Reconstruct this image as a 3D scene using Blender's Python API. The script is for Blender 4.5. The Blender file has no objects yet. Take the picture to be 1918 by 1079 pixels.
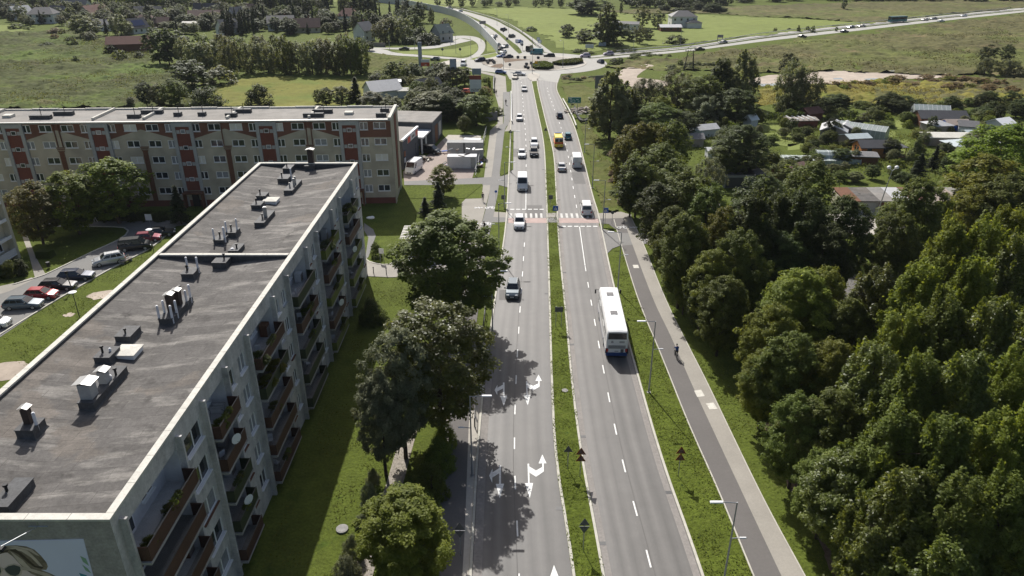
import bpy, math, random
import numpy as np
from mathutils import Matrix, Vector
RD = random.Random(11)
sc = bpy.context.scene
COL = sc.collection
rad = math.radians
# ---------------------------------------------------------------- camera, sky, sun, exposure
CAM_H, TH, FP = 44.0, rad(25.6), 1360.0
cd = bpy.data.cameras.new('camera'); cam = bpy.data.objects.new('camera', cd); COL.objects.link(cam)
cam.location = (0, 0, CAM_H); cam.rotation_euler = (math.pi/2 - TH, 0, 0)
cd.sensor_width = 36; cd.lens = 36*FP/1918; cd.clip_start = .5; cd.clip_end = 8000
sc.camera = cam
SUNV = Vector((-.313, 1.036, 1.0)).normalized()
w = bpy.data.worlds.new('World'); sc.world = w; w.use_nodes = True
nt = w.node_tree; bg = nt.nodes['Background']
sky = nt.nodes.new('ShaderNodeTexSky'); sky.sky_type = 'NISHITA'; sky.sun_disc = False; sky.dust_density = 3.5; sky.ozone_density = .6
sky.sun_elevation = math.asin(SUNV.z); sky.sun_rotation = math.atan2(SUNV.x, SUNV.y) % (2*math.pi)
nt.links.new(sky.outputs[0], bg.inputs[0]); bg.inputs[1].default_value = 0.088
sl = bpy.data.lights.new('sun', 'SUN'); sl.energy = 5.0; sl.angle = rad(.5); sl.color = (1, .97, .925)
so = bpy.data.objects.new('sun', sl); COL.objects.link(so)
so.rotation_euler = SUNV.to_track_quat('Z', 'Y').to_euler()
sc.view_settings.view_transform = 'Standard'; sc.view_settings.look = 'None'
sc.view_settings.exposure = .27; sc.view_settings.gamma = 1
CT, ST = math.cos(TH), math.sin(TH)

def G(px, py, z=0.0):
    'point of height z seen at a photo pixel'
    u = (px-959)/FP; v = -(py-539.5)/FP
    t = (z-CAM_H)/(-ST+v*CT)
    return (u*t, (CT+v*ST)*t, z)

def depth(x, y, z=0): return CT*y - ST*(z-CAM_H)

def LIN(r, g, b):
    return tuple(((c/255)/12.92 if c <= 10 else ((c/255+.055)/1.055)**2.4) for c in (r, g, b))

# ---------------------------------------------------------------- materials
MATS = {}
def mat(name, col, rough=.85, noise=(), bump=None, spec=.25, metal=0, alt=(), stretch=None, tint=False):
    m = bpy.data.materials.new(name); m.use_nodes = True; MATS[name] = m
    n = m.node_tree.nodes; L = m.node_tree.links; b = n['Principled BSDF']
    b.inputs['Roughness'].default_value = rough; b.inputs['Metallic'].default_value = metal
    b.inputs['Specular IOR Level'].default_value = spec
    tc = n.new('ShaderNodeTexCoord'); src = tc.outputs['Object']
    if stretch:
        mp = n.new('ShaderNodeMapping'); mp.inputs['Scale'].default_value = stretch
        L.new(src, mp.inputs[0]); st = mp.outputs[0]
    def nz(scale, detail=4, s=None):
        t = n.new('ShaderNodeTexNoise'); t.inputs['Scale'].default_value = scale; t.inputs['Detail'].default_value = detail
        t.inputs['Roughness'].default_value = .6
        L.new(s or src, t.inputs['Vector']); return t.outputs[0]
    rgb = n.new('ShaderNodeRGB'); rgb.outputs[0].default_value = (*col, 1); cur = rgb.outputs[0]
    for (scale, lo, hi, c2, *sx_) in alt:
        mr = n.new('ShaderNodeMapRange'); mr.inputs[1].default_value = lo; mr.inputs[2].default_value = hi
        L.new(nz(scale, 5, st if sx_ else None), mr.inputs[0])
        mx = n.new('ShaderNodeMix'); mx.data_type = 'RGBA'
        L.new(mr.outputs[0], mx.inputs[0]); L.new(cur, mx.inputs[6]); mx.inputs[7].default_value = (*c2, 1); cur = mx.outputs[2]
    for q in noise:
        scale, amt = q[0], q[1]
        mr = n.new('ShaderNodeMapRange'); mr.inputs[1].default_value = .25; mr.inputs[2].default_value = .75
        mr.inputs[3].default_value = 1-amt; mr.inputs[4].default_value = 1+amt
        L.new(nz(scale, 5, st if (stretch and len(q) > 2) else None), mr.inputs[0])
        vm = n.new('ShaderNodeVectorMath'); vm.operation = 'SCALE'
        L.new(cur, vm.inputs[0]); L.new(mr.outputs[0], vm.inputs['Scale']); cur = vm.outputs[0]
    L.new(cur, b.inputs['Base Color'])
    if bump:
        bp = n.new('ShaderNodeBump'); bp.inputs['Strength'].default_value = bump[1]; bp.inputs['Distance'].default_value = bump[2]
        L.new(nz(bump[0], 6), bp.inputs['Height']); L.new(bp.outputs[0], b.inputs['Normal'])
    return m

def leafmat(name, c1, c2, trans=.42, spec=.16, rough=.55, hue=.016):
    m = bpy.data.materials.new(name); m.use_nodes = True; MATS[name] = m
    n = m.node_tree.nodes; L = m.node_tree.links; b = n['Principled BSDF']
    b.inputs['Roughness'].default_value = rough; b.inputs['Specular IOR Level'].default_value = spec
    at = n.new('ShaderNodeAttribute'); at.attribute_name = 'tint'
    mx = n.new('ShaderNodeMix'); mx.data_type = 'RGBA'; L.new(at.outputs['Fac'], mx.inputs[0])
    mx.inputs[6].default_value = (*c1, 1); mx.inputs[7].default_value = (*c2, 1)
    oi = n.new('ShaderNodeObjectInfo'); hs = n.new('ShaderNodeHueSaturation')
    mr = n.new('ShaderNodeMapRange'); mr.inputs[3].default_value = .5-hue; mr.inputs[4].default_value = .5+hue
    L.new(oi.outputs['Random'], mr.inputs[0]); L.new(mr.outputs[0], hs.inputs['Hue'])
    m2 = n.new('ShaderNodeMath'); m2.operation = 'MULTIPLY_ADD'; m2.inputs[1].default_value = .5; m2.inputs[2].default_value = .78
    L.new(oi.outputs['Random'], m2.inputs[0]); L.new(m2.outputs[0], hs.inputs['Value'])
    L.new(mx.outputs[2], hs.inputs['Color']); L.new(hs.outputs[0], b.inputs['Base Color'])
    tr = n.new('ShaderNodeBsdfTranslucent'); tv = n.new('ShaderNodeVectorMath'); tv.operation = 'MULTIPLY'; tv.inputs[1].default_value = (1.75, 1.6, .9); L.new(hs.outputs[0], tv.inputs[0]); L.new(tv.outputs[0], tr.inputs[0])
    ms = n.new('ShaderNodeMixShader'); ms.inputs[0].default_value = trans
    L.new(b.outputs[0], ms.inputs[1]); L.new(tr.outputs[0], ms.inputs[2])
    L.new(ms.outputs[0], n['Material Output'].inputs[0])
    return m

G1 = (.082, .105, .017)
mat('grass', G1, .95, [(.05, .16), (.6, .22), (4, .35)], (3.5, 1, .12), .1, alt=[(.09, .52, .72, (.085, .105, .02)), (.35, .6, .75, (.045, .075, .012))])
mat('verge_grass', (.082, .106, .015), .95, [(.3, .2), (2.2, .38), (9, .25)], (3.2, 1, .16), .1, alt=[(.5, .55, .75, (.088, .105, .018)), (1.8, .62, .72, (.03, .05, .008))])
mat('dry_grass', (.10, .105, .03), .95, [(.05, .2), (.7, .3), (3, .2)], (2, 1, .2), .1, alt=[(.12, .5, .7, (.075, .1, .018))])
mat('meadow', (.070, .080, .027), .95, [(.03, .2), (.16, .32), (.5, .35), (1.5, .3)], None, .1, alt=[(.03, .48, .62, (.075, .105, .022)), (.09, .56, .7, (.105, .098, .045)), (.2, .62, .7, (.05, .07, .022))])
mat('meadow_brown', (.100, .094, .038), .95, [(.02, .25), (.1, .3), (.35, .35), (.9, .25)], None, .1, alt=[(.015, .48, .62, (.105, .12, .032)), (.05, .58, .7, (.13, .1, .052))])
mat('field_green', (.165, .195, .055), .95, [(.02, .12), (.2, .14), (1, .1)], None, .1, alt=[(.012, .5, .68, (.17, .2, .05))])
mat('field_yellow', (.155, .155, .035), .95, [(.04, .15), (.4, .18), (2, .2)], None, .1, alt=[(.05, .5, .65, (.115, .145, .03)), (.09, .6, .72, (.2, .185, .07))])
mat('reed_yellow', (.17, .15, .035), .95, [(.05, .2), (.5, .35)], None, .1, alt=[(.06, .5, .66, (.14, .155, .025))])
am_ = mat('asphalt', (.108, .102, .095), .62, [(.7, .2, 1), (.22, .12), (1.1, .07), (14, .12)], (40, .25, .01), .5, stretch=(1, .02, 1))
def wear(m):
    n = m.node_tree.nodes; L = m.node_tree.links; b = n['Principled BSDF']; lk = b.inputs['Base Color'].links[0].from_socket
    a = n.new('ShaderNodeAttribute'); a.attribute_name = 'across'; nz = n.new('ShaderNodeTexNoise'); nz.inputs['Scale'].default_value = .06; tc = n.new('ShaderNodeTexCoord'); L.new(tc.outputs['Object'], nz.inputs[0])
    ad = n.new('ShaderNodeMath'); ad.operation = 'MULTIPLY_ADD'; ad.inputs[1].default_value = .08; L.new(nz.outputs[0], ad.inputs[0]); sb = n.new('ShaderNodeMath'); sb.operation = 'ADD'; sb.inputs[1].default_value = -.04; L.new(a.outputs['Fac'], sb.inputs[0]); L.new(sb.outputs[0], ad.inputs[2])
    cr = n.new('ShaderNodeValToRGB'); e = cr.color_ramp; st = ((0, .85), (.06, 1.1), (.14, 1.22), (.2, .88), (.27, 1.2), (.35, .8), (.42, 1.0), (.48, .95), (.55, 1.1), (.62, .78), (.7, 1.16), (.79, .78), (.88, 1.08), (1, .8))
    while len(e.elements) < len(st): e.elements.new(.5)
    for k, (q, v) in zip(e.elements, st): k.position = q; k.color = (v*.8, v*.8, v*.8, 1)
    L.new(ad.outputs[0], cr.inputs[0]); vm = n.new('ShaderNodeVectorMath'); vm.operation = 'MULTIPLY'; L.new(lk, vm.inputs[0]); L.new(cr.outputs[0], vm.inputs[1])
    v2 = n.new('ShaderNodeVectorMath'); v2.operation = 'SCALE'; v2.inputs['Scale'].default_value = 1.25; L.new(vm.outputs[0], v2.inputs[0]); L.new(v2.outputs[0], b.inputs['Base Color'])
wear(am_)
mat('asphalt_grey', (.20, .195, .185), .9, [(.12, .1), (3, .08), (20, .08)], (40, .2, .01), .25)
mat('asphalt_dark', (.15, .142, .135), .9, [(.2, .1), (3, .08), (25, .08)], (40, .2, .01), .25)
mat('cycle_asphalt', (.135, .126, .119), .9, [(.15, .08), (4, .06), (25, .06)], (50, .2, .01), .25)
mat('road_pale', (.36, .35, .32), .9, [(.05, .08), (.6, .07)], None, .2)
mat('paving', (.30, .28, .245), .9, [(.3, .1), (5, .08), (16, .08)], (14, .3, .01), .2)
mat('paving_red', (.30, .25, .22), .9, [(.15, .12), (2, .1), (12, .08)], None, .2)
mat('paving_pale', (.42, .39, .34), .9, [(.1, .1), (2, .1)], None, .2)
mat('kerb', (.46, .44, .38), .85, [(1, .15), (6, .12)], None, .2)
mat('paint_white', (.72, .72, .69), .7, [(.8, .1), (6, .2)], None, .3)
mat('paint_worn', (.50, .49, .46), .75, [(.8, .12), (5, .25)], None, .3)
mat('paint_red', (.40, .30, .27), .8, [(.6, .15), (5, .15)], None, .2)
mat('gravel', (.30, .27, .23), .95, [(.4, .2), (3, .3), (10, .3)], (8, 1, .05), .1)
mat('gutter', (.24, .222, .205), .9, [(.5, .12), (4, .15)], None, .2)
mat('asphalt_patch', (.10, .095, .089), .75, [(.8, .12), (9, .12)], (40, .2, .01), .4)
mat('soil', (.17, .125, .09), .95, [(.4, .25), (4, .3)], (4, 1, .08), .1)
mat('sand', (.40, .34, .28), .95, [(.03, .2), (.3, .2), (2, .1)], None, .1)
mat('puddle', (.25, .28, .30), .08, [], None, .5)
mat('concrete', (.30, .29, .275), .92, [(.25, .18), (1.6, .2), (9, .16)], (12, .4, .02), .15, alt=[(.5, .58, .75, (.2, .195, .19))])
mat('facade_concrete', (.47, .455, .44), .92, [(.3, .14), (.9, .22, 1), (1.5, .16), (7, .16)], (10, .35, .015), .15, alt=[(.8, .56, .8, (.22, .22, .225))], stretch=(1, 1, .15))
mat('gable_concrete', (.33, .305, .28), .92, [(.25, .14), (1.6, .22), (7, .2)], (9, .35, .015), .15)
mat('roof_felt', (.108, .101, .094), .9, [(.9, .16, 1), (.8, .2), (5, .22), (22, .22)], (18, .4, .012), .25, alt=[(.75, .52, .62, (.195, .183, .166), 1), (.5, .58, .68, (.07, .065, .06)), (.16, .58, .62, (.135, .12, .105))], stretch=(.25, 1, 1))
def seams(m, sx, sy, rot=0):
    n = m.node_tree.nodes; L = m.node_tree.links; b = n['Principled BSDF']; lk = b.inputs['Base Color'].links[0].from_socket
    tc = n.new('ShaderNodeTexCoord'); mp = n.new('ShaderNodeMapping'); mp.inputs['Rotation'].default_value = (0, 0, rot); L.new(tc.outputs['Object'], mp.inputs[0]); br = n.new('ShaderNodeTexBrick'); L.new(mp.outputs[0], br.inputs[0])
    br.inputs['Color1'].default_value = (1.1, 1.1, 1.1, 1); br.inputs['Color2'].default_value = (.84, .84, .84, 1); br.inputs['Mortar'].default_value = (.62, .61, .6, 1); br.inputs['Scale'].default_value = 1; br.inputs['Mortar Size'].default_value = .022; br.inputs['Mortar Smooth'].default_value = .6; br.inputs['Brick Width'].default_value = sx; br.inputs['Row Height'].default_value = sy; br.offset = .37
    vm = n.new('ShaderNodeVectorMath'); vm.operation = 'MULTIPLY'; L.new(lk, vm.inputs[0]); L.new(br.outputs[0], vm.inputs[1]); L.new(vm.outputs[0], b.inputs['Base Color'])
seams(MATS['roof_felt'], 4.3, 1.02)
mat('roof_felt_far', (.24, .225, .205), .9, [(.1, .15), (.5, .2), (3, .15)], None, .25, alt=[(.15, .55, .68, (.2, .195, .185))])
mat('cap_stone', (.56, .54, .48), .85, [(.5, .1), (2.5, .14), (9, .1)], None, .2, alt=[(1.3, .63, .74, (.36, .31, .24))])
mat('felt_dark', (.065, .066, .068), .75, [(1.5, .3), (6, .25)], (6, .5, .03), .4)
mat('pipe_white', (.62, .63, .66), .5, [(3, .12)], None, .4)
mat('flue_brown', (.05, .035, .03), .7, [(3, .2)], None, .3)
mat('sheet_zinc', (.34, .34, .33), .45, [(2, .12)], None, .5, .3)
mat('black', (.012, .012, .013), .6, [], None, .4)
mat('rubber', (.018, .018, .018), .8, [], None, .3)
mat('white', (.78, .78, .76), .6, [(2, .05)], None, .4)
mat('plaster_white', (.60, .60, .60), .85, [(.4, .1), (3, .08)], None, .2)
mat('plaster_beige', (.40, .37, .29), .9, [(.15, .1), (1.2, .14), (6, .1)], None, .2)
mat('plaster_cream', (.50, .46, .36), .9, [(.3, .08), (2, .08)], None, .2)
mat('brick_brown', (.14, .065, .04), .9, [(1, .15), (8, .15)], None, .2)
mat('brick_red', (.165, .06, .042), .9, [(.6, .12), (6, .12)], None, .2)
mat('pilaster_grey', (.36, .36, .35), .9, [(.4, .12), (3, .12)], None, .2)
mat('panel_brown', (.075, .038, .026), .75, [(.8, .2), (8, .2)], None, .3)
mat('panel_green', (.035, .045, .02), .75, [(.8, .2), (8, .2)], None, .3)
mat('panel_olive', (.10, .12, .02), .75, [(.8, .2), (8, .2)], None, .3)
mat('glass_dark', (.02, .028, .035), .08, [(1, .4)], None, .6)
mat('glass_curtain', (.24, .25, .27), .25, [(5, .3)], None, .5)
mat('glass_blind', (.62, .60, .54), .5, [(3, .1)], None, .4)
mat('frame_white', (.75, .75, .75), .5, [], None, .4)
mat('shop_grey', (.085, .09, .10), .8, [(.5, .1), (4, .1)], None, .25)
mat('sign_red', (.5, .07, .04), .5, [], None, .4)
mat('sign_blue', (.02, .10, .42), .4, [], None, .4)
mat('sign_green', (.01, .17, .14), .4, [(2, .1)], None, .4)
mat('sign_orange', (.18, .052, .015), .5, [(4, .2)], None, .3)
mat('sign_yellow', (.75, .42, .02), .4, [], None, .4)
mat('sign_back', (.10, .105, .115), .5, [], None, .4, .3)
mat('steel', (.34, .35, .36), .45, [(3, .1)], None, .5, .5)
mat('steel_dark', (.09, .09, .09), .5, [], None, .4, .3)
mat('wood_orange', (.42, .17, .05), .7, [(1, .1), (9, .15)], None, .3)
mat('wood_brown', (.15, .07, .04), .8, [(1, .15), (9, .15)], None, .2)
mat('wood_grey', (.26, .23, .2), .85, [(1, .15), (9, .2)], None, .2)
mat('tile_red', (.15, .07, .052), .8, [(.8, .15), (5, .2)], None, .25)
mat('tile_brown', (.13, .08, .065), .8, [(.8, .15), (5, .2)], None, .25)
mat('tile_dark', (.055, .055, .06), .6, [(.8, .15), (5, .2)], None, .35)
mat('tile_grey', (.17, .165, .165), .75, [(.8, .15), (5, .2)], None, .3)
mat('roof_sheet', (.42, .42, .42), .5, [(.8, .12), (3, .1)], None, .4)
mat('roof_blue', (.36, .41, .42), .5, [(.8, .12), (3, .1)], None, .4)
mat('greenhouse', (.34, .38, .355), .3, [(1.5, .2), (6, .2)], None, .5)
mat('teal', (.13, .165, .15), .6, [(2, .1)], None, .3)
mat('bark', (.075, .055, .042), .95, [(3, .3)], (8, 1, .05), .1)
mat('skin', (.48, .28, .2), .6, [], None, .3)
mat('noise_wall', (.44, .46, .48), .6, [(.3, .08), (2, .06)], None, .4)
leafmat('leaf_green', (.058, .08, .015), (.145, .175, .032))
leafmat('leaf_poplar', (.05, .07, .014), (.175, .205, .04), .46, .3, .42)
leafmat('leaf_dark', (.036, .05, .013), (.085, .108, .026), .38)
leafmat('leaf_autumn', (.08, .095, .014), (.195, .19, .022), .42)
leafmat('leaf_yellow', (.08, .105, .014), (.21, .235, .036), .48)
leafmat('leaf_willow', (.088, .10, .045), (.205, .22, .10), .42)
leafmat('leaf_silver', (.085, .10, .055), (.22, .24, .145), .42)
leafmat('leaf_conifer', (.020, .03, .013), (.045, .06, .022), .2, .1)
leafmat('leaf_bright', (.085, .125, .015), (.20, .25, .032), .42)
leafmat('leaf_red', (.065, .075, .017), (.15, .125, .045), .4)
leafmat('leaf_brown', (.13, .095, .045), (.25, .18, .08), .38)
leafmat('marsh_leaf', (.035, .042, .015), (.14, .14, .05), .35, .1, .7)
leafmat('grass_blade', (.05, .07, .008), (.135, .155, .025), .35, .1, .7, .015)
leafmat('weed_leaf', (.05, .065, .014), (.15, .16, .04), .35, .1, .7)
leafmat('reed_leaf', (.10, .092, .02), (.26, .23, .05), .35, .1, .7)
leafmat('litter_leaf', (.12, .09, .04), (.24, .19, .09), .1, .1, .8)
def MT(k): return MATS[k]

# ---------------------------------------------------------------- mesh helpers
class M:
    def __init__(s): s.v = []; s.f = []; s.m = []; s.T = None
    def pt(s, p):
        p = Vector(p)
        if s.T is not None: p = s.T @ p
        s.v.append(p); return len(s.v)-1
    def face(s, pts, m=0):
        s.f.append([s.pt(p) for p in pts]); s.m.append(m); return s
    def box(s, x0, y0, z0, x1, y1, z1, m=0, taper=0):
        t = taper
        a = [s.pt(p) for p in ((x0, y0, z0), (x1, y0, z0), (x1, y1, z0), (x0, y1, z0), (x0+t, y0+t, z1), (x1-t, y0+t, z1), (x1-t, y1-t, z1), (x0+t, y1-t, z1))]
        for q in ((3, 2, 1, 0), (4, 5, 6, 7), (0, 1, 5, 4), (1, 2, 6, 5), (2, 3, 7, 6), (3, 0, 4, 7)):
            s.f.append([a[i] for i in q]); s.m.append(m)
        return s
    def prism(s, pts, z0, z1, m=0, mtop=None, bottom=False):
        n = len(pts); a = [s.pt((p[0], p[1], z0)) for p in pts]; b = [s.pt((p[0], p[1], z1)) for p in pts]
        ar = sum(pts[i][0]*pts[(i+1) % n][1]-pts[(i+1) % n][0]*pts[i][1] for i in range(n))
        idx = list(range(n)) if ar > 0 else list(range(n))[::-1]
        for k in range(n):
            i, j = idx[k], idx[(k+1) % n]
            s.f.append([a[i], a[j], b[j], b[i]]); s.m.append(m)
        s.f.append([b[i] for i in idx]); s.m.append(m if mtop is None else mtop)
        if bottom: s.f.append([a[i] for i in idx[::-1]]); s.m.append(m)
        return s
    def tube(s, p0, p1, r0, r1=None, n=8, m=0, caps=True):
        p0, p1 = Vector(p0), Vector(p1); r1 = r0 if r1 is None else r1
        d = (p1-p0).normalized(); a = d.orthogonal().normalized(); b = d.cross(a)
        A = []; B = []
        for i in range(n):
            t = 2*math.pi*i/n; o = a*math.cos(t)+b*math.sin(t)
            A.append(s.pt(p0+o*r0)); B.append(s.pt(p1+o*r1))
        for i in range(n):
            j = (i+1) % n; s.f.append([A[i], A[j], B[j], B[i]]); s.m.append(m)
        if caps: s.f.append(A[::-1]); s.f.append(B); s.m += [m, m]
        return s
    def loft(s, rings, m=0, close=True, caps=True):
        R = [[s.pt(p) for p in r] for r in rings]; n = len(R[0])
        for a, b in zip(R, R[1:]):
            for i in range(n if close else n-1):
                j = (i+1) % n; s.f.append([a[i], a[j], b[j], b[i]]); s.m.append(m)
        if caps: s.f.append(R[0][::-1]); s.f.append(R[-1]); s.m += [m, m]
        return s
    def blob(s, c, r, m=0, nu=10, nv=6):
        c = Vector(c); rings = []
        for j in range(1, nv):
            t = math.pi*j/nv
            rings.append([c+Vector((r[0]*math.sin(t)*math.cos(2*math.pi*i/nu), r[1]*math.sin(t)*math.sin(2*math.pi*i/nu), -r[2]*math.cos(t))) for i in range(nu)])
        return s.loft(rings, m)
    def build(s, name, mats, parent=None, smooth=False, loc=None):
        me = bpy.data.meshes.new(name); me.from_pydata(s.v, [], s.f)
        if not isinstance(mats, (list, tuple)): mats = [mats]
        for k in mats: me.materials.append(MATS[k] if isinstance(k, str) else k)
        if len(mats) > 1: me.polygons.foreach_set('material_index', s.m)
        if smooth: me.polygons.foreach_set('use_smooth', [True]*len(s.f))
        me.update()
        return link(name, me, parent, loc)

def link(name, me, parent=None, loc=None, rz=0):
    o = bpy.data.objects.new(name, me); COL.objects.link(o)
    if parent: o.parent = parent
    if loc is not None: o.location = loc
    if rz: o.rotation_euler = (0, 0, rz)
    return o

def tag(o, label, cat, group=None):
    o['label'] = label; o['category'] = cat
    if group: o['group'] = group
    return o
def thing(name, label, cat, loc=(0, 0, 0), rz=0, group=None):
    o = link(name, None, None, loc, rz); o.empty_display_size = .5
    return tag(o, label, cat, group)
def structure(o): o['kind'] = 'structure'; return o
def stuff(o): o['kind'] = 'stuff'; return o
KIDS = {}
def copy_tree(o, parent=None):
    c = o.copy(); COL.objects.link(c)
    if parent: c.parent = parent
    for ch in o.children: copy_tree(ch, c)
    return c

def npmesh(name, V, Q, mats, fm=None, tint=None):
    me = bpy.data.meshes.new(name); n = len(Q); k = Q.shape[1]
    me.vertices.add(len(V)); me.vertices.foreach_set('co', V.astype(np.float32).ravel())
    me.loops.add(n*k); me.loops.foreach_set('vertex_index', Q.astype(np.int32).ravel())
    me.polygons.add(n); me.polygons.foreach_set('loop_start', np.arange(n, dtype=np.int32)*k)
    if fm is not None: me.polygons.foreach_set('material_index', fm.astype(np.int32))
    for q in mats: me.materials.append(MATS[q])
    if tint is not None:
        a = me.attributes.new('tint', 'FLOAT', 'FACE'); a.data.foreach_set('value', tint.astype(np.float32))
    me.update(calc_edges=True); me.validate()
    return me

def ngon(name, pts, z, m, jit=0, step=3.0):
    'flat sheet over a closed outline, its edge roughened when jit > 0'
    if jit:
        q = []
        for a, b in zip(pts, pts[1:]+pts[:1]):
            L = math.dist(a[:2], b[:2]); k = max(1, int(L/step))
            nx, ny = (b[1]-a[1])/max(L, .01), -(b[0]-a[0])/max(L, .01)
            for i in range(k):
                t = i/k; j = RD.uniform(-jit, jit) if i else 0
                q.append((a[0]+(b[0]-a[0])*t+nx*j, a[1]+(b[1]-a[1])*t+ny*j))
        pts = q
    ar = sum(p[0]*q[1]-q[0]*p[1] for p, q in zip(pts, pts[1:]+pts[:1]))
    if ar < 0: pts = pts[::-1]
    mm = M(); mm.face([(p[0], p[1], z) for p in pts])
    return structure(mm.build(name, m))
def pix(*pp, z=0): return [G(a, b, z)[:2] for a, b in pp]
def smooth_line(pts, step=2.0):
    'Catmull-Rom through ground points'
    P = [pts[0]]+list(pts)+[pts[-1]]; out = []
    for i in range(1, len(P)-2):
        p0, p1, p2, p3 = [np.array(q[:2], float) for q in P[i-1:i+3]]
        k = max(2, int(np.linalg.norm(p2-p1)/step))
        for j in range(k):
            t = j/k
            out.append(tuple(.5*((2*p1)+(-p0+p2)*t+(2*p0-5*p1+4*p2-p3)*t*t+(-p0+3*p1-3*p2+p3)*t**3)))
    out.append(tuple(pts[-1][:2])); return out
def resample(pts, n):
    P = np.array(pts); d = np.r_[0, np.cumsum(np.linalg.norm(np.diff(P, axis=0), axis=1))]
    s = np.linspace(0, d[-1], n)
    return [(np.interp(a, d, P[:, 0]), np.interp(a, d, P[:, 1])) for a in s]
def ribbon(name, left, right, z, m, n=60, thick=0):
    A, B = resample(left, n), resample(right, n); mm = M()
    if thick:
        mm.loft([[(*a, z), (*b, z), (*b, z-thick), (*a, z-thick)][::-1] for a, b in zip(A, B)])
    else:
        for i in range(n-1): mm.face([(*A[i], z), (*B[i], z), (*B[i+1], z), (*A[i+1], z)])
        # make the faces look up
        a, b, c = [mm.v[k] for k in mm.f[0][:3]]
        if (b-a).cross(c-a).z < 0: mm.f = [q[::-1] for q in mm.f]
    o = mm.build(name, m)
    if m == 'asphalt' and not thick:
        at = o.data.attributes.new('across', 'FLOAT', 'POINT'); at.data.foreach_set('value', [0, 1, 1, 0]*(n-1))
    return structure(o)
def offset(line, d):
    P = np.array(line); T = np.gradient(P, axis=0); T /= np.linalg.norm(T, axis=1)[:, None]+1e-9
    return [tuple(p+np.array((-t[1], t[0]))*d) for p, t in zip(P, T)]
def kerb_along(line, wd=.22, hgt=.13, name='kerb'):
    return ribbon(name, offset(line, -wd/2), offset(line, wd/2), hgt, 'kerb', max(8, min(120, len(line))), hgt)
def stripe(name, a, b, wd, z, m='paint_white'):
    'painted straight line between two ground points'
    dx, dy = b[0]-a[0], b[1]-a[1]; L = math.hypot(dx, dy); nx, ny = -dy/L*wd/2, dx/L*wd/2
    return [(a[0]+nx, a[1]+ny, z), (a[0]-nx, a[1]-ny, z), (b[0]-nx, b[1]-ny, z), (b[0]+nx, b[1]+ny, z)]
# ---------------------------------------------------------------- ground and fields
def vnoise(x, y, seed):
    r = np.random.default_rng(seed).random((256, 256)); xi = np.floor(x).astype(int); yi = np.floor(y).astype(int)
    fx = x-xi; fy = y-yi; fx = fx*fx*(3-2*fx); fy = fy*fy*(3-2*fy)
    g = lambda a, b: r[a % 256, b % 256]
    return (g(xi, yi)*(1-fx)+g(xi+1, yi)*fx)*(1-fy)+(g(xi, yi+1)*(1-fx)+g(xi+1, yi+1)*fx)*fy
def fbm(x, y, seed=1, o=4):
    s = 0; a = .5
    for i in range(o): s = s+a*vnoise(x*2**i, y*2**i, seed+i); a *= .5
    return s
def inside(P, X, Y):
    r = np.zeros(X.shape, bool); n = len(P)
    for i in range(n):
        (x0, y0), (x1, y1) = P[i][:2], P[(i+1) % n][:2]
        if y0 == y1: continue
        c = ((y0 > Y) != (y1 > Y)) & (X < (x1-x0)*(Y-y0)/(y1-y0)+x0); r ^= c
    return r
def relief(name, poly, step, amp, m, seed=3, freq=.35, z0=.03, tuft=.5, edge=None):
    'rough herbage: a bumpy sheet over an outline'
    P = np.array(poly); edge = min(5, .05*min(np.ptp(P[:, 0]), np.ptp(P[:, 1]))) if edge is None else edge; x = np.arange(P[:, 0].min()-step, P[:, 0].max()+step, step); y = np.arange(P[:, 1].min()-step, P[:, 1].max()+step, step)
    X, Y = np.meshgrid(x, y); W = fbm(X*.08, Y*.08, seed+9, 3)-.47
    rs = np.random.default_rng(seed)
    X2 = X+rs.uniform(-.3, .3, X.shape)*step; Y2 = Y+rs.uniform(-.3, .3, X.shape)*step
    Z = fbm(X*freq, Y*freq, seed)**2*amp*1.8+np.clip(fbm(X*freq*.3, Y*freq*.3, seed+5)-.45, 0, 1)*amp*2.2+rs.random(X.shape)**4*amp*tuft
    I = inside(P, X+W*edge*3, Y+(fbm(X*.09+50, Y*.09, seed+3, 3)-.47)*edge*3)
    idx = np.arange(X.size).reshape(X.shape)
    q = I[:-1, :-1] & I[1:, :-1] & I[:-1, 1:] & I[1:, 1:]
    Q = np.stack([idx[:-1, :-1][q], idx[:-1, 1:][q], idx[1:, 1:][q], idx[1:, :-1][q]], 1)
    used = np.unique(Q); mp = np.zeros(X.size, int); mp[used] = np.arange(len(used))
    V = np.stack([X2.ravel(), Y2.ravel(), Z.ravel()+z0], 1)[used]
    return structure(link(name, npmesh(name, V, mp[Q], [m])))

mm = M(); mm.face([(-3500, -60, 0), (3500, -60, 0), (3500, 6000, 0), (-3500, 6000, 0)]); structure(mm.build('ground', 'grass'))
relief('meadow', pix((-60, 62), (130, 58), (200, 72), (262, 78), (290, 118), (345, 148), (400, 160), (385, 205), (-60, 205)), .9, .95, 'meadow', 3, z0=-.28)
relief('meadow', pix((-200, 205), (-120, 62), (-40, 60), (-40, 205)), 2, .9, 'meadow', 4, z0=-.1)
relief('meadow', pix((1125, 122), (1300, 104), (1480, 79), (1918, 27), (2050, 12), (2080, 150), (1800, 142), (1500, 133), (1420, 140), (1250, 132), (1170, 132)), 1.3, 1.1, 'meadow_brown', 6, z0=-.3)
relief('meadow', pix((1640, 160), (1800, 146), (1930, 142), (1990, 175), (1900, 200), (1640, 200)), 1.1, 1.0, 'meadow_brown', 8, z0=-.3)
relief('meadow', pix((1110, 22), (1300, 14), (1920, -6), (2000, -4), (1930, 13), (1760, 30), (1640, 43), (1480, 35), (1330, 27), (1180, 26)), 2.5, .8, 'meadow_brown', 7, z0=-.24)
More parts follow.
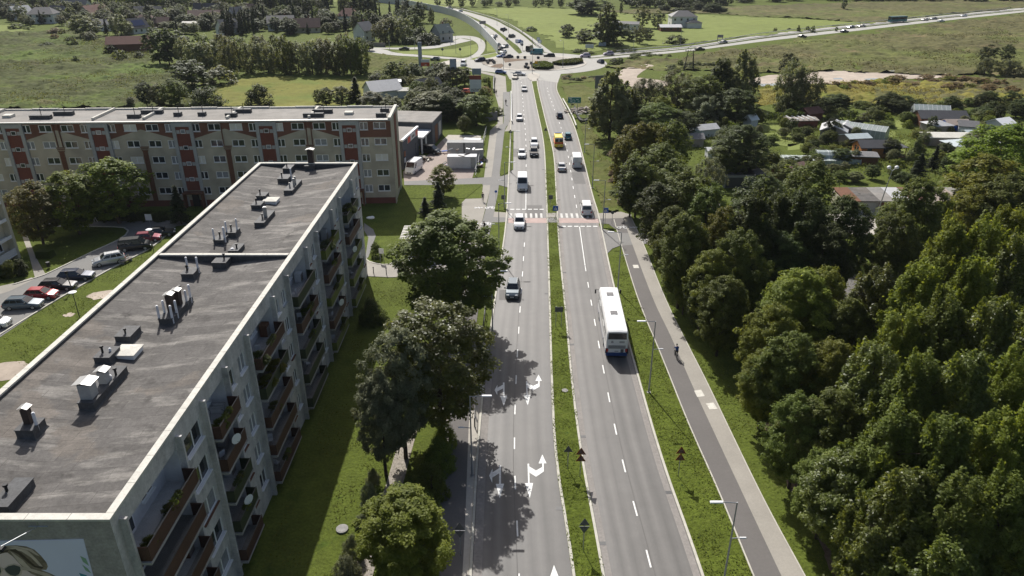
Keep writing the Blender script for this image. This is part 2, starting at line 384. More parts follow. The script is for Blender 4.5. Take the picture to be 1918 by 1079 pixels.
relief('field', pix((384, 188), (397, 166), (452, 150), (520, 144), (600, 145), (690, 150), (700, 170), (640, 198), (500, 203), (388, 200)), 1.0, .35, 'field_yellow', 9, z0=-.06)
relief('meadow', pix((676, 100), (740, 106), (792, 118), (776, 132), (735, 142), (684, 146), (668, 120)), .8, .8, 'leaf_brown' if False else 'dry_grass', 12, z0=-.08)
relief('field', pix((880, 20), (960, 14), (1085, 17), (1180, 26), (1330, 28), (1500, 36), (1640, 44), (1480, 61), (1300, 83), (1180, 92), (1100, 98), (1060, 97), (1000, 60), (940, 36)), 2.5, .3, 'field_green', 13, z0=-.05)
relief('field', pix((560, -8), (700, -6), (900, -8), (900, 12), (800, 16), (700, 5), (560, 4)), 4, .3, 'field_green', 14, z0=-.05)
relief('field', pix((-100, 40), (60, 52), (55, 68), (-100, 72)), 2, .3, 'field_green', 15, z0=-.04)
relief('field', pix((180, 72), (225, 66), (232, 78), (190, 80)), 1.5, .2, 'field_green', 16, z0=-.02)
relief('field', pix((1048, 162), (1095, 158), (1118, 170), (1112, 205), (1085, 212), (1066, 195)), .8, .35, 'dry_grass', 17, z0=-.06)
relief('field', pix((1052, 146), (1064, 142), (1110, 142), (1115, 153), (1050, 157)), .8, .3, 'dry_grass', 18, z0=-.06)
relief('reed_bed', pix((1412, 163), (1470, 165), (1535, 158), (1650, 152), (1780, 160), (1920, 172), (1920, 198), (1700, 197), (1412, 199)), 1.0, 1.2, 'reed_yellow', 19, z0=-.3)
relief('meadow', pix((1086, 238), (1102, 230), (1125, 260), (1152, 330), (1160, 398), (1124, 398), (1102, 312)), .7, .4, 'dry_grass', 21, z0=-.09)
ngon('sand_ground', pix((1400, 150), (1440, 141), (1560, 133), (1700, 133), (1800, 140), (1770, 146), (1660, 151), (1540, 157), (1405, 160)), .05, 'sand', 2, 6)
for q in (((1418, 157), (1458, 156), (1462, 164), (1416, 164)), ((1618, 148), (1650, 147), (1656, 152), (1625, 152)), ((1560, 147), (1575, 146), (1580, 149), (1562, 149)), ((1668, 133), (1690, 132), (1694, 135), (1670, 135))):
    ngon('puddle', pix(*q), .07, 'puddle', .8, 3)
tr = smooth_line(pix((1192, 158), (1172, 146), (1178, 137), (1196, 126), (1214, 121)))
ribbon('dirt_track', offset(tr, -4), offset(tr, 4), .05, 'sand', 40)
ngon('dirt_track', pix((1165, 150), (1200, 146), (1260, 155), (1230, 165), (1180, 165)), .045, 'sand', 1.2)
# allotment lawns
for q in (((1420, 232), (1505, 230), (1512, 244), (1424, 246)), ((1428, 250), (1512, 248), (1520, 262), (1480, 275), (1430, 270)), ((1590, 226), (1700, 224), (1735, 236), (1640, 245), (1585, 238)), ((1640, 248), (1676, 246), (1680, 256), (1642, 258)), ((1676, 262), (1702, 262), (1700, 300), (1676, 295)), ((1475, 270), (1505, 268), (1500, 280), (1475, 282)), ((1595, 226), (1620, 226), (1615, 234), (1590, 234))):
    ngon('lawn', pix(*q), .04, 'field_green', .6)
for q in (((1435, 402), (1680, 398), (1700, 425), (1640, 440), (1430, 432)), ((1310, 380), (1345, 378), (1370, 400), (1320, 405))):
    ngon('garage_yard', pix(*q), .03, 'paving_pale', .3)
ngon('play_court', pix((1425, 520), (1600, 512), (1640, 570), (1470, 580)), .03, 'asphalt_dark')

# ---------------------------------------------------------------- main road
def ext(pts, y):
    (x0, y0), (x1, y1) = pts[0], pts[1]; k = (y-y0)/(y1-y0)
    return [(x0+(x1-x0)*k*.6, y)]+pts
LL = smooth_line(ext(pix((884, 1079), (896, 860), (908, 720), (924, 594), (934, 527), (941, 480), (949, 417), (953, 350), (958, 230), (960, 150)), 15))
LR = smooth_line(ext(pix((1072, 1079), (1040, 860), (1032, 720), (1028.5, 593), (1025, 460), (1022, 360), (1017, 267), (1004, 200), (994, 150), (989, 139)), 15))
RL = smooth_line(ext(pix((1133, 1079), (1093, 860), (1074, 720), (1062, 593), (1048.7, 460), (1043, 360), (1037, 284), (1020.5, 217), (1007, 157), (1010, 141)), 15))
RR = smooth_line(ext(pix((1313, 1079), (1241, 871), (1197, 720), (1149, 540), (1120, 405), (1107, 360), (1077, 244), (1053.7, 193), (1042, 167), (1046, 143)), 15))
ribbon('road', LL, LR, .03, 'asphalt', 160); ribbon('road', RL, RR, .03, 'asphalt', 160)
ribbon('median_ground', [p for p in LR if p[1] < 262], [p for p in RL if p[1] < 262], .11, 'verge_grass', 160)
for ln, d in ((LL, .12), (LR, -.12), (RL, .12), (RR, -.12)): kerb_along(offset([p for p in ln if p[1] < 262], d))
ribbon('gutter', offset(RL, -.05), offset(RL, -.55), .036, 'gutter', 150)
ribbon('gutter', offset(RR, .05), offset(RR, .6), .036, 'gutter', 150)
ribbon('gutter', [p for p in offset(LL, -.05) if p[1] < 70], [p for p in offset(LL, -.75) if p[1] < 70], .036, 'gutter', 60)
def across(f, A=None, B=None): return [(a[0]*(1-f)+b[0]*f, a[1]*(1-f)+b[1]*f) for a, b in zip(resample(A, 140), resample(B, 140))]
for A_, B_, f_ in ((LL, LR, .455), (RL, RR, .525)):
    l_ = across(f_, A_, B_); ribbon('road_joint', offset(l_, -.035), offset(l_, .035), .036, 'asphalt_patch', 140)
def at_y(line, y): return np.interp(y, [p[1] for p in line], [p[0] for p in line])
def mid(a, b, y, f=.5): return at_y(a, y)*(1-f)+at_y(b, y)*f
mk = M(); mkw = M()
y = 27.8
while y < 255:
    if not (108 < y < 134):
        mk.face(stripe('', (mid(LL, LR, y, .47), y), (mid(LL, LR, y+1.8, .47), y+1.8), .13, .041))
    y += 5.65
y = 24.7
while y < 245:
    if not (98 < y < 124): mk.face(stripe('', (mid(RL, RR, y, .5), y), (mid(RL, RR, y+1.8, .5), y+1.8), .13, .041))
    y += 5.6
ya, yb = G(990, 392)[1], G(990, 350)[1]
mk.face(stripe('', (mid(LL, LR, ya, .47), ya), (mid(LL, LR, yb, .47), yb), .13, .041))
ya, yb = G(1096, 498)[1], G(1085, 425)[1]
mk.face(stripe('', (mid(RL, RR, ya, .5), ya), (mid(RL, RR, yb, .5), yb), .13, .041))
for A_, B_, y_, f0, f1, ln_ in ((LL, LR, 88, .06, .44, 3.2), (LL, LR, 118, .5, .93, 9), (RL, RR, 140, .55, .9, 8), (LL, LR, 160, .1, .45, 7)):
    xa, xb = at_y(A_, y_), at_y(B_, y_); ngon('road_patch', [(xa+(xb-xa)*f0, y_), (xa+(xb-xa)*f1, y_), (xa+(xb-xa)*f1, y_+ln_), (xa+(xb-xa)*f0, y_+ln_)], .0345, 'asphalt_patch')
# crossing: zebra bars, red cycle band, give-way dashes
yz0, yz1 = G(980, 408.5)[1], G(980, 400)[1]
yr0, yr1 = G(980, 418)[1], G(980, 409)[1]
rb = M()
for A, B in ((LL, LR), (RL, RR)):
    x0, x1 = at_y(A, yz0)+.3, at_y(B, yz0)-.3; n = 7
    for i in range(n):
        a = x0+(x1-x0)*(i+.15)/n; b = a+(x1-x0)/n*.45
        mkw.face([(a, yz0, .041), (b, yz0, .041), (b, yz1, .041), (a, yz1, .041)])
    rb.face([(x0-.25, yr0, .038), (x1+.25, yr0, .038), (x1+.25, yr1, .038), (x0-.25, yr1, .038)])
for A, B, py in ((LL, LR, 393), (RL, RR, 425)):
    yy = G(980, py)[1]; x0, x1 = at_y(A, yy)+.3, at_y(B, yy)-.3
    for i in range(6):
        a = x0+(x1-x0)*(i+.15)/6; mk.face([(a, yy, .041), (a+.75, yy, .041), (a+.75, yy+.35, .041), (a, yy+.35, .041)])
structure(rb.build('cycle_crossing_marking', 'paint_red')); structure(mkw.build('zebra_marking', 'paint_worn'))
# turn arrows
Z8 = lambda *q: [G(860+a/4.928, 860+b/4.928)[:2] for a, b in q]
LA = [Z8((369, 58), (386, 58), (386, 232), (369, 232)), Z8((338, 232), (415, 230), (375, 365)), Z8((308, 88), (277, 156), (305, 222)), Z8((300, 130), (369, 86), (369, 134), (306, 174))]
RA = [Z8((631, 45), (646, 45), (651, 224), (637, 224)), Z8((607, 225), (683, 223), (652, 365)), Z8((646, 70), (710, 108), (710, 166), (646, 126)), Z8((710, 108), (767, 76), (781, 118), (710, 166)), Z8((766, 42), (781, 42), (781, 118), (767, 76)), Z8((733, 43), (806, 42), (768, -40))]
tipL, tipR = G(860+375/4.928, 860+365/4.928), G(860+652/4.928, 860+365/4.928)
for grp, tip, others in ((LA, tipL, [None, (943.4, 761)]), (RA, tipR, [None, (988.5, 760)])):
    for o in others+[(None, 1)]:
        if o is None: dx = dy = 0
        elif o[0] is None:
            q = G(860+768/4.928, 860-40/4.928); p = G(1037.6, 1059); dx, dy = p[0]-q[0], p[1]-q[1]
        else:
            p = G(*o); dx, dy = p[0]-tip[0], p[1]-tip[1]
        for pl in grp: mk.face([(a+dx, b+dy, .041) for a, b in pl])
for q in mk.f:
    a, b, c = [mk.v[i] for i in q[:3]]
    if (b-a).cross(c-a).z < 0: q.reverse()
structure(mk.build('road_marking', 'paint_white'))

# ---------------------------------------------------------------- side paths along the main road
def pline(*pp): return smooth_line(pix(*pp))
CL = pline((1118, 410), (1150, 420), (1162, 454), (1195, 560), (1240, 670), (1290, 790), (1345, 919), (1411, 1079), (1470, 1210))
CL = pline((1150, 412), (1162, 454), (1195, 560), (1240, 670), (1290, 795), (1345, 919), (1411, 1079), (1470, 1220))
CB = pline((1168, 411), (1183, 455), (1223, 560), (1256, 630), (1295, 719), (1365, 870), (1463, 1079), (1530, 1220))
FR = pline((1180, 403), (1205, 458), (1246, 560), (1290, 650), (1325, 719), (1425, 926), (1507, 1079), (1580, 1220))
ribbon('cycle_path', CL, CB, .06, 'cycle_asphalt', 90); ribbon('footpath', CB, FR, .07, 'paving', 90)
kerb_along(offset(CL, 0), .12, .12); kerb_along(offset(FR, 0), .1, .1)
ngon('footpath', pix((1118, 400), (1163, 397), (1183, 403), (1180, 410), (1120, 412)), .05, 'paving')
ngon('cycle_path', pix((1120, 410), (1168, 409), (1170, 432), (1152, 430), (1140, 420), (1122, 419)), .055, 'cycle_asphalt')
ngon('driveway', pix((1124, 428), (1160, 437), (1207, 437), (1213, 457), (1161, 461), (1147, 466), (1138, 475)), .064, 'asphalt_grey')
ngon('footpath', pix((1206, 440), (1240, 445), (1240, 460), (1212, 458)), .05, 'paving_pale')
ngon('verge_ground', pix((1121, 420), (1140, 422), (1154, 431), (1124, 427)), .12, 'verge_grass')
vr = [p for p in offset(RR, -.3) if p[1] < G(1138, 478)[1]]
ribbon('verge_ground', vr[::-1], [p for p in offset(CL, .12) if p[1] < G(1161, 464)[1]], .05, 'verge_grass', 90)
ngon('path_paint', pix((1185, 497), (1195, 497), (1197, 503), (1187, 503)), .075, 'cap_stone')
for q in (((1300, 733), (1313, 731), (1320, 743), (1306, 745)), ((1322, 757), (1336, 755), (1344, 767), (1329, 768))):
    ngon('path_slab', pix(*q), .08, 'cap_stone')
# left side, far part
A1 = pline((897, 437), (917, 358), (933, 237), (943, 232), (942, 173)); B1 = pline((912, 460), (933, 358), (945, 247), (955, 225), (955, 172))
ribbon('cycle_path', A1, B1, .06, 'asphalt_grey', 60)
ngon('footpath', pix((927, 143), (947, 144), (949, 173), (942, 175), (942, 235), (933, 240), (917, 358), (897, 440), (884, 500), (846, 500), (865, 440), (865, 380), (872, 373), (902, 372), (905, 345), (918, 245), (932, 232), (934, 200), (927, 175)), .05, 'paving')
ngon('footpath', pix((955, 172), (958, 245), (945, 247), (955, 228)), .052, 'paving')
ngon('driveway', pix((757, 340), (886, 334), (937, 331), (955, 326), (953, 352), (935, 347), (757, 347)), .056, 'asphalt_grey')
ngon('verge_ground', pix((945, 247), (962, 246), (961, 318), (940, 330), (936, 326)), .12, 'verge_grass')
ngon('verge_ground', pix((936, 349), (952, 354), (950, 397), (926, 394)), .12, 'verge_grass')
ngon('verge_ground', pix((922, 418), (948, 417), (941, 482), (914, 494)), .12, 'verge_grass')
ngon('verge_ground', pix((948, 146), (958, 150), (957, 171), (951, 173)), .12, 'verge_grass')
ngon('verge_ground', pix((905, 345), (872, 372), (760, 372), (757, 348)), .06, 'verge_grass')
ngon('verge_ground', pix((926, 205), (905, 262), (886, 333), (905, 332), (918, 240), (932, 215)), .06, 'verge_grass')
for nm, pq, m_ in (('footpath', ((926, 397), (952, 399), (952, 408), (923, 407)), 'paving'), ('cycle_path', ((923, 407), (952, 408), (952, 418), (921, 418)), 'asphalt_grey')):
    ngon(nm, pix(*pq), .058, m_)
mdc = M()
for x0, yy0, yy1, m_ in ((0, yr0, yr1, 1), (0, yz0, yz1, 0)):
    mdc.face([(at_y(LR, yy0)+.2, yy0, .13), (at_y(RL, yy0)-.2, yy0, .13), (at_y(RL, yy1)-.2, yy1, .13), (at_y(LR, yy1)+.2, yy1, .13)], m_)
structure(mdc.build('median_crossing', ['paving', 'asphalt_grey']))
# left side, near part
A2 = pline((897, 437), (880, 530), (860, 640), (845, 760), (837, 852), (815, 960), (785, 1079), (740, 1250)); B2 = pline((912, 460), (902, 530), (889, 640), (880, 760), (876, 852), (872, 960), (866, 1079), (855, 1250))
ribbon('cycle_path', A2, B2, .06, 'cycle_asphalt', 70)
C2 = offset(LL, .25)
ribbon('footpath', [p for p in B2 if p[1] < 78], [p for p in C2 if p[1] < 78][::-1], .05, 'paving_pale', 60)
D2 = pline((884, 500), (860, 560), (845, 640), (830, 700), (822, 800))
ribbon('footpath', D2, [p for p in A2 if 56 < p[1] < 96], .05, 'paving', 50)
ngon('driveway', pix((686, 488), (722, 497), (752, 487), (800, 488), (870, 492), (914, 495), (942, 484), (934, 520), (900, 510), (840, 520), (773, 519), (730, 520), (688, 518)), .064, 'paving')
kerb_along(pline((682, 480), (688, 489), (702, 494), (722, 497), (740, 492), (752, 487)))
ngon('footpath', pix((682, 418), (699, 430), (704, 442), (690, 482), (684, 486), (690, 445), (682, 432)), .04, 'asphalt_grey')
gp = pline((772, 790), (752, 860), (735, 920), (712, 970), (685, 1060), (660, 1150))
ribbon('footpath', offset(gp, -.75), offset(gp, .75), .035, 'gravel', 40)
for a in ((1425, 745), (1436, 790), (1466, 870), (1490, 920), (1520, 980), (1560, 1060)):
    c = G(*a); ngon('worn_ground', [(c[0]+math.cos(t)*RD.uniform(.25, .6), c[1]+math.sin(t)*RD.uniform(1.2, 2.2)) for t in np.linspace(0, 2*math.pi, 14)[:-1]], .02+.004*RD.random(), 'soil')
wt = pline((1398, 715), (1425, 760), (1440, 800), (1468, 868), (1500, 922), (1530, 985), (1562, 1050), (1600, 1120))
ribbon('dirt_track', offset(wt, -.45), offset(wt, .45), .05, 'soil', 60)
for a, r_ in (((20, 695), 3), ((195, 553), 2.0), ((130, 590), .8)):
    c = G(*a); ngon('worn_ground', [(c[0]+math.cos(t)*r_*RD.uniform(.7, 1.2), c[1]+math.sin(t)*r_*.7*RD.uniform(.7, 1.2)) for t in np.linspace(0, 2*math.pi, 18)[:-1]], .03, 'sand')

# ---------------------------------------------------------------- estate drive and yard
ngon('car_park', pix((-60, 668), (0, 632), (82, 577), (143, 541), (204, 506), (253, 481), (287, 462), (312, 440), (330, 424), (360, 420), (380, 412), (184, 415), (59, 412), (56, 424), (204, 425), (233, 427), (241, 434), (224, 449), (180, 469), (143, 487), (82, 516), (24, 534), (-60, 570)), .035, 'asphalt_grey')
kerb_along(pline((-20, 640), (82, 577), (143, 541), (204, 506), (253, 481), (287, 462), (312, 440)))
kerb_along(pline((24, 534), (82, 516), (143, 487), (180, 469), (224, 449), (241, 434), (233, 427), (204, 425), (56, 424)))
ngon('footpath', pix((37, 430), (49, 434), (66, 480), (86, 515), (66, 522), (55, 480)), .05, 'paving')
ngon('footpath', pix((-40, 545), (30, 530), (60, 520), (64, 524), (20, 545), (-40, 565)), .045, 'paving')
ngon('yard', pix((755, 322), (805, 288), (829, 262), (840, 253), (901, 254), (896, 290), (889, 320), (884, 335), (757, 341)), .05, 'paving_red')
ngon('yard', pix((829, 263), (840, 253), (901, 254), (897, 285), (845, 285), (838, 275)), .054, 'paving_pale')

# ---------------------------------------------------------------- roundabout and its roads
RC, RR0 = (9.0, 299.5), 28.6
def circ(r, n=72, c=RC, sx=1, sy=1): return [(c[0]+r*sx*math.cos(2*math.pi*i/n), c[1]+r*sy*math.sin(2*math.pi*i/n)) for i in range(n)]
ngon('road', circ(RR0), .044, 'road_pale')
k1, k2 = circ(20.8), circ(20.4)
mm = M(); mm.prism(circ(20.6), 0, .16, 0, 1); structure(mm.build('roundabout_island', ['kerb', 'paving_pale']))
ngon('roundabout_apron', circ(18.2), .17, 'paving')
def isl(q, z, m, jit=0): return ngon('roundabout_bed', pix(*q), z, m, jit, 2)
isl(((902, 118), (912, 113.5), (925, 112.5), (932, 116), (926, 121), (912, 123), (905, 121.5)), .19, 'gravel')
isl(((941, 110), (948, 110), (975, 111.5), (994, 113), (970, 115), (946, 118)), .2, 'soil')
isl(((918, 126), (928, 121.5), (940, 120), (944, 124), (938, 128.5)), .2, 'soil')
isl(((990, 113.5), (1030, 109), (1025, 113.5), (1005, 115)), .2, 'gravel')
isl(((978, 127), (985, 121), (1000, 119), (1040, 121), (1052, 129), (1030, 133), (990, 132)), .19, 'gravel')
ngon('splitter_island', pix((988, 146), (990, 139), (999, 136), (1012, 140), (1006, 152), (996, 153)), .13, 'paving_pale')
ngon('road', pix((958, 155), (950, 140), (930, 128), (1060, 128), (1050, 140), (1045, 155), (1008, 150), (990, 145)), .04, 'road_pale')
NLl = pline((936, 101), (926, 88), (915, 76), (900, 60), (880, 45), (857, 33), (832, 25), (807, 20), (750, 9), (700, 4)); NLr = pline((972, 101), (962, 92), (940, 70), (925, 58), (907, 47), (867, 27), (827, 14.5), (750, 4.5), (700, 1))
NRl = pline((978, 99), (971, 88), (958, 78), (924, 52), (887, 33), (840, 17.5), (757, 4), (720, 0)); NRr = pline((1016, 98), (1003, 86), (974, 63), (948, 49), (924, 37), (874, 22), (827, 10.5), (757, 1.5), (720, -2))
ribbon('road', NLl, NLr, .05, 'road_pale', 80); ribbon('road', NRl, NRr, .05, 'road_pale', 80)
ribbon('median_ground', NLr, NRl, .11, 'verge_grass', 80)
Pl = pline((1012, 96), (990, 70), (962, 50), (940, 39), (907, 28), (860, 16)); Pr = pline((1037, 101), (1012, 82), (990, 66), (955, 45), (925, 33), (865, 16))
ribbon('footpath', Pl, Pr, .05, 'road_pale', 50)
Et = pline((1095, 107), (1174, 97), (1278, 88), (1360, 76), (1445, 63), (1612, 45), (1778, 28), (1918, 14.5), (2050, 2)); Eb = pline((1110, 112), (1160, 108.5), (1278, 97.5), (1360, 87), (1445, 76), (1612, 57), (1778, 38), (1918, 23), (2050, 9))
def between(a, b, f, n=80):
    A, B = resample(a, n), resample(b, n); return [(p[0]*(1-f)+q[0]*f, p[1]*(1-f)+q[1]*f) for p, q in zip(A, B)]
ribbon('road', Et, between(Et, Eb, .42), .05, 'road_pale', 80); ribbon('road', between(Et, Eb, .6), Eb, .05, 'road_pale', 80)
ribbon('median_ground', between(Et, Eb, .42), between(Et, Eb, .6), .08, 'meadow', 80)
W1 = [((862, 121), (852, 110), (895, 106), (905, 100), (903, 122)), ]
ngon('road', pix((850, 126), (846, 112), (868, 109), (895, 105), (930, 98), (935, 106), (900, 113), (880, 124)), .046, 'road_pale')
Wl = pline((846, 116), (876, 108), (893, 97), (896, 88), (892, 80), (880, 74), (862, 72), (848, 76)); Wr = pline((868, 116), (892, 108), (905, 98), (909, 86), (905, 76), (890, 69), (868, 67), (846, 68))
ribbon('road', Wl, Wr, .048, 'road_pale', 50)
Vl = pline((677, 95), (730, 103), (790, 107), (850, 112), (866, 116)); Vr = pline((677, 89), (720, 93), (742, 99), (800, 104), (850, 108), (868, 110))
ribbon('road', Vl, Vr, .049, 'road_pale', 40)
Ul = pline((677, 92), (720, 92), (760, 93), (810, 91), (840, 86), (866, 80), (884, 76)); Ur = pline((677, 89), (740, 89.5), (790, 88), (820, 84), (848, 77), (862, 72))
ribbon('road', Ul, Ur, .051, 'road_pale', 40)
Xl = pline((808, 122), (830, 116), (852, 111)); Xr = pline((822, 128), (842, 121), (862, 114))
ribbon('footpath', Xl, Xr, .05, 'paving_pale', 20)
ngon('verge_ground', pix((738, 97), (800, 95), (850, 92), (882, 85), (893, 82), (896, 92), (888, 101), (866, 107), (800, 103), (755, 101)), .055, 'field_green')
ngon('verge_ground', pix((880, 111), (905, 104), (928, 99), (936, 104), (915, 109), (890, 113)), .056, 'field_green')
ngon('verge_ground', pix((912, 97), (912, 78), (905, 62), (925, 82), (938, 97)), .056, 'field_green')
ngon('footpath', pix((926, 143), (895, 136), (870, 132), (872, 130), (900, 133), (930, 139), (948, 144)), .05, 'paving')
# ---------------------------------------------------------------- buildings
def PY(px, py, Y):
    u = (px-959)/FP; v = -(py-539.5)/FP; t = Y/(CT+v*ST); return (u*t, CAM_H+(-ST+v*CT)*t)
def hgt(u, vb, vt):
    'height of an upright thing whose foot and top show at rows vb and vt'
    x, y, _ = G(u, vb); v = -(vt-539.5)/FP; t = y/(CT+v*ST); return CAM_H+(-ST+v*CT)*t
def cells(m, P, a0, a1, z0, z1, holes, mi=0, mrev=None, dep=.15, colour=None):
    'wall grid in the frame P(a, z, d) with rectangular openings (a0, a1, z0, z1)'
    A = sorted({a0, a1, *[h[0] for h in holes], *[h[1] for h in holes]}); Z = sorted({z0, z1, *[h[2] for h in holes], *[h[3] for h in holes]})
    for i in range(len(A)-1):
        ac = (A[i]+A[i+1])/2; hh = [h for h in holes if h[0] < ac < h[1]]; start = None
        for j in range(len(Z)-1):
            zc = (Z[j]+Z[j+1])/2; solid = not any(h[2] < zc < h[3] for h in hh)
            if solid and start is None: start = Z[j]
            if start is not None and (not solid or j == len(Z)-2):
                e = Z[j+1] if solid else Z[j]
                m.face([P(A[i], start, 0), P(A[i+1], start, 0), P(A[i+1], e, 0), P(A[i], e, 0)], mi); start = None
    for h in holes:
        d = h[4] if len(h) > 4 else dep; r = mi if mrev is None else mrev
        a, b, c, e = h[:4]
        m.face([P(a, c, -d), P(b, c, -d), P(b, c, 0), P(a, c, 0)][::-1], r); m.face([P(a, e, -d), P(b, e, -d), P(b, e, 0), P(a, e, 0)], r)
        m.face([P(a, c, -d), P(a, c, 0), P(a, e, 0), P(a, e, -d)], r); m.face([P(b, c, -d), P(b, c, 0), P(b, e, 0), P(b, e, -d)][::-1], r)
WIN = {}
def window(parent, loc, rz, wd, ht, panes, glass, sill='frame_white', sd=.2, seg=None):
    'window with frame, glass and sill; local x along the wall, y outwards is -y'
    k = (round(wd, 2), round(ht, 2), panes, sill, sd)
    if k not in WIN:
        f = M(); t = .07 if sd > .17 else .1
        xs = [(-wd/2)+wd*i/panes for i in range(panes+1)]
        for i, x in enumerate(xs):
            c = min(max(x, -wd/2+t/2), wd/2-t/2); ww = t if i in (0, panes) else t+.04
            f.box(c-ww/2, -.03, 0, c+ww/2, .05, ht)
        f.box(-wd/2+t, -.03, 0, wd/2-t, .05, t); f.box(-wd/2+t, -.03, ht-t, wd/2-t, .05, ht)
        fo = f.build('window', 'frame_white')
        g = M(); g.face([(-wd/2+t, .01, t), (wd/2-t, .01, t), (wd/2-t, .01, ht-t), (-wd/2+t, .01, ht-t)]); go = g.build('glass', 'glass_dark')
        s_ = M(); s_.box(-wd/2-.06, -sd, -.07, wd/2+.06, -.0, -.005); so_ = s_.build('sill', sill)
        WIN[k] = (fo.data, go.data, so_.data)
        for o in (fo, go, so_): bpy.data.objects.remove(o)
    a, b, c = WIN[k]
    o = link('window', a, parent, loc, rz); g = link('glass', b, o); link('sill', c, o)
    if glass != 'glass_dark': g.material_slots[0].link = 'OBJECT'; g.material_slots[0].material = MATS[glass]
    return o

# --- the concrete block beside the road
XL, XR, Y0, Y1, ZT = -34.4, -21.05, 29.0, 96.4, 16.62
nb = thing('apartment_block', 'grey concrete apartment block along the main road with balconies in shade', 'apartment building', (0, 0, 0))
SILL = [2.15+2.85*k for k in range(5)]
BAYS = [(30.0, 36.7), (41.0, 44.8), (50.0, 56.4), (61.2, 67.6), (72.4, 78.9), (83.7, 90.4)]
WINS = [(37.75, 40.25), (45.2, 46.7), (47.8, 49.2), (57.3, 58.55), (59.5, 60.6), (68.2, 69.6), (70.5, 71.7), (79.6, 80.9), (82.0, 83.1), (91.4, 92.7), (94.2, 95.4)]
wm = M(); PR = lambda a, z, d: (XR+d, a, z)
holes = [(a, b, s, s+1.5, .16) for s in SILL for a, b in WINS]+[(a, b, s-.88, s+1.72, 1.15) for s in SILL for a, b in BAYS]
cells(wm, PR, Y0, Y1, 0, ZT, holes, 0, 1)
for h in holes[len(WINS)*5:]: wm.face([PR(h[0], h[2], -1.15), PR(h[1], h[2], -1.15), PR(h[1], h[3], -1.15), PR(h[0], h[3], -1.15)], 1)
wm.face([(XL, Y0, 0), (XR, Y0, 0), (XR, Y0, ZT), (XL, Y0, ZT)], 2); wm.face([(XR, Y1, 0), (XL, Y1, 0), (XL, Y1, ZT), (XR, Y1, ZT)], 0); wm.face([(XL, Y1, 0), (XL, Y0, 0), (XL, Y0, ZT), (XL, Y1, ZT)], 0)
wm.build('wall', ['facade_concrete', 'plaster_white', 'gable_concrete'], nb)
for a, b in BAYS:
    f_ = M(); f_.box(XR-.02, a-.32, 0, XR+.4, a-.12, ZT-.55); f_.box(XR-.02, b+.12, 0, XR+.4, b+.32, ZT-.55); f_.build('pilaster', 'facade_concrete', nb)
XC = (XL+XR)/2; YS = 64.3
rm = M()
for ya, yb in ((Y0+.4, YS), (YS+.3, Y1-.4)):
    n = 12
    for xa, za, xb, zb in ((XL+.4, 16.45, XC, 15.85), (XC, 15.85, XR-.4, 16.45)):
        for i in range(n):
            t0, t1 = ya+(yb-ya)*i/n, ya+(yb-ya)*(i+1)/n; rm.face([(xa, t0, za), (xb, t0, zb), (xb, t1, zb), (xa, t1, za)])
rm.build('roof', 'roof_felt', nb)
pm = M()   # inner faces of the parapet
pm.box(XL+.0, Y0+.45, 15.7, XL+.4, Y1-.45, ZT-.003); pm.box(XR-.4, Y0+.45, 15.7, XR-.003, Y1-.45, ZT-.003); pm.box(XL+.003, Y0+.003, 15.7, XR-.003, Y0+.4, ZT-.003); pm.box(XL+.003, Y1-.4, 15.7, XR-.003, Y1-.003, ZT-.003); pm.box(XL+.4, YS, 15.7, XR-.4, YS+.3, ZT-.003)
pm.build('parapet', 'felt_dark', nb)
cp = M()
def caps_line(x0, y0, x1, y1, alongy, wd, n):
    for i in range(n):
        a, b = (i+.006)/n, (i+.994)/n
        if alongy: cp.box(x0, y0+(y1-y0)*a, ZT, x0+wd, y0+(y1-y0)*b, ZT+.13)
        else: cp.box(x0+(x1-x0)*a, y0, ZT, x0+(x1-x0)*b, y0+wd, ZT+.13)
caps_line(XL-.06, Y0+.42, 0, Y1-.42, True, .45, 28); caps_line(XR-.39, Y0+.42, 0, Y1-.42, True, .45, 28)
caps_line(XL-.08, Y0-.07, XR+.08, 0, False, .48, 6); caps_line(XL-.08, Y1-.41, XR+.08, 0, False, .48, 6); caps_line(XL+.48, YS-.05, XR-.48, 0, False, .42, 6)
cp.build('parapet_cap', 'cap_stone', nb)
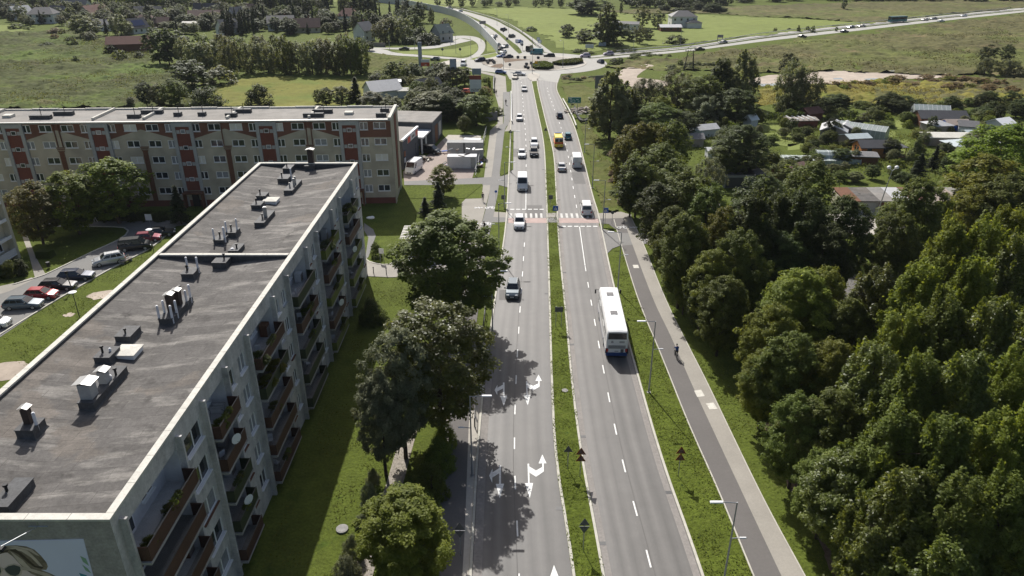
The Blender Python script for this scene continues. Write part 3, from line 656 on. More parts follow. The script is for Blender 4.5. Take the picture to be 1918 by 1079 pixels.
# top faces exactly above are caps; windows, doors, balconies
gl = ['glass_dark', 'glass_dark', 'glass_curtain', 'glass_dark', 'glass_curtain']
for k, s in enumerate(SILL):
    for a, b in WINS:
        window(nb, (XR-.1, (a+b)/2, s), math.pi/2, b-a, 1.5, 2, RD.choice(gl), RD.choice(['frame_white', 'pilaster_grey', 'frame_white', 'brick_brown']), .26)
dm = M(); dm.box(-.45, -.04, 0, .45, .03, 2.1); dm.box(-.33, -.05, .25, .33, -.041, 1.95, 1); DOOR = dm.build('balcony_door', ['frame_white', 'glass_dark']); DD = DOOR.data; bpy.data.objects.remove(DOOR)
BPAN = ['panel_brown', 'panel_brown', 'panel_brown', 'panel_green', 'panel_olive', 'panel_olive']
for j, (a, b) in enumerate(BAYS):
    sl_ = M(); L = b-a
    sl_.box(-1.14, -L/2-.1, -.2, .95, L/2+.1, -.02); SLD = None
    pn = M(); pn.box(.88, -L/2, -.0, .93, L/2, 1.02); pn.box(.05, -L/2, 0, .88, -L/2+.05, 1.02); pn.box(.05, L/2-.05, 0, .88, L/2, 1.02)
    rl = M(); rl.tube((.905, -L/2, 1.07), (.905, L/2, 1.07), .035, n=6)
    for k, s in enumerate(SILL):
        z = s-.86
        if k == 0:
            o = sl_.build('balcony', 'concrete', nb, loc=(XR, (a+b)/2, z)); p = pn.build('railing_panel', BPAN[j], o); r_ = rl.build('handrail', 'steel_dark', o)
            base = o
        else:
            o = copy_tree(base, nb); o.location = (XR, (a+b)/2, z)
            for c in o.children:
                if 'panel' in c.name:
                    c.material_slots[0].link = 'OBJECT'; c.material_slots[0].material = MATS[RD.choice([BPAN[j], BPAN[j], BPAN[j], 'panel_green', 'panel_brown'])]
        link('balcony_door', DD, nb, (XR-1.1, a+L*.3, z+.03), math.pi/2); window(nb, (XR-1.12, a+L*.65, z+.9), math.pi/2, 1.4, 1.3, 2, RD.choice(gl))
# roof boxes: (pixel of the foot, width x, length y, height, pipes, flues)
def zroof(x): return 15.85+.6*abs(x-XC)/(XR-.4-XC)
def vent(u, v, wx, ly, h, pipes=(), flues=()):
    x, y, _ = G(u, v, 16.0); z = zroof(x)-.1
    m = M(); m.loft([[(x-wx/2-.12, y-.12, z), (x+wx/2+.12, y-.12, z), (x+wx/2+.12, y+ly+.12, z), (x-wx/2-.12, y+ly+.12, z)], [(x-wx/2, y, z+.2), (x+wx/2, y, z+.2), (x+wx/2, y+ly, z+.2), (x-wx/2, y+ly, z+.2)], [(x-wx/2, y, z+h), (x+wx/2, y, z+h), (x+wx/2, y+ly, z+h), (x-wx/2, y+ly, z+h)]])
    rim = m.build('ventilation_box', 'felt_dark', nb)
    e = M(); e.box(x-wx/2-.04, y-.04, z+h, x+wx/2+.04, y+ly+.04, z+h+.05); e.build('lid', 'felt_dark', rim)
    for (dx, dy, hh, r_, mm_) in pipes:
        q = M(); q.tube((x+dx, y+dy, z+h*.3), (x+dx+.03, y+dy, z+h+hh), r_, n=8)
        if mm_ == 'black': q.tube((x+dx+.03, y+dy, z+h+hh), (x+dx+.03, y+dy, z+h+hh+.13), r_*1.7, n=8)
        else: q.tube((x+dx+.03, y+dy, z+h+hh+.005), (x+dx+.03, y+dy, z+h+hh+.06), r_*.75, n=8)
        q.build('vent_pipe', mm_, rim)
    for (dx, dy, w_, hh, mm_) in flues:
        q = M(); q.box(x+dx-w_/2, y+dy-w_/2, z+h*.5, x+dx+w_/2, y+dy+w_/2, z+h+hh); fl = q.build('flue', mm_, rim)
        c = M(); c.T = Matrix.Translation((x+dx, y+dy, z+h+hh+.16))
        c.face([(-w_*.8, -w_*.7, -.06), (0, -w_*.7, .08), (0, w_*.7, .08), (-w_*.8, w_*.7, -.06)]); c.face([(0, -w_*.7, .08), (w_*.8, -w_*.7, -.06), (w_*.8, w_*.7, -.06), (0, w_*.7, .08)])
        for sx in (-.35, .35): c.box(sx*w_-.02, -.02, -.16, sx*w_+.02, .02, .02)
        c.build('flue_cap', 'sheet_zinc', fl)
B1 = (0, .5, .35, .07, 'black'); W4 = [(-.55, .2, 1.1, .1, 'pipe_white'), (.5, .2, 1.1, .1, 'pipe_white'), (-.5, 1.1, 1.1, .1, 'pipe_white'), (.5, 1.1, 1.1, .1, 'pipe_white')]
vent(50, 824, 1.1, 1.3, .7, [(.45, .6, .9, .1, 'pipe_white'), (-.4, .9, .9, .1, 'pipe_white')], [(-.1, .8, .42, 1.1, 'flue_brown')])
vent(163, 766, 1.05, 4.6, .65, [(.35, 3.4, .5, .08, 'black'), (.2, 2.9, .3, .12, 'pipe_white')], [(-.1, .75, .8, 1.15, 'pilaster_grey'), (.05, 2.5, .55, .95, 'pilaster_grey')])
vent(193, 683, 1.15, 1.6, .6, [(-.25, .7, .5, .08, 'black'), (.2, .9, .25, .09, 'pipe_white')])
vent(232, 643, 1.2, 1.7, .6, [B1])
vent(311, 607, 1.1, 4.2, .65, W4+[(.45, 3.2, 1.0, .1, 'pipe_white'), (.5, 3.9, 1.2, .1, 'pipe_white'), (-.35, 4.0, 1.0, .08, 'black')], [(-.05, 1.5, .5, 1.45, 'flue_brown'), (.05, 2.6, .5, 1.3, 'flue_brown')])
vent(352, 524, 1.1, 1.5, .6, [(-.45, 1.3, 1.1, .1, 'pipe_white'), (.5, 1.3, 1.1, .1, 'pipe_white'), (-.3, .8, .4, .08, 'black')])
vent(411, 502, 1.3, 1.9, .75, [(.2, .9, .5, .08, 'black')])
vent(437, 476, 1.0, 1.9, .55, [(.1, .8, .35, .08, 'black'), (-.2, .4, .1, .16, 'pipe_white')])
vent(410, 459, 1.0, 1.4, .55, [(-.5, .3, 1.1, .09, 'pipe_white'), (.5, .5, 1.2, .12, 'pipe_white'), (-.1, .8, .5, .08, 'black')])
vent(433, 445, 1.0, 1.5, .6, [(-.5, .3, 1.1, .09, 'pipe_white'), (.4, .9, 1.2, .09, 'pipe_white'), (-.2, .8, .5, .08, 'black')])
vent(486, 424, 1.05, 4.0, .6, [(.1, 2.0, 1.1, .22, 'sheet_zinc'), (.0, 1.2, .5, .08, 'black')])
vent(480, 393, 1.1, 1.5, .6, [(-.2, .8, .5, .08, 'black')])
vent(489, 376, 1.1, 1.5, .6, [(-.3, .8, .5, .08, 'black')])
vent(540, 363, 1.05, 4.5, .6, [(-.1, 1.2, .6, .1, 'sheet_zinc'), (.2, 2.0, .9, .14, 'sheet_zinc'), (.1, 2.9, .9, .14, 'sheet_zinc')])
vent(530, 344, 1.3, 2.0, .7, [(-.3, .8, .5, .08, 'black'), (.75, 1.3, 1.0, .1, 'pipe_white')])
vent(538, 325, 1.1, 1.8, .7, [(-.2, .8, .4, .08, 'black')])
vent(580, 318, 1.3, 1.6, .7, [], [(.1, .9, .7, 2.0, 'flue_brown')])
vent(2, 962, 1.0, 2.3, .7, [(-.3, 1.2, .4, .08, 'black')])
for u, v in ((240, 660), (508, 376)):
    x, y, _ = G(u, v, 16.1); z = zroof(x); h_ = M(); h_.box(x-.75, y-.75, z-.1, x+.75, y+.75, z+.3); ho = h_.build('roof_hatch', 'frame_white', nb)
    l_ = M(); l_.loft([[(x-.85, y-.85, z+.3), (x+.85, y-.85, z+.3), (x+.85, y+.85, z+.3), (x-.85, y+.85, z+.3)], [(x-.85, y-.85, z+.36), (x+.85, y-.85, z+.36), (x+.85, y+.85, z+.36), (x-.85, y+.85, z+.36)], [(x-.05, y-.05, z+.46), (x+.05, y-.05, z+.46), (x+.05, y+.05, z+.46), (x-.05, y+.05, z+.46)]]); l_.build('hatch_cover', 'cap_stone', ho)
# banner on the gable
bn = thing('wall_banner', 'big advertising banner of a woman in sunglasses on the concrete gable wall', 'banner', (0, Y0, 0))
def banner(name, pts, k, m):
    b_ = M(); q = [PY(960*0+a, b, Y0) for a, b in pts]
    b_.loft([[(x, -.03-.006*k, z) for x, z in q], [(x, -.034-.006*k, z) for x, z in q]]) if k else b_.loft([[(x, -.002, z) for x, z in q], [(x, -.034, z) for x, z in q]])
    return b_.build(name, m, bn)
mat('banner_blue', (.70, .70, .86), .6, [(.3, .05)]); mat('banner_hair', (.24, .185, .135), .6, [(1.2, .5), (5, .3)]); mat('banner_hair_dark', (.07, .05, .04), .6, [(2, .3)]); mat('banner_skin', (.78, .62, .58), .6, [(.8, .06)]); mat('banner_leaf', (.25, .40, .27), .6, [(2, .15)]); mat('banner_leaf_teal', (.06, .25, .32), .6, [(2, .15)]); mat('banner_fair', (.58, .47, .38), .6, [(2, .2)]); mat('banner_lens', (.05, .06, .075), .4, [(.8, .4)])
ZB = lambda *q: [(a/7.99, 960+b/7.99) for a, b in q]
banner('sheet', ZB((-700, 440), (1250, 392), (1600, 1700), (1800, 2500), (-700, 2500)), 0, 'banner_blue')
banner('hair', ZB((-400, 620), (-100, 520), (60, 490), (250, 482), (400, 500), (520, 548), (620, 640), (700, 740), (722, 800), (700, 850), (620, 850), (760, 905), (950, 1000), (1100, 1300), (-400, 1300)), 1, 'banner_hair')
banner('face', ZB((-300, 640), (-60, 605), (60, 590), (120, 592), (200, 650), (280, 740), (370, 830), (480, 910), (600, 960), (720, 1020), (800, 1400), (-300, 1400)), 2, 'banner_skin')
for k, q in enumerate((((120, 520), (240, 515), (420, 560), (560, 690), (650, 800), (600, 790), (470, 660), (330, 570)), ((60, 500), (260, 492), (480, 540), (600, 640), (560, 630), (440, 560), (260, 515)), ((160, 570), (210, 600), (350, 700), (470, 830), (720, 900), (900, 990), (640, 930), (420, 850), (300, 750)))): banner('hair_lock', ZB(*q), 3, 'banner_fair')
for q in (((140, 548), (240, 535), (330, 600), (430, 690), (540, 790), (660, 800), (640, 832), (520, 805), (400, 715), (280, 610)), ((0, 600), (60, 560), (150, 545), (120, 580), (40, 600), (-60, 640), (-200, 680))): banner('hair_lock', ZB(*q), 4, 'banner_hair_dark')
banner('sunglass_rim', ZB((62, 830), (130, 772), (225, 752), (325, 786), (345, 800), (560, 850), (560, 872), (345, 850), (330, 915), (255, 962), (160, 948), (95, 885)), 4, 'banner_fair')
banner('sunglass_lens', ZB((78, 832), (135, 790), (220, 772), (310, 800), (320, 850), (295, 908), (240, 938), (165, 922), (110, 880)), 5, 'banner_lens')
banner('sunglass_rim', ZB((-220, 780), (-60, 772), (30, 805), (70, 830), (40, 880), (10, 940), (-60, 972), (-200, 960)), 4, 'banner_fair')
banner('sunglass_lens', ZB((-200, 795), (-60, 787), (15, 815), (28, 870), (0, 930), (-60, 960), (-180, 950)), 5, 'banner_lens')
for q, m_ in ((((1205, 640), (1290, 680), (1340, 790), (1250, 730)), 'banner_leaf'), (((1235, 770), (1320, 830), (1370, 900), (1290, 860)), 'banner_leaf'), (((1190, 895), (1300, 930), (1390, 1100), (1240, 1000)), 'banner_leaf_teal')):
    banner('printed_leaf', ZB(*q), 2, m_)
wl = thing('wall_lamp', 'thin metal lamp arm reaching from the gable wall over the banner', 'lamp', (PY(72, 986, Y0)[0], Y0, PY(72, 986, Y0)[1]))
a_ = M(); a_.tube((0, 0, 0), (-.9, -1.6, .2), .03, n=6); a_.tube((-.5, -.02, 0), (.5, -.02, 0), .04, n=6); a_.tube((0, 0, 0), (0, -.02, .5), .03, n=6); a_.build('arm', 'steel', wl)
a_ = M(); a_.box(-1.1, -1.85, .05, -.7, -1.5, .2, taper=.04); a_.build('lamp_head', 'black', wl)

# --- the beige and red block across
fb = thing('apartment_block', 'long beige and brick red apartment block with a chevron band', 'apartment building', (-21.5, 128.3, 0), rad(2.46))
FL, FD, FZ = 82.0, 11.0, 15.5
mf = bpy.data.materials.new('facade_paint'); mf.use_nodes = True; MATS['facade_paint'] = mf
n_ = mf.node_tree.nodes; L_ = mf.node_tree.links
tc_ = n_.new('ShaderNodeTexCoord'); sp_ = n_.new('ShaderNodeSeparateXYZ'); L_.new(tc_.outputs['Object'], sp_.inputs[0])
def mth(op, a, b=None, c=None):
    q = n_.new('ShaderNodeMath'); q.operation = op
    for i, x in enumerate((a, b, c)):
        if x is None: continue
        if isinstance(x, (int, float)): q.inputs[i].default_value = x
        else: L_.new(x, q.inputs[i])
    return q.outputs[0]
ph = mth('ADD', sp_.outputs[0], 14.55)          # section centre at -14.55 from the corner, period 14.47
pp = mth('ABSOLUTE', mth('SUBTRACT', mth('MODULO', mth('ADD', ph, 14.47*20+7.235), 14.47), 7.235))
zed = mth('SUBTRACT', 14.15, mth('MULTIPLY', pp, .31))
zed = mth('ADD', mth('MULTIPLY', zed, mth('LESS_THAN', sp_.outputs[0], -7.3)), mth('MULTIPLY', 12.35, mth('GREATER_THAN', sp_.outputs[0], -7.3)))
top_ = mth('GREATER_THAN', sp_.outputs[2], zed); pl_ = mth('LESS_THAN', sp_.outputs[2], 1.15)
nz_ = n_.new('ShaderNodeTexNoise'); nz_.inputs['Scale'].default_value = .35; nz_.inputs['Detail'].default_value = 6; L_.new(tc_.outputs['Object'], nz_.inputs[0])
mx_ = n_.new('ShaderNodeMix'); mx_.data_type = 'RGBA'; mx_.inputs[6].default_value = (.43, .385, .30, 1); mx_.inputs[7].default_value = (.17, .076, .048, 1); L_.new(top_, mx_.inputs[0])
m3_ = n_.new('ShaderNodeMix'); m3_.data_type = 'RGBA'; L_.new(mx_.outputs[2], m3_.inputs[6]); m3_.inputs[7].default_value = (.15, .05, .035, 1); L_.new(pl_, m3_.inputs[0])
vs_ = n_.new('ShaderNodeVectorMath'); vs_.operation = 'SCALE'; L_.new(m3_.outputs[2], vs_.inputs[0]); mr_ = n_.new('ShaderNodeMapRange'); mr_.inputs[1].default_value = .3; mr_.inputs[2].default_value = .7; mr_.inputs[3].default_value = .72; mr_.inputs[4].default_value = 1.15
L_.new(nz_.outputs[0], mr_.inputs[0]); L_.new(mr_.outputs[0], vs_.inputs['Scale'])
L_.new(vs_.outputs[0], n_['Principled BSDF'].inputs['Base Color']); n_['Principled BSDF'].inputs['Roughness'].default_value = .9
STR = [-7.3-14.47*i for i in range(6)]
FS = [2.45+2.87*k for k in range(5)]
fw = []
for i, s in enumerate(STR):
    if i < 5: c = s-7.235; fw += [(c-5.0, 1.45, 1.4), (c-1.75, 2.2, 1.2), (c+2.0, 2.2, 1.2), (c+4.95, 1.45, 1.4)]
fw += [(-4.75, 1.45, 1.4), (-1.95, 2.2, 1.2)]
wm = M(); PF = lambda a, z, d: (a, -d, z)
fh = [(c-w_/2, c+w_/2, s-(.25 if h_ > 1.3 else .08), s-(.25 if h_ > 1.3 else .08)+h_, .12) for s in FS for c, w_, h_ in fw if c > -FL+1]
cells(wm, PF, -FL, 0, 0, FZ, fh, 0)
wm.face([(0, 0, 0), (0, FD, 0), (0, FD, FZ), (0, 0, FZ)], 1); wm.face([(0, FD, 0), (-FL, FD, 0), (-FL, FD, FZ), (0, FD, FZ)], 0); wm.face([(-FL, FD, 0), (-FL, 0, 0), (-FL, 0, FZ), (-FL, FD, FZ)], 0)
wm.build('wall', ['facade_paint', 'plaster_beige'], fb)
q = M(); q.face([(-FL, .3, FZ-.12), (-.4, .3, FZ-.12), (-.4, FD-.3, FZ-.12), (-FL, FD-.3, FZ-.12)]); q.build('roof', 'roof_felt_far', fb)
q = M(); q.box(-FL, -.28, FZ-.2, -.02, .3, FZ+.06); q.build('eave', 'sheet_zinc', fb)
q = M()
for i in range(17): q.box(-FL+i*4.85+.04, FD-.3, FZ-.1, -FL+i*4.85+4.8, FD+.12, FZ+(.24 if i % 2 else .15))
q.box(-.4, -.15, FZ-.15, .12, FD+.12, FZ+.4)
for x in (-14.6, -29.0, -43.5, -52.3, -72.4):
    q.box(x-.2, 2.0, FZ-.1, x+.2, FD-.3, FZ+.32)
q.build('parapet_cap', 'cap_stone', fb)
q = M(); q.box(.003, -.14, 0, .14, 1.5, FZ-.16); q.box(.003, FD-3.0, 0, .14, FD, FZ-.16); q.build('gable_strip', 'plaster_beige', fb)
q = M(); q.box(.003, FD-5.6, 1.2, .10, FD-3.02, FZ-.16); q.build('gable_strip', 'brick_red', fb)
fh.sort(key=lambda h: h[0], reverse=True); cut = []; nwin = 0
gl2 = ['glass_dark', 'glass_dark', 'glass_curtain', 'glass_dark', 'glass_dark', 'glass_blind']
for h in fh:
    if nwin < 100 and h[0] > -79: window(fb, ((h[0]+h[1])/2, .08, h[2]), 0, h[1]-h[0], h[3]-h[2], 2, RD.choice(gl2), 'frame_white', .16); nwin += 1
    else: cut.append(h)
q = M(); q2 = M()
for a, b, c, d, e in cut:
    q.box(a, .06, c, b, .11, d, 0); q.box(a+.08, .055, c+.08, (a+b)/2-.05, .0585, d-.08, 1); q.box((a+b)/2+.05, .055, c+.08, b-.08, .0585, d-.08, 1)
if cut: stuff(q.build('window', ['frame_white', 'glass_dark'], fb))
for s in STR:
    if s < -FL+2: continue
    q = M(); q.box(s-1.78, -.3, 0, s-1.2, -.002, FZ-.25); q.box(s+1.2, -.3, 0, s+1.78, -.002, FZ-.25); q.box(s-1.2, -.3, FZ-.9, s+1.2, -.002, FZ-.25); q.build('stair_frame', 'pilaster_grey', fb)
    q = M(); q.box(s-1.2, -.1, 3.0, s+1.2, -.003, FZ-.9); st_ = q.build('stair_panel', 'brick_red', fb)
    for k in range(4):
        z = 4.75+2.87*k; q = M(); q.box(s-.42, -.16, z, s+.42, -.1, z+.72); q.box(s-.34, -.165, z+.08, s+.34, -.161, z+.64, 1)
        for sx in (-1, 1): q.box(s+sx*.85-.28, -.15, z, s+sx*.85+.28, -.1, z+.62, 2)
        q.build('stair_window', ['frame_white', RD.choice(['glass_dark', 'glass_curtain']), 'pilaster_grey'], st_)
    q = M(); q.box(s-1.7, -1.7, 2.7, s+1.7, -.301, 2.95); q.box(s-1.7, -1.5, 0, s-1.5, -.301, 2.7); q.box(s+1.5, -1.5, 0, s+1.7, -.301, 2.7); q.box(s-.6, -.2, 0, s+.6, -.11, 2.2, 1); q.build('entrance_porch', ['brick_brown', 'black'], fb)
for i in range(5):
    c = STR[i]-7.235
    q = M(); q.box(c-.42, -.09, 1.15, c+.42, -.003, 10.4)
    for k in range(3): q.box(c-.75+.1*k, -.12, 10.95-k*.32, c+.75-.1*k, -.003, 11.12-k*.32)
    if i in (0, 3, 4): q.tube((c-.3, -.1, 11.2), (c-.3, -.1, FZ-.3), .1, n=6); q.tube((c+.55, -.1, 11.2), (c+.55, -.1, FZ-.3), .1, n=6)
    elif i == 1: q.tube((c-.55, -.1, 11.2), (c-.55, -.1, FZ-.3), .1, n=6)
    q.build('pilaster', 'brick_brown', fb)
q = M(); q.tube((-65.75+14.47*0, -.04, 13.0), (-65.75, -.01, 13.0), .5, n=14); q.build('wall_disc', 'pilaster_grey', fb)
for x, yv, wd in ((-62, 3.2, 3.6), (-59.5, 6.2, 3.4), (-45.8, 3.3, 2.2), (-44.0, 6.8, 3.8), (-38.6, 4.6, 1.3), (-34.3, 4.6, 1.3), (-28.8, 3.6, 2.0), (-27.8, 7.0, 3.2), (-14, 2.8, 3.6), (-13, 6.0, 3.6), (-1.9, 2.4, 1.8), (-1.7, 6.4, 1.6)):
    q = M(); q.box(x-wd/2, yv, FZ-.12, x+wd/2, yv+.9, FZ+.55); v_ = q.build('ventilation_box', 'felt_dark', fb)
    q = M(); q.tube((x+.2, yv+.4, FZ+.5), (x+.2, yv+.4, FZ+1.7), .06, n=6); q.build('vent_pipe', 'black', v_)
for x in (-68.5, -8.0):
    q = M(); q.box(x-.75, 4.5, FZ-.12, x+.75, 6.0, FZ+.35); q.build('roof_hatch', 'cap_stone', fb)

# --- corner of a third block
eb = thing('apartment_block', 'cream apartment block with stacked white balconies, only its end corner in view by the hedge', 'apartment building', (-76.5, 102.8, 0), rad(-1.5))
q = M(); q.box(-12, -46, 0, 0, 0, 16.5, 0); q.box(-12.2, -46, 16.5, .2, .2, 16.8, 1); q.build('wall', ['plaster_cream', 'concrete'], eb)
q = M(); q.box(.003, -.55, 0, 1.0, 0, 16.4); q.build('pilaster', 'plaster_cream', eb)
for k in range(6):
    q = M(); z = .9+2.7*k; q.box(.003, -12, z-.18, 1.0, -.56, z); bo = q.build('balcony', 'frame_white', eb)
    q = M(); q.box(.93, -12, z+.02, .99, -.56, z+(.95 if k < 1 else .3)); q.build('railing_panel', 'plaster_white' if k < 1 else 'frame_white', bo)
    for j in range(3):
        window(eb, (-.0+.03, -2.6-3.6*j, z+.9), math.pi/2, 1.5, 1.3, 2, 'glass_dark', 'frame_white', .1)

# --- houses
def house(label, u, v, wd, dp, hw, hr, rz, wall, roof, cat='house', hip=0, ch=1, name='house', oh=.45, win=True, solar=False, loc=None, group=None):
    x, y, _ = G(u, v) if loc is None else (*loc, 0)
    kk = .85 if group else 1; wd *= kk; dp *= kk; hw *= kk; hr *= kk
    t = thing(name, label, cat, (x, y, 0), rad(rz), group)
    w2, d2 = wd/2, dp/2; q = M()
    q.box(-w2, -d2, 0, w2, d2, hw)
    if not hip:
        q.face([(-w2, -d2, hw), (-w2, d2, hw), (-w2, 0, hw+hr)][::-1]); q.face([(w2, -d2, hw), (w2, d2, hw), (w2, 0, hw+hr)])
    q.build('wall', wall, t)
    r = M(); s = hr/d2; e = oh; z0 = hw-e*s
    if hip:
        k = min(w2, d2)*hip; rr = [(-w2-e, -d2-e, z0), (w2+e, -d2-e, z0), (w2+e, d2+e, z0), (-w2-e, d2+e, z0)]; rg = [(-w2+k, 0, hw+hr), (w2-k, 0, hw+hr)]
        r.face([rr[0], rr[1], rg[1], rg[0]]); r.face([rr[1], rr[2], rg[1]]); r.face([rr[2], rr[3], rg[0], rg[1]]); r.face([rr[3], rr[0], rg[0]]); r.face(rr[::-1])
    else:
        th = .18
        for sg in (-1, 1):
            a = [(-w2-e, sg*(d2+e), z0+.02), (w2+e, sg*(d2+e), z0+.02), (w2+e, 0, hw+hr+.02), (-w2-e, 0, hw+hr+.02)]
            r.loft([a, [(p[0], p[1], p[2]+th) for p in a]])
    ro = r.build('roof', roof, t)
    if ch:
        c = M(); c.box(w2*.3, d2*.2, hw+hr*.4, w2*.3+.6, d2*.2+.6, hw+hr+.9); c.build('chimney', 'brick_brown', ro)
    if solar:
        c = M(); c.face([(-w2*.7, -d2*.85, hw+hr*.15+.28), (w2*.7, -d2*.85, hw+hr*.15+.28), (w2*.7, -d2*.25, hw+hr*.75+.28), (-w2*.7, -d2*.25, hw+hr*.75+.28)]); c.build('solar_panel', 'solar', ro)
    if win:
        c = M(); n = max(2, int(wd/3))
        for i in range(n):
            xx = -w2+wd*(i+.5)/n
            c.box(xx-.5, -d2-.04, 1.0, xx+.5, -d2+.02, 2.2)
        for sg in (-1, 1):
            c.box(sg*w2-.03, -.9, 1.0, sg*w2+.03, -.1, 2.2); c.box(sg*w2-.03, .3, 1.0, sg*w2+.03, 1.1, 2.2)
        if hw > 4:
            for i in range(n):
                xx = -w2+wd*(i+.5)/n; c.box(xx-.5, -d2-.04, 3.7, xx+.5, -d2+.02, 4.9)
        c.build('window', 'glass_dark', t)
    return t
mat('solar', (.02, .04, .12), .25, [], None, .5)
HG = 'village houses beyond the rough meadow'
for a in (
 ('white gabled house with two bright roof strips, at the meadow edge', 42, 36, 13, 9, 4.5, 4.5, 65, 'plaster_white', 'roof_sheet'),
 ('big white house with green hipped roof and a tree in front of it', 86, 43, 16, 13, 6.5, 3.8, 10, 'plaster_white', 'tile_dark', 'house', .5),
 ('dark roofed house behind the big white house', 113, 34, 13, 9, 3.5, 5, -20, 'plaster_white', 'tile_dark'),
 ('long dark roofed house with a white gable, rearmost of the village edge', 145, 21, 22, 10, 4, 5, -8, 'plaster_white', 'tile_grey'),
 ('red brown roofed house with three pale rooflight strips', 180, 34, 20, 12, 3.5, 5.5, 75, 'plaster_cream', 'tile_red'),
 ('low grey roofed house beside a dark pointed fir', 198, 57, 13, 8, 4, 2.5, 0, 'plaster_white', 'tile_grey'),
 ('white gabled house with blue solar panels on its roof', 258, 62, 11, 9, 3.6, 5, 60, 'plaster_white', 'tile_dark', 'house', 0, 1, 'house', .45, True, True),
 ('brown hipped roofed bungalow behind the solar panel house', 276, 49, 16, 12, 3.2, 4, 5, 'plaster_white', 'tile_brown', 'house', .8),
 ('wide barn with a plain grey brown sheet roof in the village', 281, 33, 20, 10, 3.2, 4.5, 0, 'plaster_cream', 'wood_grey', 'barn', 0, 0),
 ('low brown roofed house hidden behind the dark willow clump', 306, 51, 10, 8, 3, 3.2, 0, 'brick_brown', 'tile_brown'),
 ('small pale flat roofed annex among brown roofs', 361, 52, 11, 6, 3, .8, 0, 'plaster_white', 'cap_stone', 'annex', 0, 0),
 ('sprawling brown tiled farmhouse with several ridges', 388, 43, 22, 14, 3.4, 4.8, 10, 'plaster_cream', 'tile_brown'),
 ('long dark purple grey roof in front of a fir screen', 391, 27, 20, 9, 3, 5, 0, 'plaster_cream', 'tile_dark', 'barn', 0, 0),
 ('white gabled house with dark grey roof above the willow row', 428, 64, 11, 9, 4, 4.5, 50, 'plaster_white', 'tile_grey'),
 ('small white house with a bright roof edge between conifers', 444, 37, 9, 8, 4, 4.5, 55, 'plaster_white', 'tile_grey'),
 ('white villa with dark roof behind a round dark tree', 528, 56, 16, 11, 4.5, 4, 15, 'plaster_white', 'tile_dark'),
 ('brown house with a long low red brown wing above the willows', 570, 60, 20, 11, 3.4, 4.6, 10, 'plaster_cream', 'tile_brown'),
 ('brown hip roofed house standing deep among the fir trees', 654, 42, 14, 12, 5, 4.4, 0, 'plaster_white', 'tile_red', 'house', .7),
 ('tall white gabled house by the bend of the side street', 683, 76, 9, 8, 6, 4, 60, 'plaster_white', 'tile_grey'),
 ('grey house with a green roof at the curve of the access road', 828, 77, 9, 9, 5, 4, 40, 'pilaster_grey', 'teal'),
 ('brown roofed house half hidden at the village centre', 480, 27, 13, 9, 3.5, 4, 0, 'plaster_cream', 'tile_brown'),
 ('grey roofed house at the far edge of the village', 14, 28, 14, 9, 3.5, 4, 20, 'plaster_white', 'tile_grey'),
 ): house(*a, **({} if len(a) > 11 else {}), group=HG) if len(a) < 19 else house(*a)
house('weathered dark wooden barn with mossy red roof in the rough meadow', 246, 96, 17, 8, 3.6, 2.6, 15, 'wood_brown', 'tile_red', 'barn', 0, 0, 'barn', .5, False)
hh = house('white two storey villa with black hipped roofs in the green field', 1277, 50, 14, 11, 6, 2.6, 0, 'plaster_white', 'tile_dark', 'house', .8, 0)
q = M(); q.box(1, -9, 0, 9, -5.52, 3); q.build('annex', 'plaster_white', hh)
q = M(); q.face([(.5, -9.5, 2.9), (9.5, -9.5, 2.9), (5, -7, 4.6)]); q.face([(9.5, -9.5, 2.9), (9.5, -5, 2.9), (5, -7, 4.6)]); q.face([(.5, -5, 2.9), (.5, -9.5, 2.9), (5, -7, 4.6)]); q.face([(9.5, -5, 2.9), (.5, -5, 2.9), (5, -7, 4.6)]); q.build('annex_roof', 'tile_dark', hh)
house('long white shed with a low dark roof beside tall poplars', 1172, 55, 14, 7, 3, 1, -15, 'plaster_white', 'tile_dark', 'shed', 0, 0, 'shed')
house('low dark barn with pale roof beside the villa', 1254, 58, 11, 8, 2.2, 1, 0, 'wood_brown', 'roof_sheet', 'barn', 0, 0, 'barn')
house('pale gabled garden house with white sheet roof beyond the brick block', 717, 182, 9.5, 8, 2.6, 2.4, 30, 'plaster_white', 'roof_sheet', 'garden house', 0, 0, 'garden_house', .4, False)
house('small grey lean-to next to the pale garden house', 740, 166, 4, 3, 2.3, .5, 10, 'pilaster_grey', 'roof_sheet', 'shed', 0, 0, 'garden_shed', .2, False)
house('dark roofed garden house hidden under a bushy tree', 801, 182, 8, 7, 2.6, 3, 40, 'wood_brown', 'tile_dark', 'garden house', 0, 0, 'garden_house')
house('pale roofed summer house showing between garden trees', 765, 182, 6, 4, 2.2, .6, 5, 'plaster_white', 'cap_stone', 'garden house', 0, 0, 'garden_house', .3, False)

# --- allotment sheds and greenhouses
AG = 'sheds in the allotment gardens'
def shed(label, u, v, wd, dp, hw, hr, rz, wall, roof, **k): return house(label, u, v, wd, dp, hw, hr, rz, wall, roof, 'shed', k.get('hip', 0), 0, 'garden_shed', .25, k.get('win', False), group=AG)
shed('white gabled shed with a bright roof slope beside the arched greenhouse', 1318, 254, 7, 4.5, 2.2, 1.0, 20, 'plaster_white', 'roof_sheet')
shed('little shed with a grid tiled roof below the white sheds', 1299, 272, 4.5, 4, 2.2, 1.0, 0, 'wood_grey', 'tile_grey')
shed('tiny hut with a white pointed roof behind the big allotment tree', 1405, 236, 3, 3, 2.2, 1.2, 30, 'plaster_white', 'frame_white')
sh = shed('red brown shed with white slatted roof by the clipped hedge', 1498, 238, 8.5, 5, 2.4, .4, 5, 'brick_red', 'wood_grey')
q = M(); [q.box(-3.3+k*1.45, -2.2, 2.42, -3.15+k*1.45, 2.2, 2.62) for k in range(5)]; q.build('roof_batten', 'frame_white', sh)
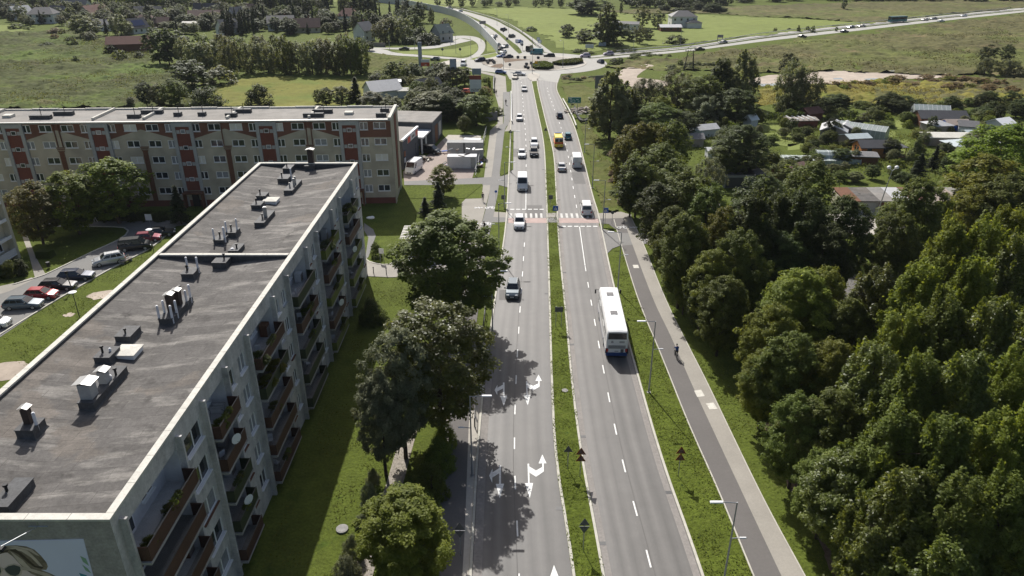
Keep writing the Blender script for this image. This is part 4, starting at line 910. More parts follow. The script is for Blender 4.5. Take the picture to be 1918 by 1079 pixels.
shed('brick red tiled hut behind the slatted roof shed', 1515, 224, 6, 5, 2.4, 1.4, 25, 'brick_red', 'tile_red')
shed('grey gabled hut with an open dark front', 1560, 257, 9, 7, 2.6, 1.5, 65, 'wood_grey', 'roof_sheet')
shed('grey hut joined to the glazed lean-to', 1580, 254, 6, 6, 2.4, 1.3, 60, 'wood_grey', 'roof_sheet', win=True)
shed('hut with pale blue sheet roof behind the orange cabin', 1599, 272, 6.5, 5, 2.4, .7, 10, 'wood_grey', 'roof_blue')
cb = house('orange wooden cabin with charcoal roof and open porch', 1632, 291, 8.5, 5.5, 2.7, 1.3, 0, 'wood_orange', 'tile_dark', 'cabin', 0, 0, 'garden_cabin', .3, True, group=AG)
q = M(); [q.box(x, -2.3, 0, x+.12, -2.18, 2.3) for x in (4.4, 6.3)]; [q.box(x, 2.2, 0, x+.12, 2.32, 2.3) for x in (4.4, 6.3)]; q.box(3.7, -2.3, .1, 6.4, 2.3, .25); q.box(3.9, -2.3, .9, 6.4, -2.22, 1.0); q.build('porch', 'wood_orange', cb)
q = M(); q.box(3.9, -2.6, 2.3, 6.7, 2.6, 2.45); q.build('porch_roof', 'tile_dark', cb)
shed('low dark lean-to roof in front of the orange cabin', 1612, 303, 6.5, 5, 1.9, .5, -8, 'wood_brown', 'tile_grey')
shed('long black roofed cabin behind the pale huts', 1757, 234, 14, 7, 2.6, 1.7, -4, 'wood_brown', 'tile_dark')
shed('pale hut with a white pyramid roof in front of the black roof', 1752, 246, 6.5, 6, 2.4, 1.0, 10, 'wood_grey', 'roof_sheet', hip=.95)
shed('blue hut with a pinkish roof', 1786, 245, 6.5, 5, 2.3, 1.0, 0, 'sign_blue', 'paving_red')
shed('grey roofed hut beside the blue hut', 1808, 249, 5, 4.5, 2.3, 1.2, -20, 'plaster_white', 'tile_grey')
shed('long hut under a bright white sheet roof', 1774, 269, 13, 6, 2.3, .6, -3, 'wood_grey', 'cap_stone')
shed('pavilion with a pale blue hipped roof behind clipped conifers', 1799, 283, 8, 7, 2.2, 1.2, 5, 'wood_grey', 'roof_blue', hip=.95)
shed('bright white roofed hut alone among the bushes', 1871, 243, 6, 5, 2.2, 1.2, 25, 'plaster_white', 'frame_white')
shed('narrow pale blue cabin beside a round bush', 1811, 262, 2.6, 2.5, 2.4, .3, 0, 'roof_blue', 'roof_blue')
shed('grey flat roofed shelter at the allotment edge', 1838, 280, 7, 4, 2, .3, 0, 'wood_grey', 'roof_sheet')
shed('white walled hut glimpsed under the big allotment tree', 1342, 296, 5.5, 3.5, 2.2, .5, 0, 'plaster_white', 'roof_sheet')
shed('brown roofed hut with a white ridge board above the dark round tree', 1480, 334, 7, 6, 2.2, 1.3, 30, 'wood_brown', 'tile_brown')
def greenhouse(label, u, v, wd, ln, h, rz):
    x, y, _ = G(u, v); t = thing('greenhouse', label, 'greenhouse', (x, y, 0), rad(rz), 'greenhouses in the allotment gardens'); n = 9
    a = M(); ring = lambda yy: [(wd/2*math.cos(math.pi*i/(n-1)), yy, h*math.sin(math.pi*i/(n-1))) for i in range(n)]
    a.loft([ring(-ln/2), ring(ln/2)], caps=True); a.build('cover', 'greenhouse', t)
    b = M()
    for k in range(5):
        yy = -ln/2+ln*k/4; r_ = ring(yy)
        for p, q_ in zip(r_, r_[1:]): b.tube((p[0]*1.01, p[1], p[2]*1.01), (q_[0]*1.01, q_[1], q_[2]*1.01), .05, n=4)
    b.build('hoop', 'frame_white', t)
greenhouse('pale green arched polytunnel in front of the orange cabin', 1566, 302, 4.5, 9, 2.4, 85)
greenhouse('arched greenhouse with a white top and green door', 1288, 258, 5, 7, 2.8, 15)
def glasshouse(label, u, v, wd, dp, hw, hr, rz):
    x, y, _ = G(u, v); t = thing('greenhouse', label, 'greenhouse', (x, y, 0), rad(rz), 'greenhouses in the allotment gardens')
    a = M(); a.box(-wd/2, -dp/2, 0, wd/2, dp/2, hw); a.face([(-wd/2, -dp/2, hw), (-wd/2, 0, hw+hr), (-wd/2, dp/2, hw)]); a.face([(wd/2, -dp/2, hw), (wd/2, dp/2, hw), (wd/2, 0, hw+hr)])
    for sg in (-1, 1): a.face([(-wd/2, sg*dp/2, hw+.004), (wd/2, sg*dp/2, hw+.004), (wd/2, 0, hw+hr), (-wd/2, 0, hw+hr)])
    a.build('glazing', 'greenhouse', t)
    b = M(); n = int(wd/1.1)
    for i in range(n+1):
        xx = -wd/2+wd*i/n
        for sg in (-1, 1): b.tube((xx, sg*(dp/2+.02), 0), (xx, sg*(dp/2+.02), hw), .04, n=4); b.tube((xx, sg*(dp/2+.02), hw), (xx, 0, hw+hr+.03), .04, n=4)
    b.build('frame', 'frame_white', t)
glasshouse('long white framed glasshouse beside the grey huts', 1614, 257, 11, 4, 2.4, 1, -38)
glasshouse('old glasshouse behind the black roofed cabin', 1741, 218, 9, 4, 2, 1.2, -15)
glasshouse('low glazed seed frame in front of the polytunnel', 1543, 304, 8, 4, .9, .3, -4)
glasshouse('sunken glass frame with white bars among weeds', 1490, 300, 8, 4, .6, .2, -5)

# --- lock-up garages
for i, (u, w_, wall, roof, d_) in enumerate(((1592, 5, 'plaster_cream', 'wood_brown', 'wood roofed'), (1622, 7, 'concrete', 'roof_felt', 'dark felt roofed'), (1650, 7, 'concrete', 'roof_felt_far', 'light grey roofed'), (1680, 7, 'pilaster_grey', 'roof_sheet', 'white sheet roofed'), (1708, 7, 'concrete', 'tile_red', 'orange red roofed'), (1770, 8, 'plaster_cream', 'paving_red', 'pink roofed'), (1800, 8, 'plaster_cream', 'roof_felt_far', 'pale felt roofed'))):
    x, y, _ = G(u, 400); t = thing('garage', d_+' lock-up garage in the row beside the tall floodlight', 'garage', (x, y, 0), rad(-2), 'lock-up garages')
    q = M(); q.box(-w_*.27, 0, 0, w_*.27, 6, 2.3); q.build('wall', wall, t)
    q = M(); q.loft([[(-w_*.275, -.35, 2.32), (w_*.275, -.35, 2.32), (w_*.275, -.35, 2.45), (-w_*.275, -.35, 2.45)], [(-w_*.275, 6.3, 2.75), (w_*.275, 6.3, 2.75), (w_*.275, 6.3, 2.88), (-w_*.275, 6.3, 2.88)]]); q.build('roof', roof, t)
    q = M(); q.box(-w_*.2, -.06, .05, w_*.2, -.003, 2.05); q.build('door', RD.choice(['steel_dark', 'wood_brown', 'pilaster_grey']), t)
for u, v, w_, wall, roof, lb in ((1378, 352, 7, 'pilaster_grey', 'roof_felt_far', 'grey fronted garage with scribbled wall near the big allotment tree'), (1402, 351, 6, 'black', 'roof_felt', 'black fronted garage beside the grey fronted one')):
    x, y, _ = G(u, v); t = thing('garage', lb, 'garage', (x, y, 0), 0, 'lock-up garages')
    q = M(); q.box(-w_/2, 0, 0, w_/2, 6, 2.5); q.build('wall', wall, t); q = M(); q.box(-w_/2-.1, -.2, 2.5, w_/2+.1, 6.2, 2.65); q.build('roof', roof, t)
    q = M(); q.box(-w_*.3, -.06, .05, w_*.3, -.003, 2.1); q.build('door', 'steel_dark', t)

# --- shop, kiosk and yard
c0 = G(757, 318); c1 = G(785, 289); an = math.degrees(math.atan2(c1[1]-c0[1], c1[0]-c0[0])); hs = hgt(785, 289, 239)
sp = thing('shop_building', 'dark grey shop with red and white fascia sign beside the brick block', 'shop', (c1[0], c1[1], 0), rad(an))
Ls = math.dist(c0[:2], c1[:2])
q = M(); q.box(-Ls, 0, 0, 0, 9, hs); q.build('wall', 'shop_grey', sp)
q = M(); q.box(-Ls-.1, .3, hs, .1, 9.1, hs+.1, 1); q.box(-Ls-.15, -.2, hs-.02, .15, .3, hs+.35, 0); q.build('roof', ['frame_white', 'roof_felt_far'], sp)
q = M(); q.box(-Ls*.72, -.15, hs-1.35, -.6, -.003, hs-.12); sg = q.build('fascia_sign', 'plaster_white', sp)
q = M(); q.box(-Ls*.72, -.17, hs-1.35, -Ls*.72+2.2, -.151, hs-.12); q.box(-2.6, -.17, hs-1.35, -.6, -.151, hs-.12); q.build('sign_logo', 'sign_red', sg)
q = M(); q.box(-Ls*.45, -.165, hs-1.0, -Ls*.28, -.151, hs-.5); q.build('lettering', 'tile_grey', sg)
q = M(); q.box(-2.6, -.06, .7, -1.4, -.003, 3.2); q.build('window', 'glass_dark', sp)
q = M(); q.box(-Ls+.5, -.12, 2.6, -Ls+1.6, -.003, 3.7); q.build('notice_board', 'sign_orange', sp); q = M(); q.box(-Ls+.6, -.1, 1.3, -Ls+1.5, -.003, 2.3); q.build('notice_board', 'frame_white', sp)
d0 = G(811, 274); d1 = G(829, 252); hw_ = hgt(811, 274, 231); an2 = math.atan2(d1[1]-d0[1], d1[0]-d0[0])
wg = thing('workshop_building', 'dark grey flat roofed workshop behind the shop, brown doors to the yard', 'workshop', (d0[0], d0[1], 0), an2)
Lw = math.dist(d0[:2], d1[:2])
q = M(); q.box(0, 0, 0, Lw, 24, hw_); q.build('wall', 'shop_grey', wg); q = M(); q.box(-.1, -.1, hw_, Lw+.1, 24, hw_+.25); q.build('roof', 'roof_felt_far', wg)
q = M(); q.box(Lw*.25, -.08, 0, Lw*.5, -.003, 4.2); q.build('door', 'wood_brown', wg); q = M(); q.box(Lw*.62, -.08, .8, Lw*.85, -.003, 4); q.build('door', 'pilaster_grey', wg)
e0 = G(800, 283)
cn = thing('entrance_canopy', 'flat white canopy on posts between shop and workshop', 'canopy', (e0[0], e0[1], 0), rad(an))
q = M(); q.box(-3, 0, 3.6, 5, 4, 3.95); q.build('canopy_roof', 'frame_white', cn)
for x, y in ((-2.8, .3), (1, .3), (4.7, .3)): q = M(); q.box(x, y, 0, x+.3, y+.3, 3.6); q.build('post', 'frame_white', cn)
k0 = G(755, 481); hk = hgt(755, 481, 447)
ks = thing('kiosk', 'small white kiosk with ribbed pale roof and terracotta band behind the big roadside tree', 'kiosk', (k0[0], k0[1], 0))
q = M(); q.box(0, 0, 0, 6.5, 5.2, hk-.45, 0); q.box(-.05, -.05, hk-.45, 6.55, 5.25, hk-.1, 1); q.build('wall', ['plaster_white', 'tile_red'], ks)
q = M(); q.box(-.35, -.3, hk-.1, 6.8, 5.5, hk+.02)
for i in range(9): q.box(-.3, -.25+i*.68, hk+.02, 6.7, -.05+i*.68, hk+.1)
q.build('roof', 'cap_stone', ks)
q = M(); q.box(1.6, -.07, .1, 2.6, -.003, 2.1); q.build('door', 'pilaster_grey', ks)
g0 = G(838, 317); g1 = G(893, 317)
ct = thing('shipping_container', 'white ribbed container with scrap piled on top at the yard edge', 'container', (g0[0], g0[1], 0)); Lc = g1[0]-g0[0]
q = M(); q.box(0, 0, .15, Lc, 2.4, 2.7)
for i in range(int(Lc/.35)): q.box(.1+i*.35, -.05, .25, .28+i*.35, -.003, 2.6)
q.build('body', 'plaster_white', ct); q = M(); q.box(Lc*.8, -.08, .2, Lc*.95, -.051, 2.5); q.build('door', 'pilaster_grey', ct)
g2 = G(838, 297); ct2 = thing('shipping_container', 'grey ribbed container standing behind the white one', 'container', (g2[0], g2[1], 0))
q = M(); q.box(0, 0, .1, 8, 2.4, 3.6)
for i in range(22): q.box(.1+i*.35, -.05, .2, .28+i*.35, -.003, 3.5)
q.build('body', 'pilaster_grey', ct2); q = M(); q.box(3.6, -.09, .2, 4.0, -.051, 3.5); q.build('door', 'steel_dark', ct2)
for nm, lb, u, v, r_, ms, n in (('scrap_heap', 'heap of mixed scrap and sheets between the two containers', 868, 309, 5, ['sheet_zinc', 'wood_grey', 'sign_blue', 'tile_brown', 'white'], 40), ('firewood_pile', 'pile of split firewood beside the white van', 790, 300, 2.4, ['wood_grey', 'cap_stone', 'wood_brown'], 60), ('scrap_heap', 'low scrap heap by the yard hedge', 888, 300, 3, ['sheet_zinc', 'tile_red', 'steel_dark'], 30), ('brushwood_pile', 'heap of grey brushwood beside the green direction sign', 1098, 210, 5.5, ['wood_grey', 'sand'], 110)):
    x, y, _ = G(u, v); q = M()
    for i in range(n):
        a, rr_ = RD.uniform(0, 6.28), r_*math.sqrt(RD.random()); h_ = (1-rr_/r_)*r_*.28+.3
        q.T = Matrix.Translation((x+rr_*math.cos(a), y+rr_*math.sin(a)*.6, RD.uniform(.1, h_)+(2.6 if lb.startswith('heap of mixed') and RD.random() < .3 else 0))) @ Matrix.Rotation(RD.uniform(0, 3.1), 4, 'Z') @ Matrix.Rotation(RD.uniform(-.5, .5), 4, 'X')
        s_ = RD.uniform(.3, .9); q.box(-s_*(2 if 'brush' in nm else 1), -s_*.25, -.08, s_*(2 if 'brush' in nm else 1), s_*.25, .08, RD.randrange(len(ms)))
    stuff(tag(q.build(nm, ms), lb, 'pile'))
# ---------------------------------------------------------------- trees
def profile(kind, t):
    t = np.clip(t, 0, 1)
    if kind == 'round': return np.sin(np.pi*np.clip(t*.93+.05, 0, 1))**.55
    if kind == 'tall': return np.sin(np.pi*np.clip(t**.8*.9+.07, 0, 1))**.58*(1-.2*t)
    if kind == 'willow': return np.sin(np.pi*np.clip(t**1.1*.9+.07, 0, 1))**.5
    if kind == 'cone': return (1-t)**.85*.98+.02
    if kind == 'thuja': return np.sin(np.pi*np.clip(t**.6*.85+.13, 0, 1))**.6
    if kind == 'bush': return np.sqrt(np.clip(1-t**2, 0, 1))*.95+.05*(1-t)
def crown_arrays(seed, kind, R, z0, z1, nc, nl, size, spread=.22, spike=0):
    r = np.random.default_rng(seed); H = z1-z0
    t = r.random(nc*3); keep = r.random(nc*3) < np.clip(profile(kind, t)+.12, 0, 1); t = t[keep][:nc]; n = len(t)
    ph = (np.arange(n)*2.39996+r.uniform(0, 1, n)*.9)
    k1, k2, p1, p2 = r.integers(2, 4), r.integers(4, 7), *r.uniform(0, 6.28, 2)
    lob = 1+.15*np.sin(k1*ph+p1+t*3)+.13*np.sin(k2*ph+p2-t*6)+r.normal(0, .11, n)
    u = np.where(r.random(n) < .8, r.uniform(.78, 1.0, n), r.uniform(.2, .78, n))
    rr = R*profile(kind, t)*lob*u
    C = np.stack([rr*np.cos(ph), rr*np.sin(ph), z0+H*t+r.normal(0, .02*H, n)], 1)
    out = C-np.array([0, 0, z0+H*.45]); out[:, 2] *= .6; out /= np.linalg.norm(out, axis=1)[:, None]+1e-6
    rc = R*spread*r.uniform(.6, 1.35, n)
    ci = np.repeat(np.arange(n), nl); N = len(ci)
    d = r.normal(0, 1, (N, 3)); d /= np.linalg.norm(d, axis=1)[:, None]; d *= (r.random(N)**.45)[:, None]
    sc3 = np.ones((N, 3)); sc3[:, 2] = .66
    if kind == 'cone':
        d2 = d*np.array([.55, .55, .22]); a = r.random(N)**.8
        P = C[ci]*1.0; P[:, :2] *= (1-a*.75)[:, None]; P[:, 2] += a*R*.18; P = P+d2*rc[ci][:, None]*.9
        nn = np.array([0, 0, .9])+.5*out[ci]+r.normal(0, .45, (N, 3))
    elif kind in ('tall', 'thuja'):
        P = C[ci]+d*rc[ci][:, None]*np.array([.75, .75, 1.25]); nn = .4*out[ci]+.3*d+np.array([0, 0, .8])+r.normal(0, .42, (N, 3))
    elif kind == 'willow':
        P = C[ci]+d*rc[ci][:, None]*np.array([.8, .8, 1.3]); P[:, 2] -= r.random(N)**2*rc[ci]*.8; nn = .4*out[ci]+.3*d+np.array([0, 0, .75])+r.normal(0, .42, (N, 3))
    else:
        P = C[ci]+d*rc[ci][:, None]*sc3; nn = .32*out[ci]+.3*d+np.array([0, 0, .95])+r.normal(0, .36, (N, 3))
    if spike:
        m = int(n*spike); si = r.integers(0, n, m); L = 110
        ii = np.repeat(si, L); s = np.tile(np.linspace(0, 1, L), m)
        dirv = out[ii]*.45+np.array([0, 0, .9]); dirv /= np.linalg.norm(dirv, axis=1)[:, None]
        Q = C[ii]+dirv*(s*R*spread*2.0)[:, None]+r.normal(0, 1, (len(ii), 3))*(R*.085*(1.12-s))[:, None]
        P = np.concatenate([P, Q]); nn = np.concatenate([nn, dirv*.3+r.normal(0, .7, (len(ii), 3))]); ci = np.concatenate([ci, ii]); N = len(P)
    nn /= np.linalg.norm(nn, axis=1)[:, None]+1e-6
    a = np.cross(nn, r.normal(0, 1, (N, 3))); a /= np.linalg.norm(a, axis=1)[:, None]+1e-6; b = np.cross(nn, a)
    s = size*r.uniform(.55, 1.3, N); a *= s[:, None]; b *= (s*r.uniform(.45, .8, N))[:, None]
    V = np.stack([P-a, P-b+a*.1, P+a, P+b+a*.1], 1).reshape(-1, 3); V[:, 2] = np.maximum(V[:, 2], .03)
    tint = np.clip(r.random(n)[ci]*.55+r.random(N)*.45, 0, 1)
    return V, np.arange(N*4).reshape(-1, 4), tint
def trunk_mesh(kind, z1, r0, R, seed):
    r = random.Random(seed); m = M(); p = Vector((0, 0, -.05)); n = 6; top = z1*(.93 if kind in ('cone', 'tall') else .75); pts = [p]
    for i in range(1, n+1): pts.append(Vector((r.uniform(-.12, .12)*i*.5, r.uniform(-.12, .12)*i*.5, top*i/n)))
    for i in range(n): m.tube(pts[i], pts[i+1], r0*(1-.85*i/n), r0*(1-.85*(i+1)/n), 7, caps=False)
    if kind != 'cone':
        for i in range(9):
            k = r.randint(2, n-1); a = r.uniform(0, 6.28); L = R*r.uniform(.5, .85)*(.35 if kind == 'bush' else 1); q = pts[k]+Vector((math.cos(a)*L, math.sin(a)*L, L*r.uniform(.5, 1.1)))
            m.tube(pts[k], q, r0*.32*(1-.1*k), r0*.08, 5, caps=False)
    return m
# kind: profile, radius, crown foot, top, clumps, leaves, leaf size, spread, spike
SPEC = {
 'broad_near': ('round', 4, 2.2, 12, 400, 120, .14, .165, 0), 'broad_mid': ('round', 4, 1.8, 12, 260, 60, .2, .18, 0), 'broad_far': ('round', 4, 1.2, 12, 130, 42, .32, .22, 0),
 'tall_near': ('tall', 3.6, 1.6, 14, 460, 105, .135, .16, .14), 'tall_mid': ('tall', 3.4, 1.6, 14, 280, 56, .19, .18, .12), 'tall_far': ('tall', 3.4, 1.2, 14, 130, 42, .3, .23, 0),
 'willow_near': ('willow', 4, 1.0, 12, 380, 110, .13, .17, 0), 'willow_mid': ('willow', 4, 1.0, 12, 260, 60, .18, .18, 0), 'willow_far': ('willow', 4, .8, 12, 130, 46, .28, .22, 0),
 'airy_near': ('round', 4, 2.7, 12, 360, 100, .13, .15, 0), 'airy_mid': ('round', 4, 2, 12, 200, 46, .19, .17, 0), 'airy_far': ('round', 4, 2, 12, 110, 30, .3, .2, 0),
 'cone_near': ('cone', 2.6, .6, 10, 300, 100, .12, .23, 0), 'cone_mid': ('cone', 2.6, .6, 10, 190, 60, .17, .25, 0), 'cone_far': ('cone', 2.6, .5, 10, 110, 36, .27, .27, 0),
 'thuja_mid': ('thuja', 1.6, .2, 7, 120, 80, .12, .3, 0), 'thuja_far': ('thuja', 1.6, .2, 7, 80, 36, .2, .32, 0),
 'bush_near': ('bush', 2, -.1, 2.4, 130, 100, .08, .23, 0), 'bush_mid': ('bush', 2, -.1, 2.4, 80, 60, .12, .25, 0), 'bush_far': ('bush', 2, -.1, 2.4, 44, 36, .2, .3, 0),
}
CR = {}
def get_crown(kind, lod, leaf, var):
    key = (kind, lod, var)
    if key not in CR:
        pf, R, z0, z1, nc, nl, s, sp_, sk = SPEC[kind+'_'+lod]; seed = hash_(kind+lod)+var*17
        V, Q, t = crown_arrays(seed, pf, R, z0, z1, nc, nl, s, sp_, sk)
        if lod == 'far':
            tm = trunk_mesh(pf, z1, .28 if kind != 'bush' else .05, R, seed); nV = len(V); TV = np.array([tuple(v) for v in tm.v]); TQ = np.array(tm.f)+nV
            me = npmesh('tree', np.concatenate([V, TV]), np.concatenate([Q, TQ]), [leaf, 'bark'], np.r_[np.zeros(len(Q)), np.ones(len(TQ))], np.r_[t, np.zeros(len(TQ))])
            CR[key] = (me, None)
        else:
            tm = trunk_mesh(pf, z1, {'broad': .26, 'airy': .3, 'tall': .24, 'willow': .24, 'cone': .2, 'thuja': .12, 'bush': .07}[kind], R, seed)
            TV = np.array([tuple(v) for v in tm.v]); CR[key] = (npmesh('crown', V, Q, [leaf], None, t), npmesh('trunk', TV, np.array(tm.f), ['bark']))
    return CR[key]
def hash_(s): return sum(ord(c)*(i+3) for i, c in enumerate(s)) % 9973
NAMES = {'airy': ('broadleaf_tree', 'tree'), 'broad': ('broadleaf_tree', 'tree'), 'tall': ('poplar_tree', 'tree'), 'willow': ('willow_tree', 'tree'), 'cone': ('fir_tree', 'tree'), 'thuja': ('thuja', 'tree'), 'bush': ('bush', 'bush')}
NT = 0
def relief_leaf(o, leaf): o.material_slots[0].link = 'OBJECT'; o.material_slots[0].material = MATS[leaf]
def tree_at(kind, x, y, h, r, label, leaf, group=None, lod=None):
    global NT
    NT += 1; d = depth(x, y, h/2); lod = lod or ('near' if d < 105 else 'mid' if d < 235 else 'far')
    if kind == 'thuja' and lod == 'near': lod = 'mid'
    nv = {'near': 3, 'mid': 3, 'far': 4}[lod]; me, tk = get_crown(kind, lod, leaf, NT % nv)
    pf, R, z0, z1 = SPEC[kind+'_'+lod][:4]; s = (r/R, r/R*RD.uniform(.92, 1.08), h/z1); nm, cat = NAMES[kind]; rz = RD.uniform(0, 6.28)
    if tk is None:
        o = link(nm, me, None, (x, y, 0), rz); o.scale = s; relief_leaf(o, leaf); return tag(o, label, cat, group)
    o = thing(nm, label, cat, (x, y, 0), rz, group); o.scale = s
    c = link('crown', me, o); relief_leaf(c, leaf); link('trunk', tk, o)
    return o
def tree_top(kind, u, vt, h, w, label, leaf='leaf_green', group=None, k=1.0):
    'tree whose highest leaves show at pixel (u, vt); h metres tall, crown w pixels wide'
    x, y, _ = G(u, vt+2, h); return tree_at(kind, x, y, h, w/2*depth(x, y, h*.6)/FP*k, label, leaf, group)
def tree_base(kind, u, vb, vt, w, label, leaf='leaf_green', group=None):
    x, y, _ = G(u, vb); h = max(1.0, hgt(u, vb, vt)); return tree_at(kind, x, y, h, w/2*depth(x, y, h*.6)/FP, label, leaf, group)

# --- by the carriageway towards the near block
T = tree_top
T('broad', 838, 402, 15, 178, 'big dark round linden beside the side road and kiosk', 'leaf_green')
T('airy', 815, 568, 14.5, 186, 'wide olive green tree with bare limbs showing, shading the cycle path', 'leaf_poplar')
T('airy', 742, 622, 13.5, 122, 'slim pale tree next to the wide olive one, above the gravel path', 'leaf_silver')
T('airy', 706, 705, 10.5, 96, 'silvery ragged tree leaning over the lawn by the gravel path', 'leaf_silver')
T('broad', 750, 932, 8, 172, 'yellow green sunlit tree standing over the gravel path, lowest in view', 'leaf_yellow')
BG = 'grey round shrubs along the gravel path'
for (u, vb, vt, w_), lb in zip(((700, 905, 880, 26), (692, 945, 905, 34), (679, 985, 965, 26), (662, 1050, 1005, 40), (652, 1085, 1045, 48), (690, 1010, 985, 30)), ('first from the road sign', 'tall pale one', 'small dark one', 'wide one near the bare path', 'biggest and lowest', 'one pressed against the yellow tree')):
    tree_base('bush', u, vb, vt, w_, 'grey green round shrub by the gravel path, '+lb, 'leaf_silver', BG)
tree_base('bush', 697, 603, 562, 46, 'dark round bush alone on the lawn below the balconies', 'leaf_dark')
for (u, vb, vt, w_), lb in zip(((835, 835, 790, 40), (824, 880, 825, 56), (810, 930, 870, 60), (795, 1000, 925, 70)), ('yellow topped', 'second', 'third, in shade', 'last, in deep shade')):
    tree_base('bush', u, vb, vt, w_, 'dogwood shrub along the cycle path edge, '+lb, 'leaf_yellow' if 'yellow' in lb else 'leaf_green', 'dogwood shrubs along the cycle path')
tree_base('bush', 705, 482, 455, 22, 'small clipped bush beside the white board on the lawn', 'leaf_dark')
# --- estate
T('broad', 195, 300, 11, 115, 'bright green bushy tree in front of the brick red stair strip', 'leaf_bright')
T('broad', 118, 322, 10.5, 95, 'bright green tree, smaller twin of the bushy one by the red block', 'leaf_bright')
T('broad', 48, 343, 10, 84, 'reddish tinged tree at the corner of the cream block', 'leaf_red')
tree_base('cone', 340, 420, 350, 46, 'dark spruce by the entrance of the red block', 'leaf_conifer')
tree_base('cone', 822, 400, 343, 44, 'tall dark spruce on the lawn beside the paved path', 'leaf_conifer')
tree_base('cone', 797, 404, 372, 34, 'shorter dark spruce in the pair by the paved path', 'leaf_conifer')
T('broad', 828, 308, 6, 46, 'small yellow green tree at the yard corner', 'leaf_yellow')
tree_base('thuja', 42, 515, 486, 22, 'clipped dark column shrub at the foot of the cream block', 'leaf_dark')
tree_base('bush', 22, 517, 490, 30, 'low clipped round shrub beside the cream block', 'leaf_green')
tree_base('bush', 5, 520, 498, 26, 'hedge shrub at the very edge by the cream block', 'leaf_dark')
q = M(); x, y, _ = G(67, 485); q.box(x, y, 0, x+2.3, y+1.5, 1.1, taper=.1)
tag(q.build('hedge', 'leaf_green'), 'square clipped hedge block beside the footpath', 'hedge')
for i, u in enumerate(range(70, 330, 26)):
    tree_base('bush', u, 412, 396, 28, ['dark hedge shrub in the strip under the red block windows', ][0], 'leaf_dark', 'hedge shrubs under the red block')
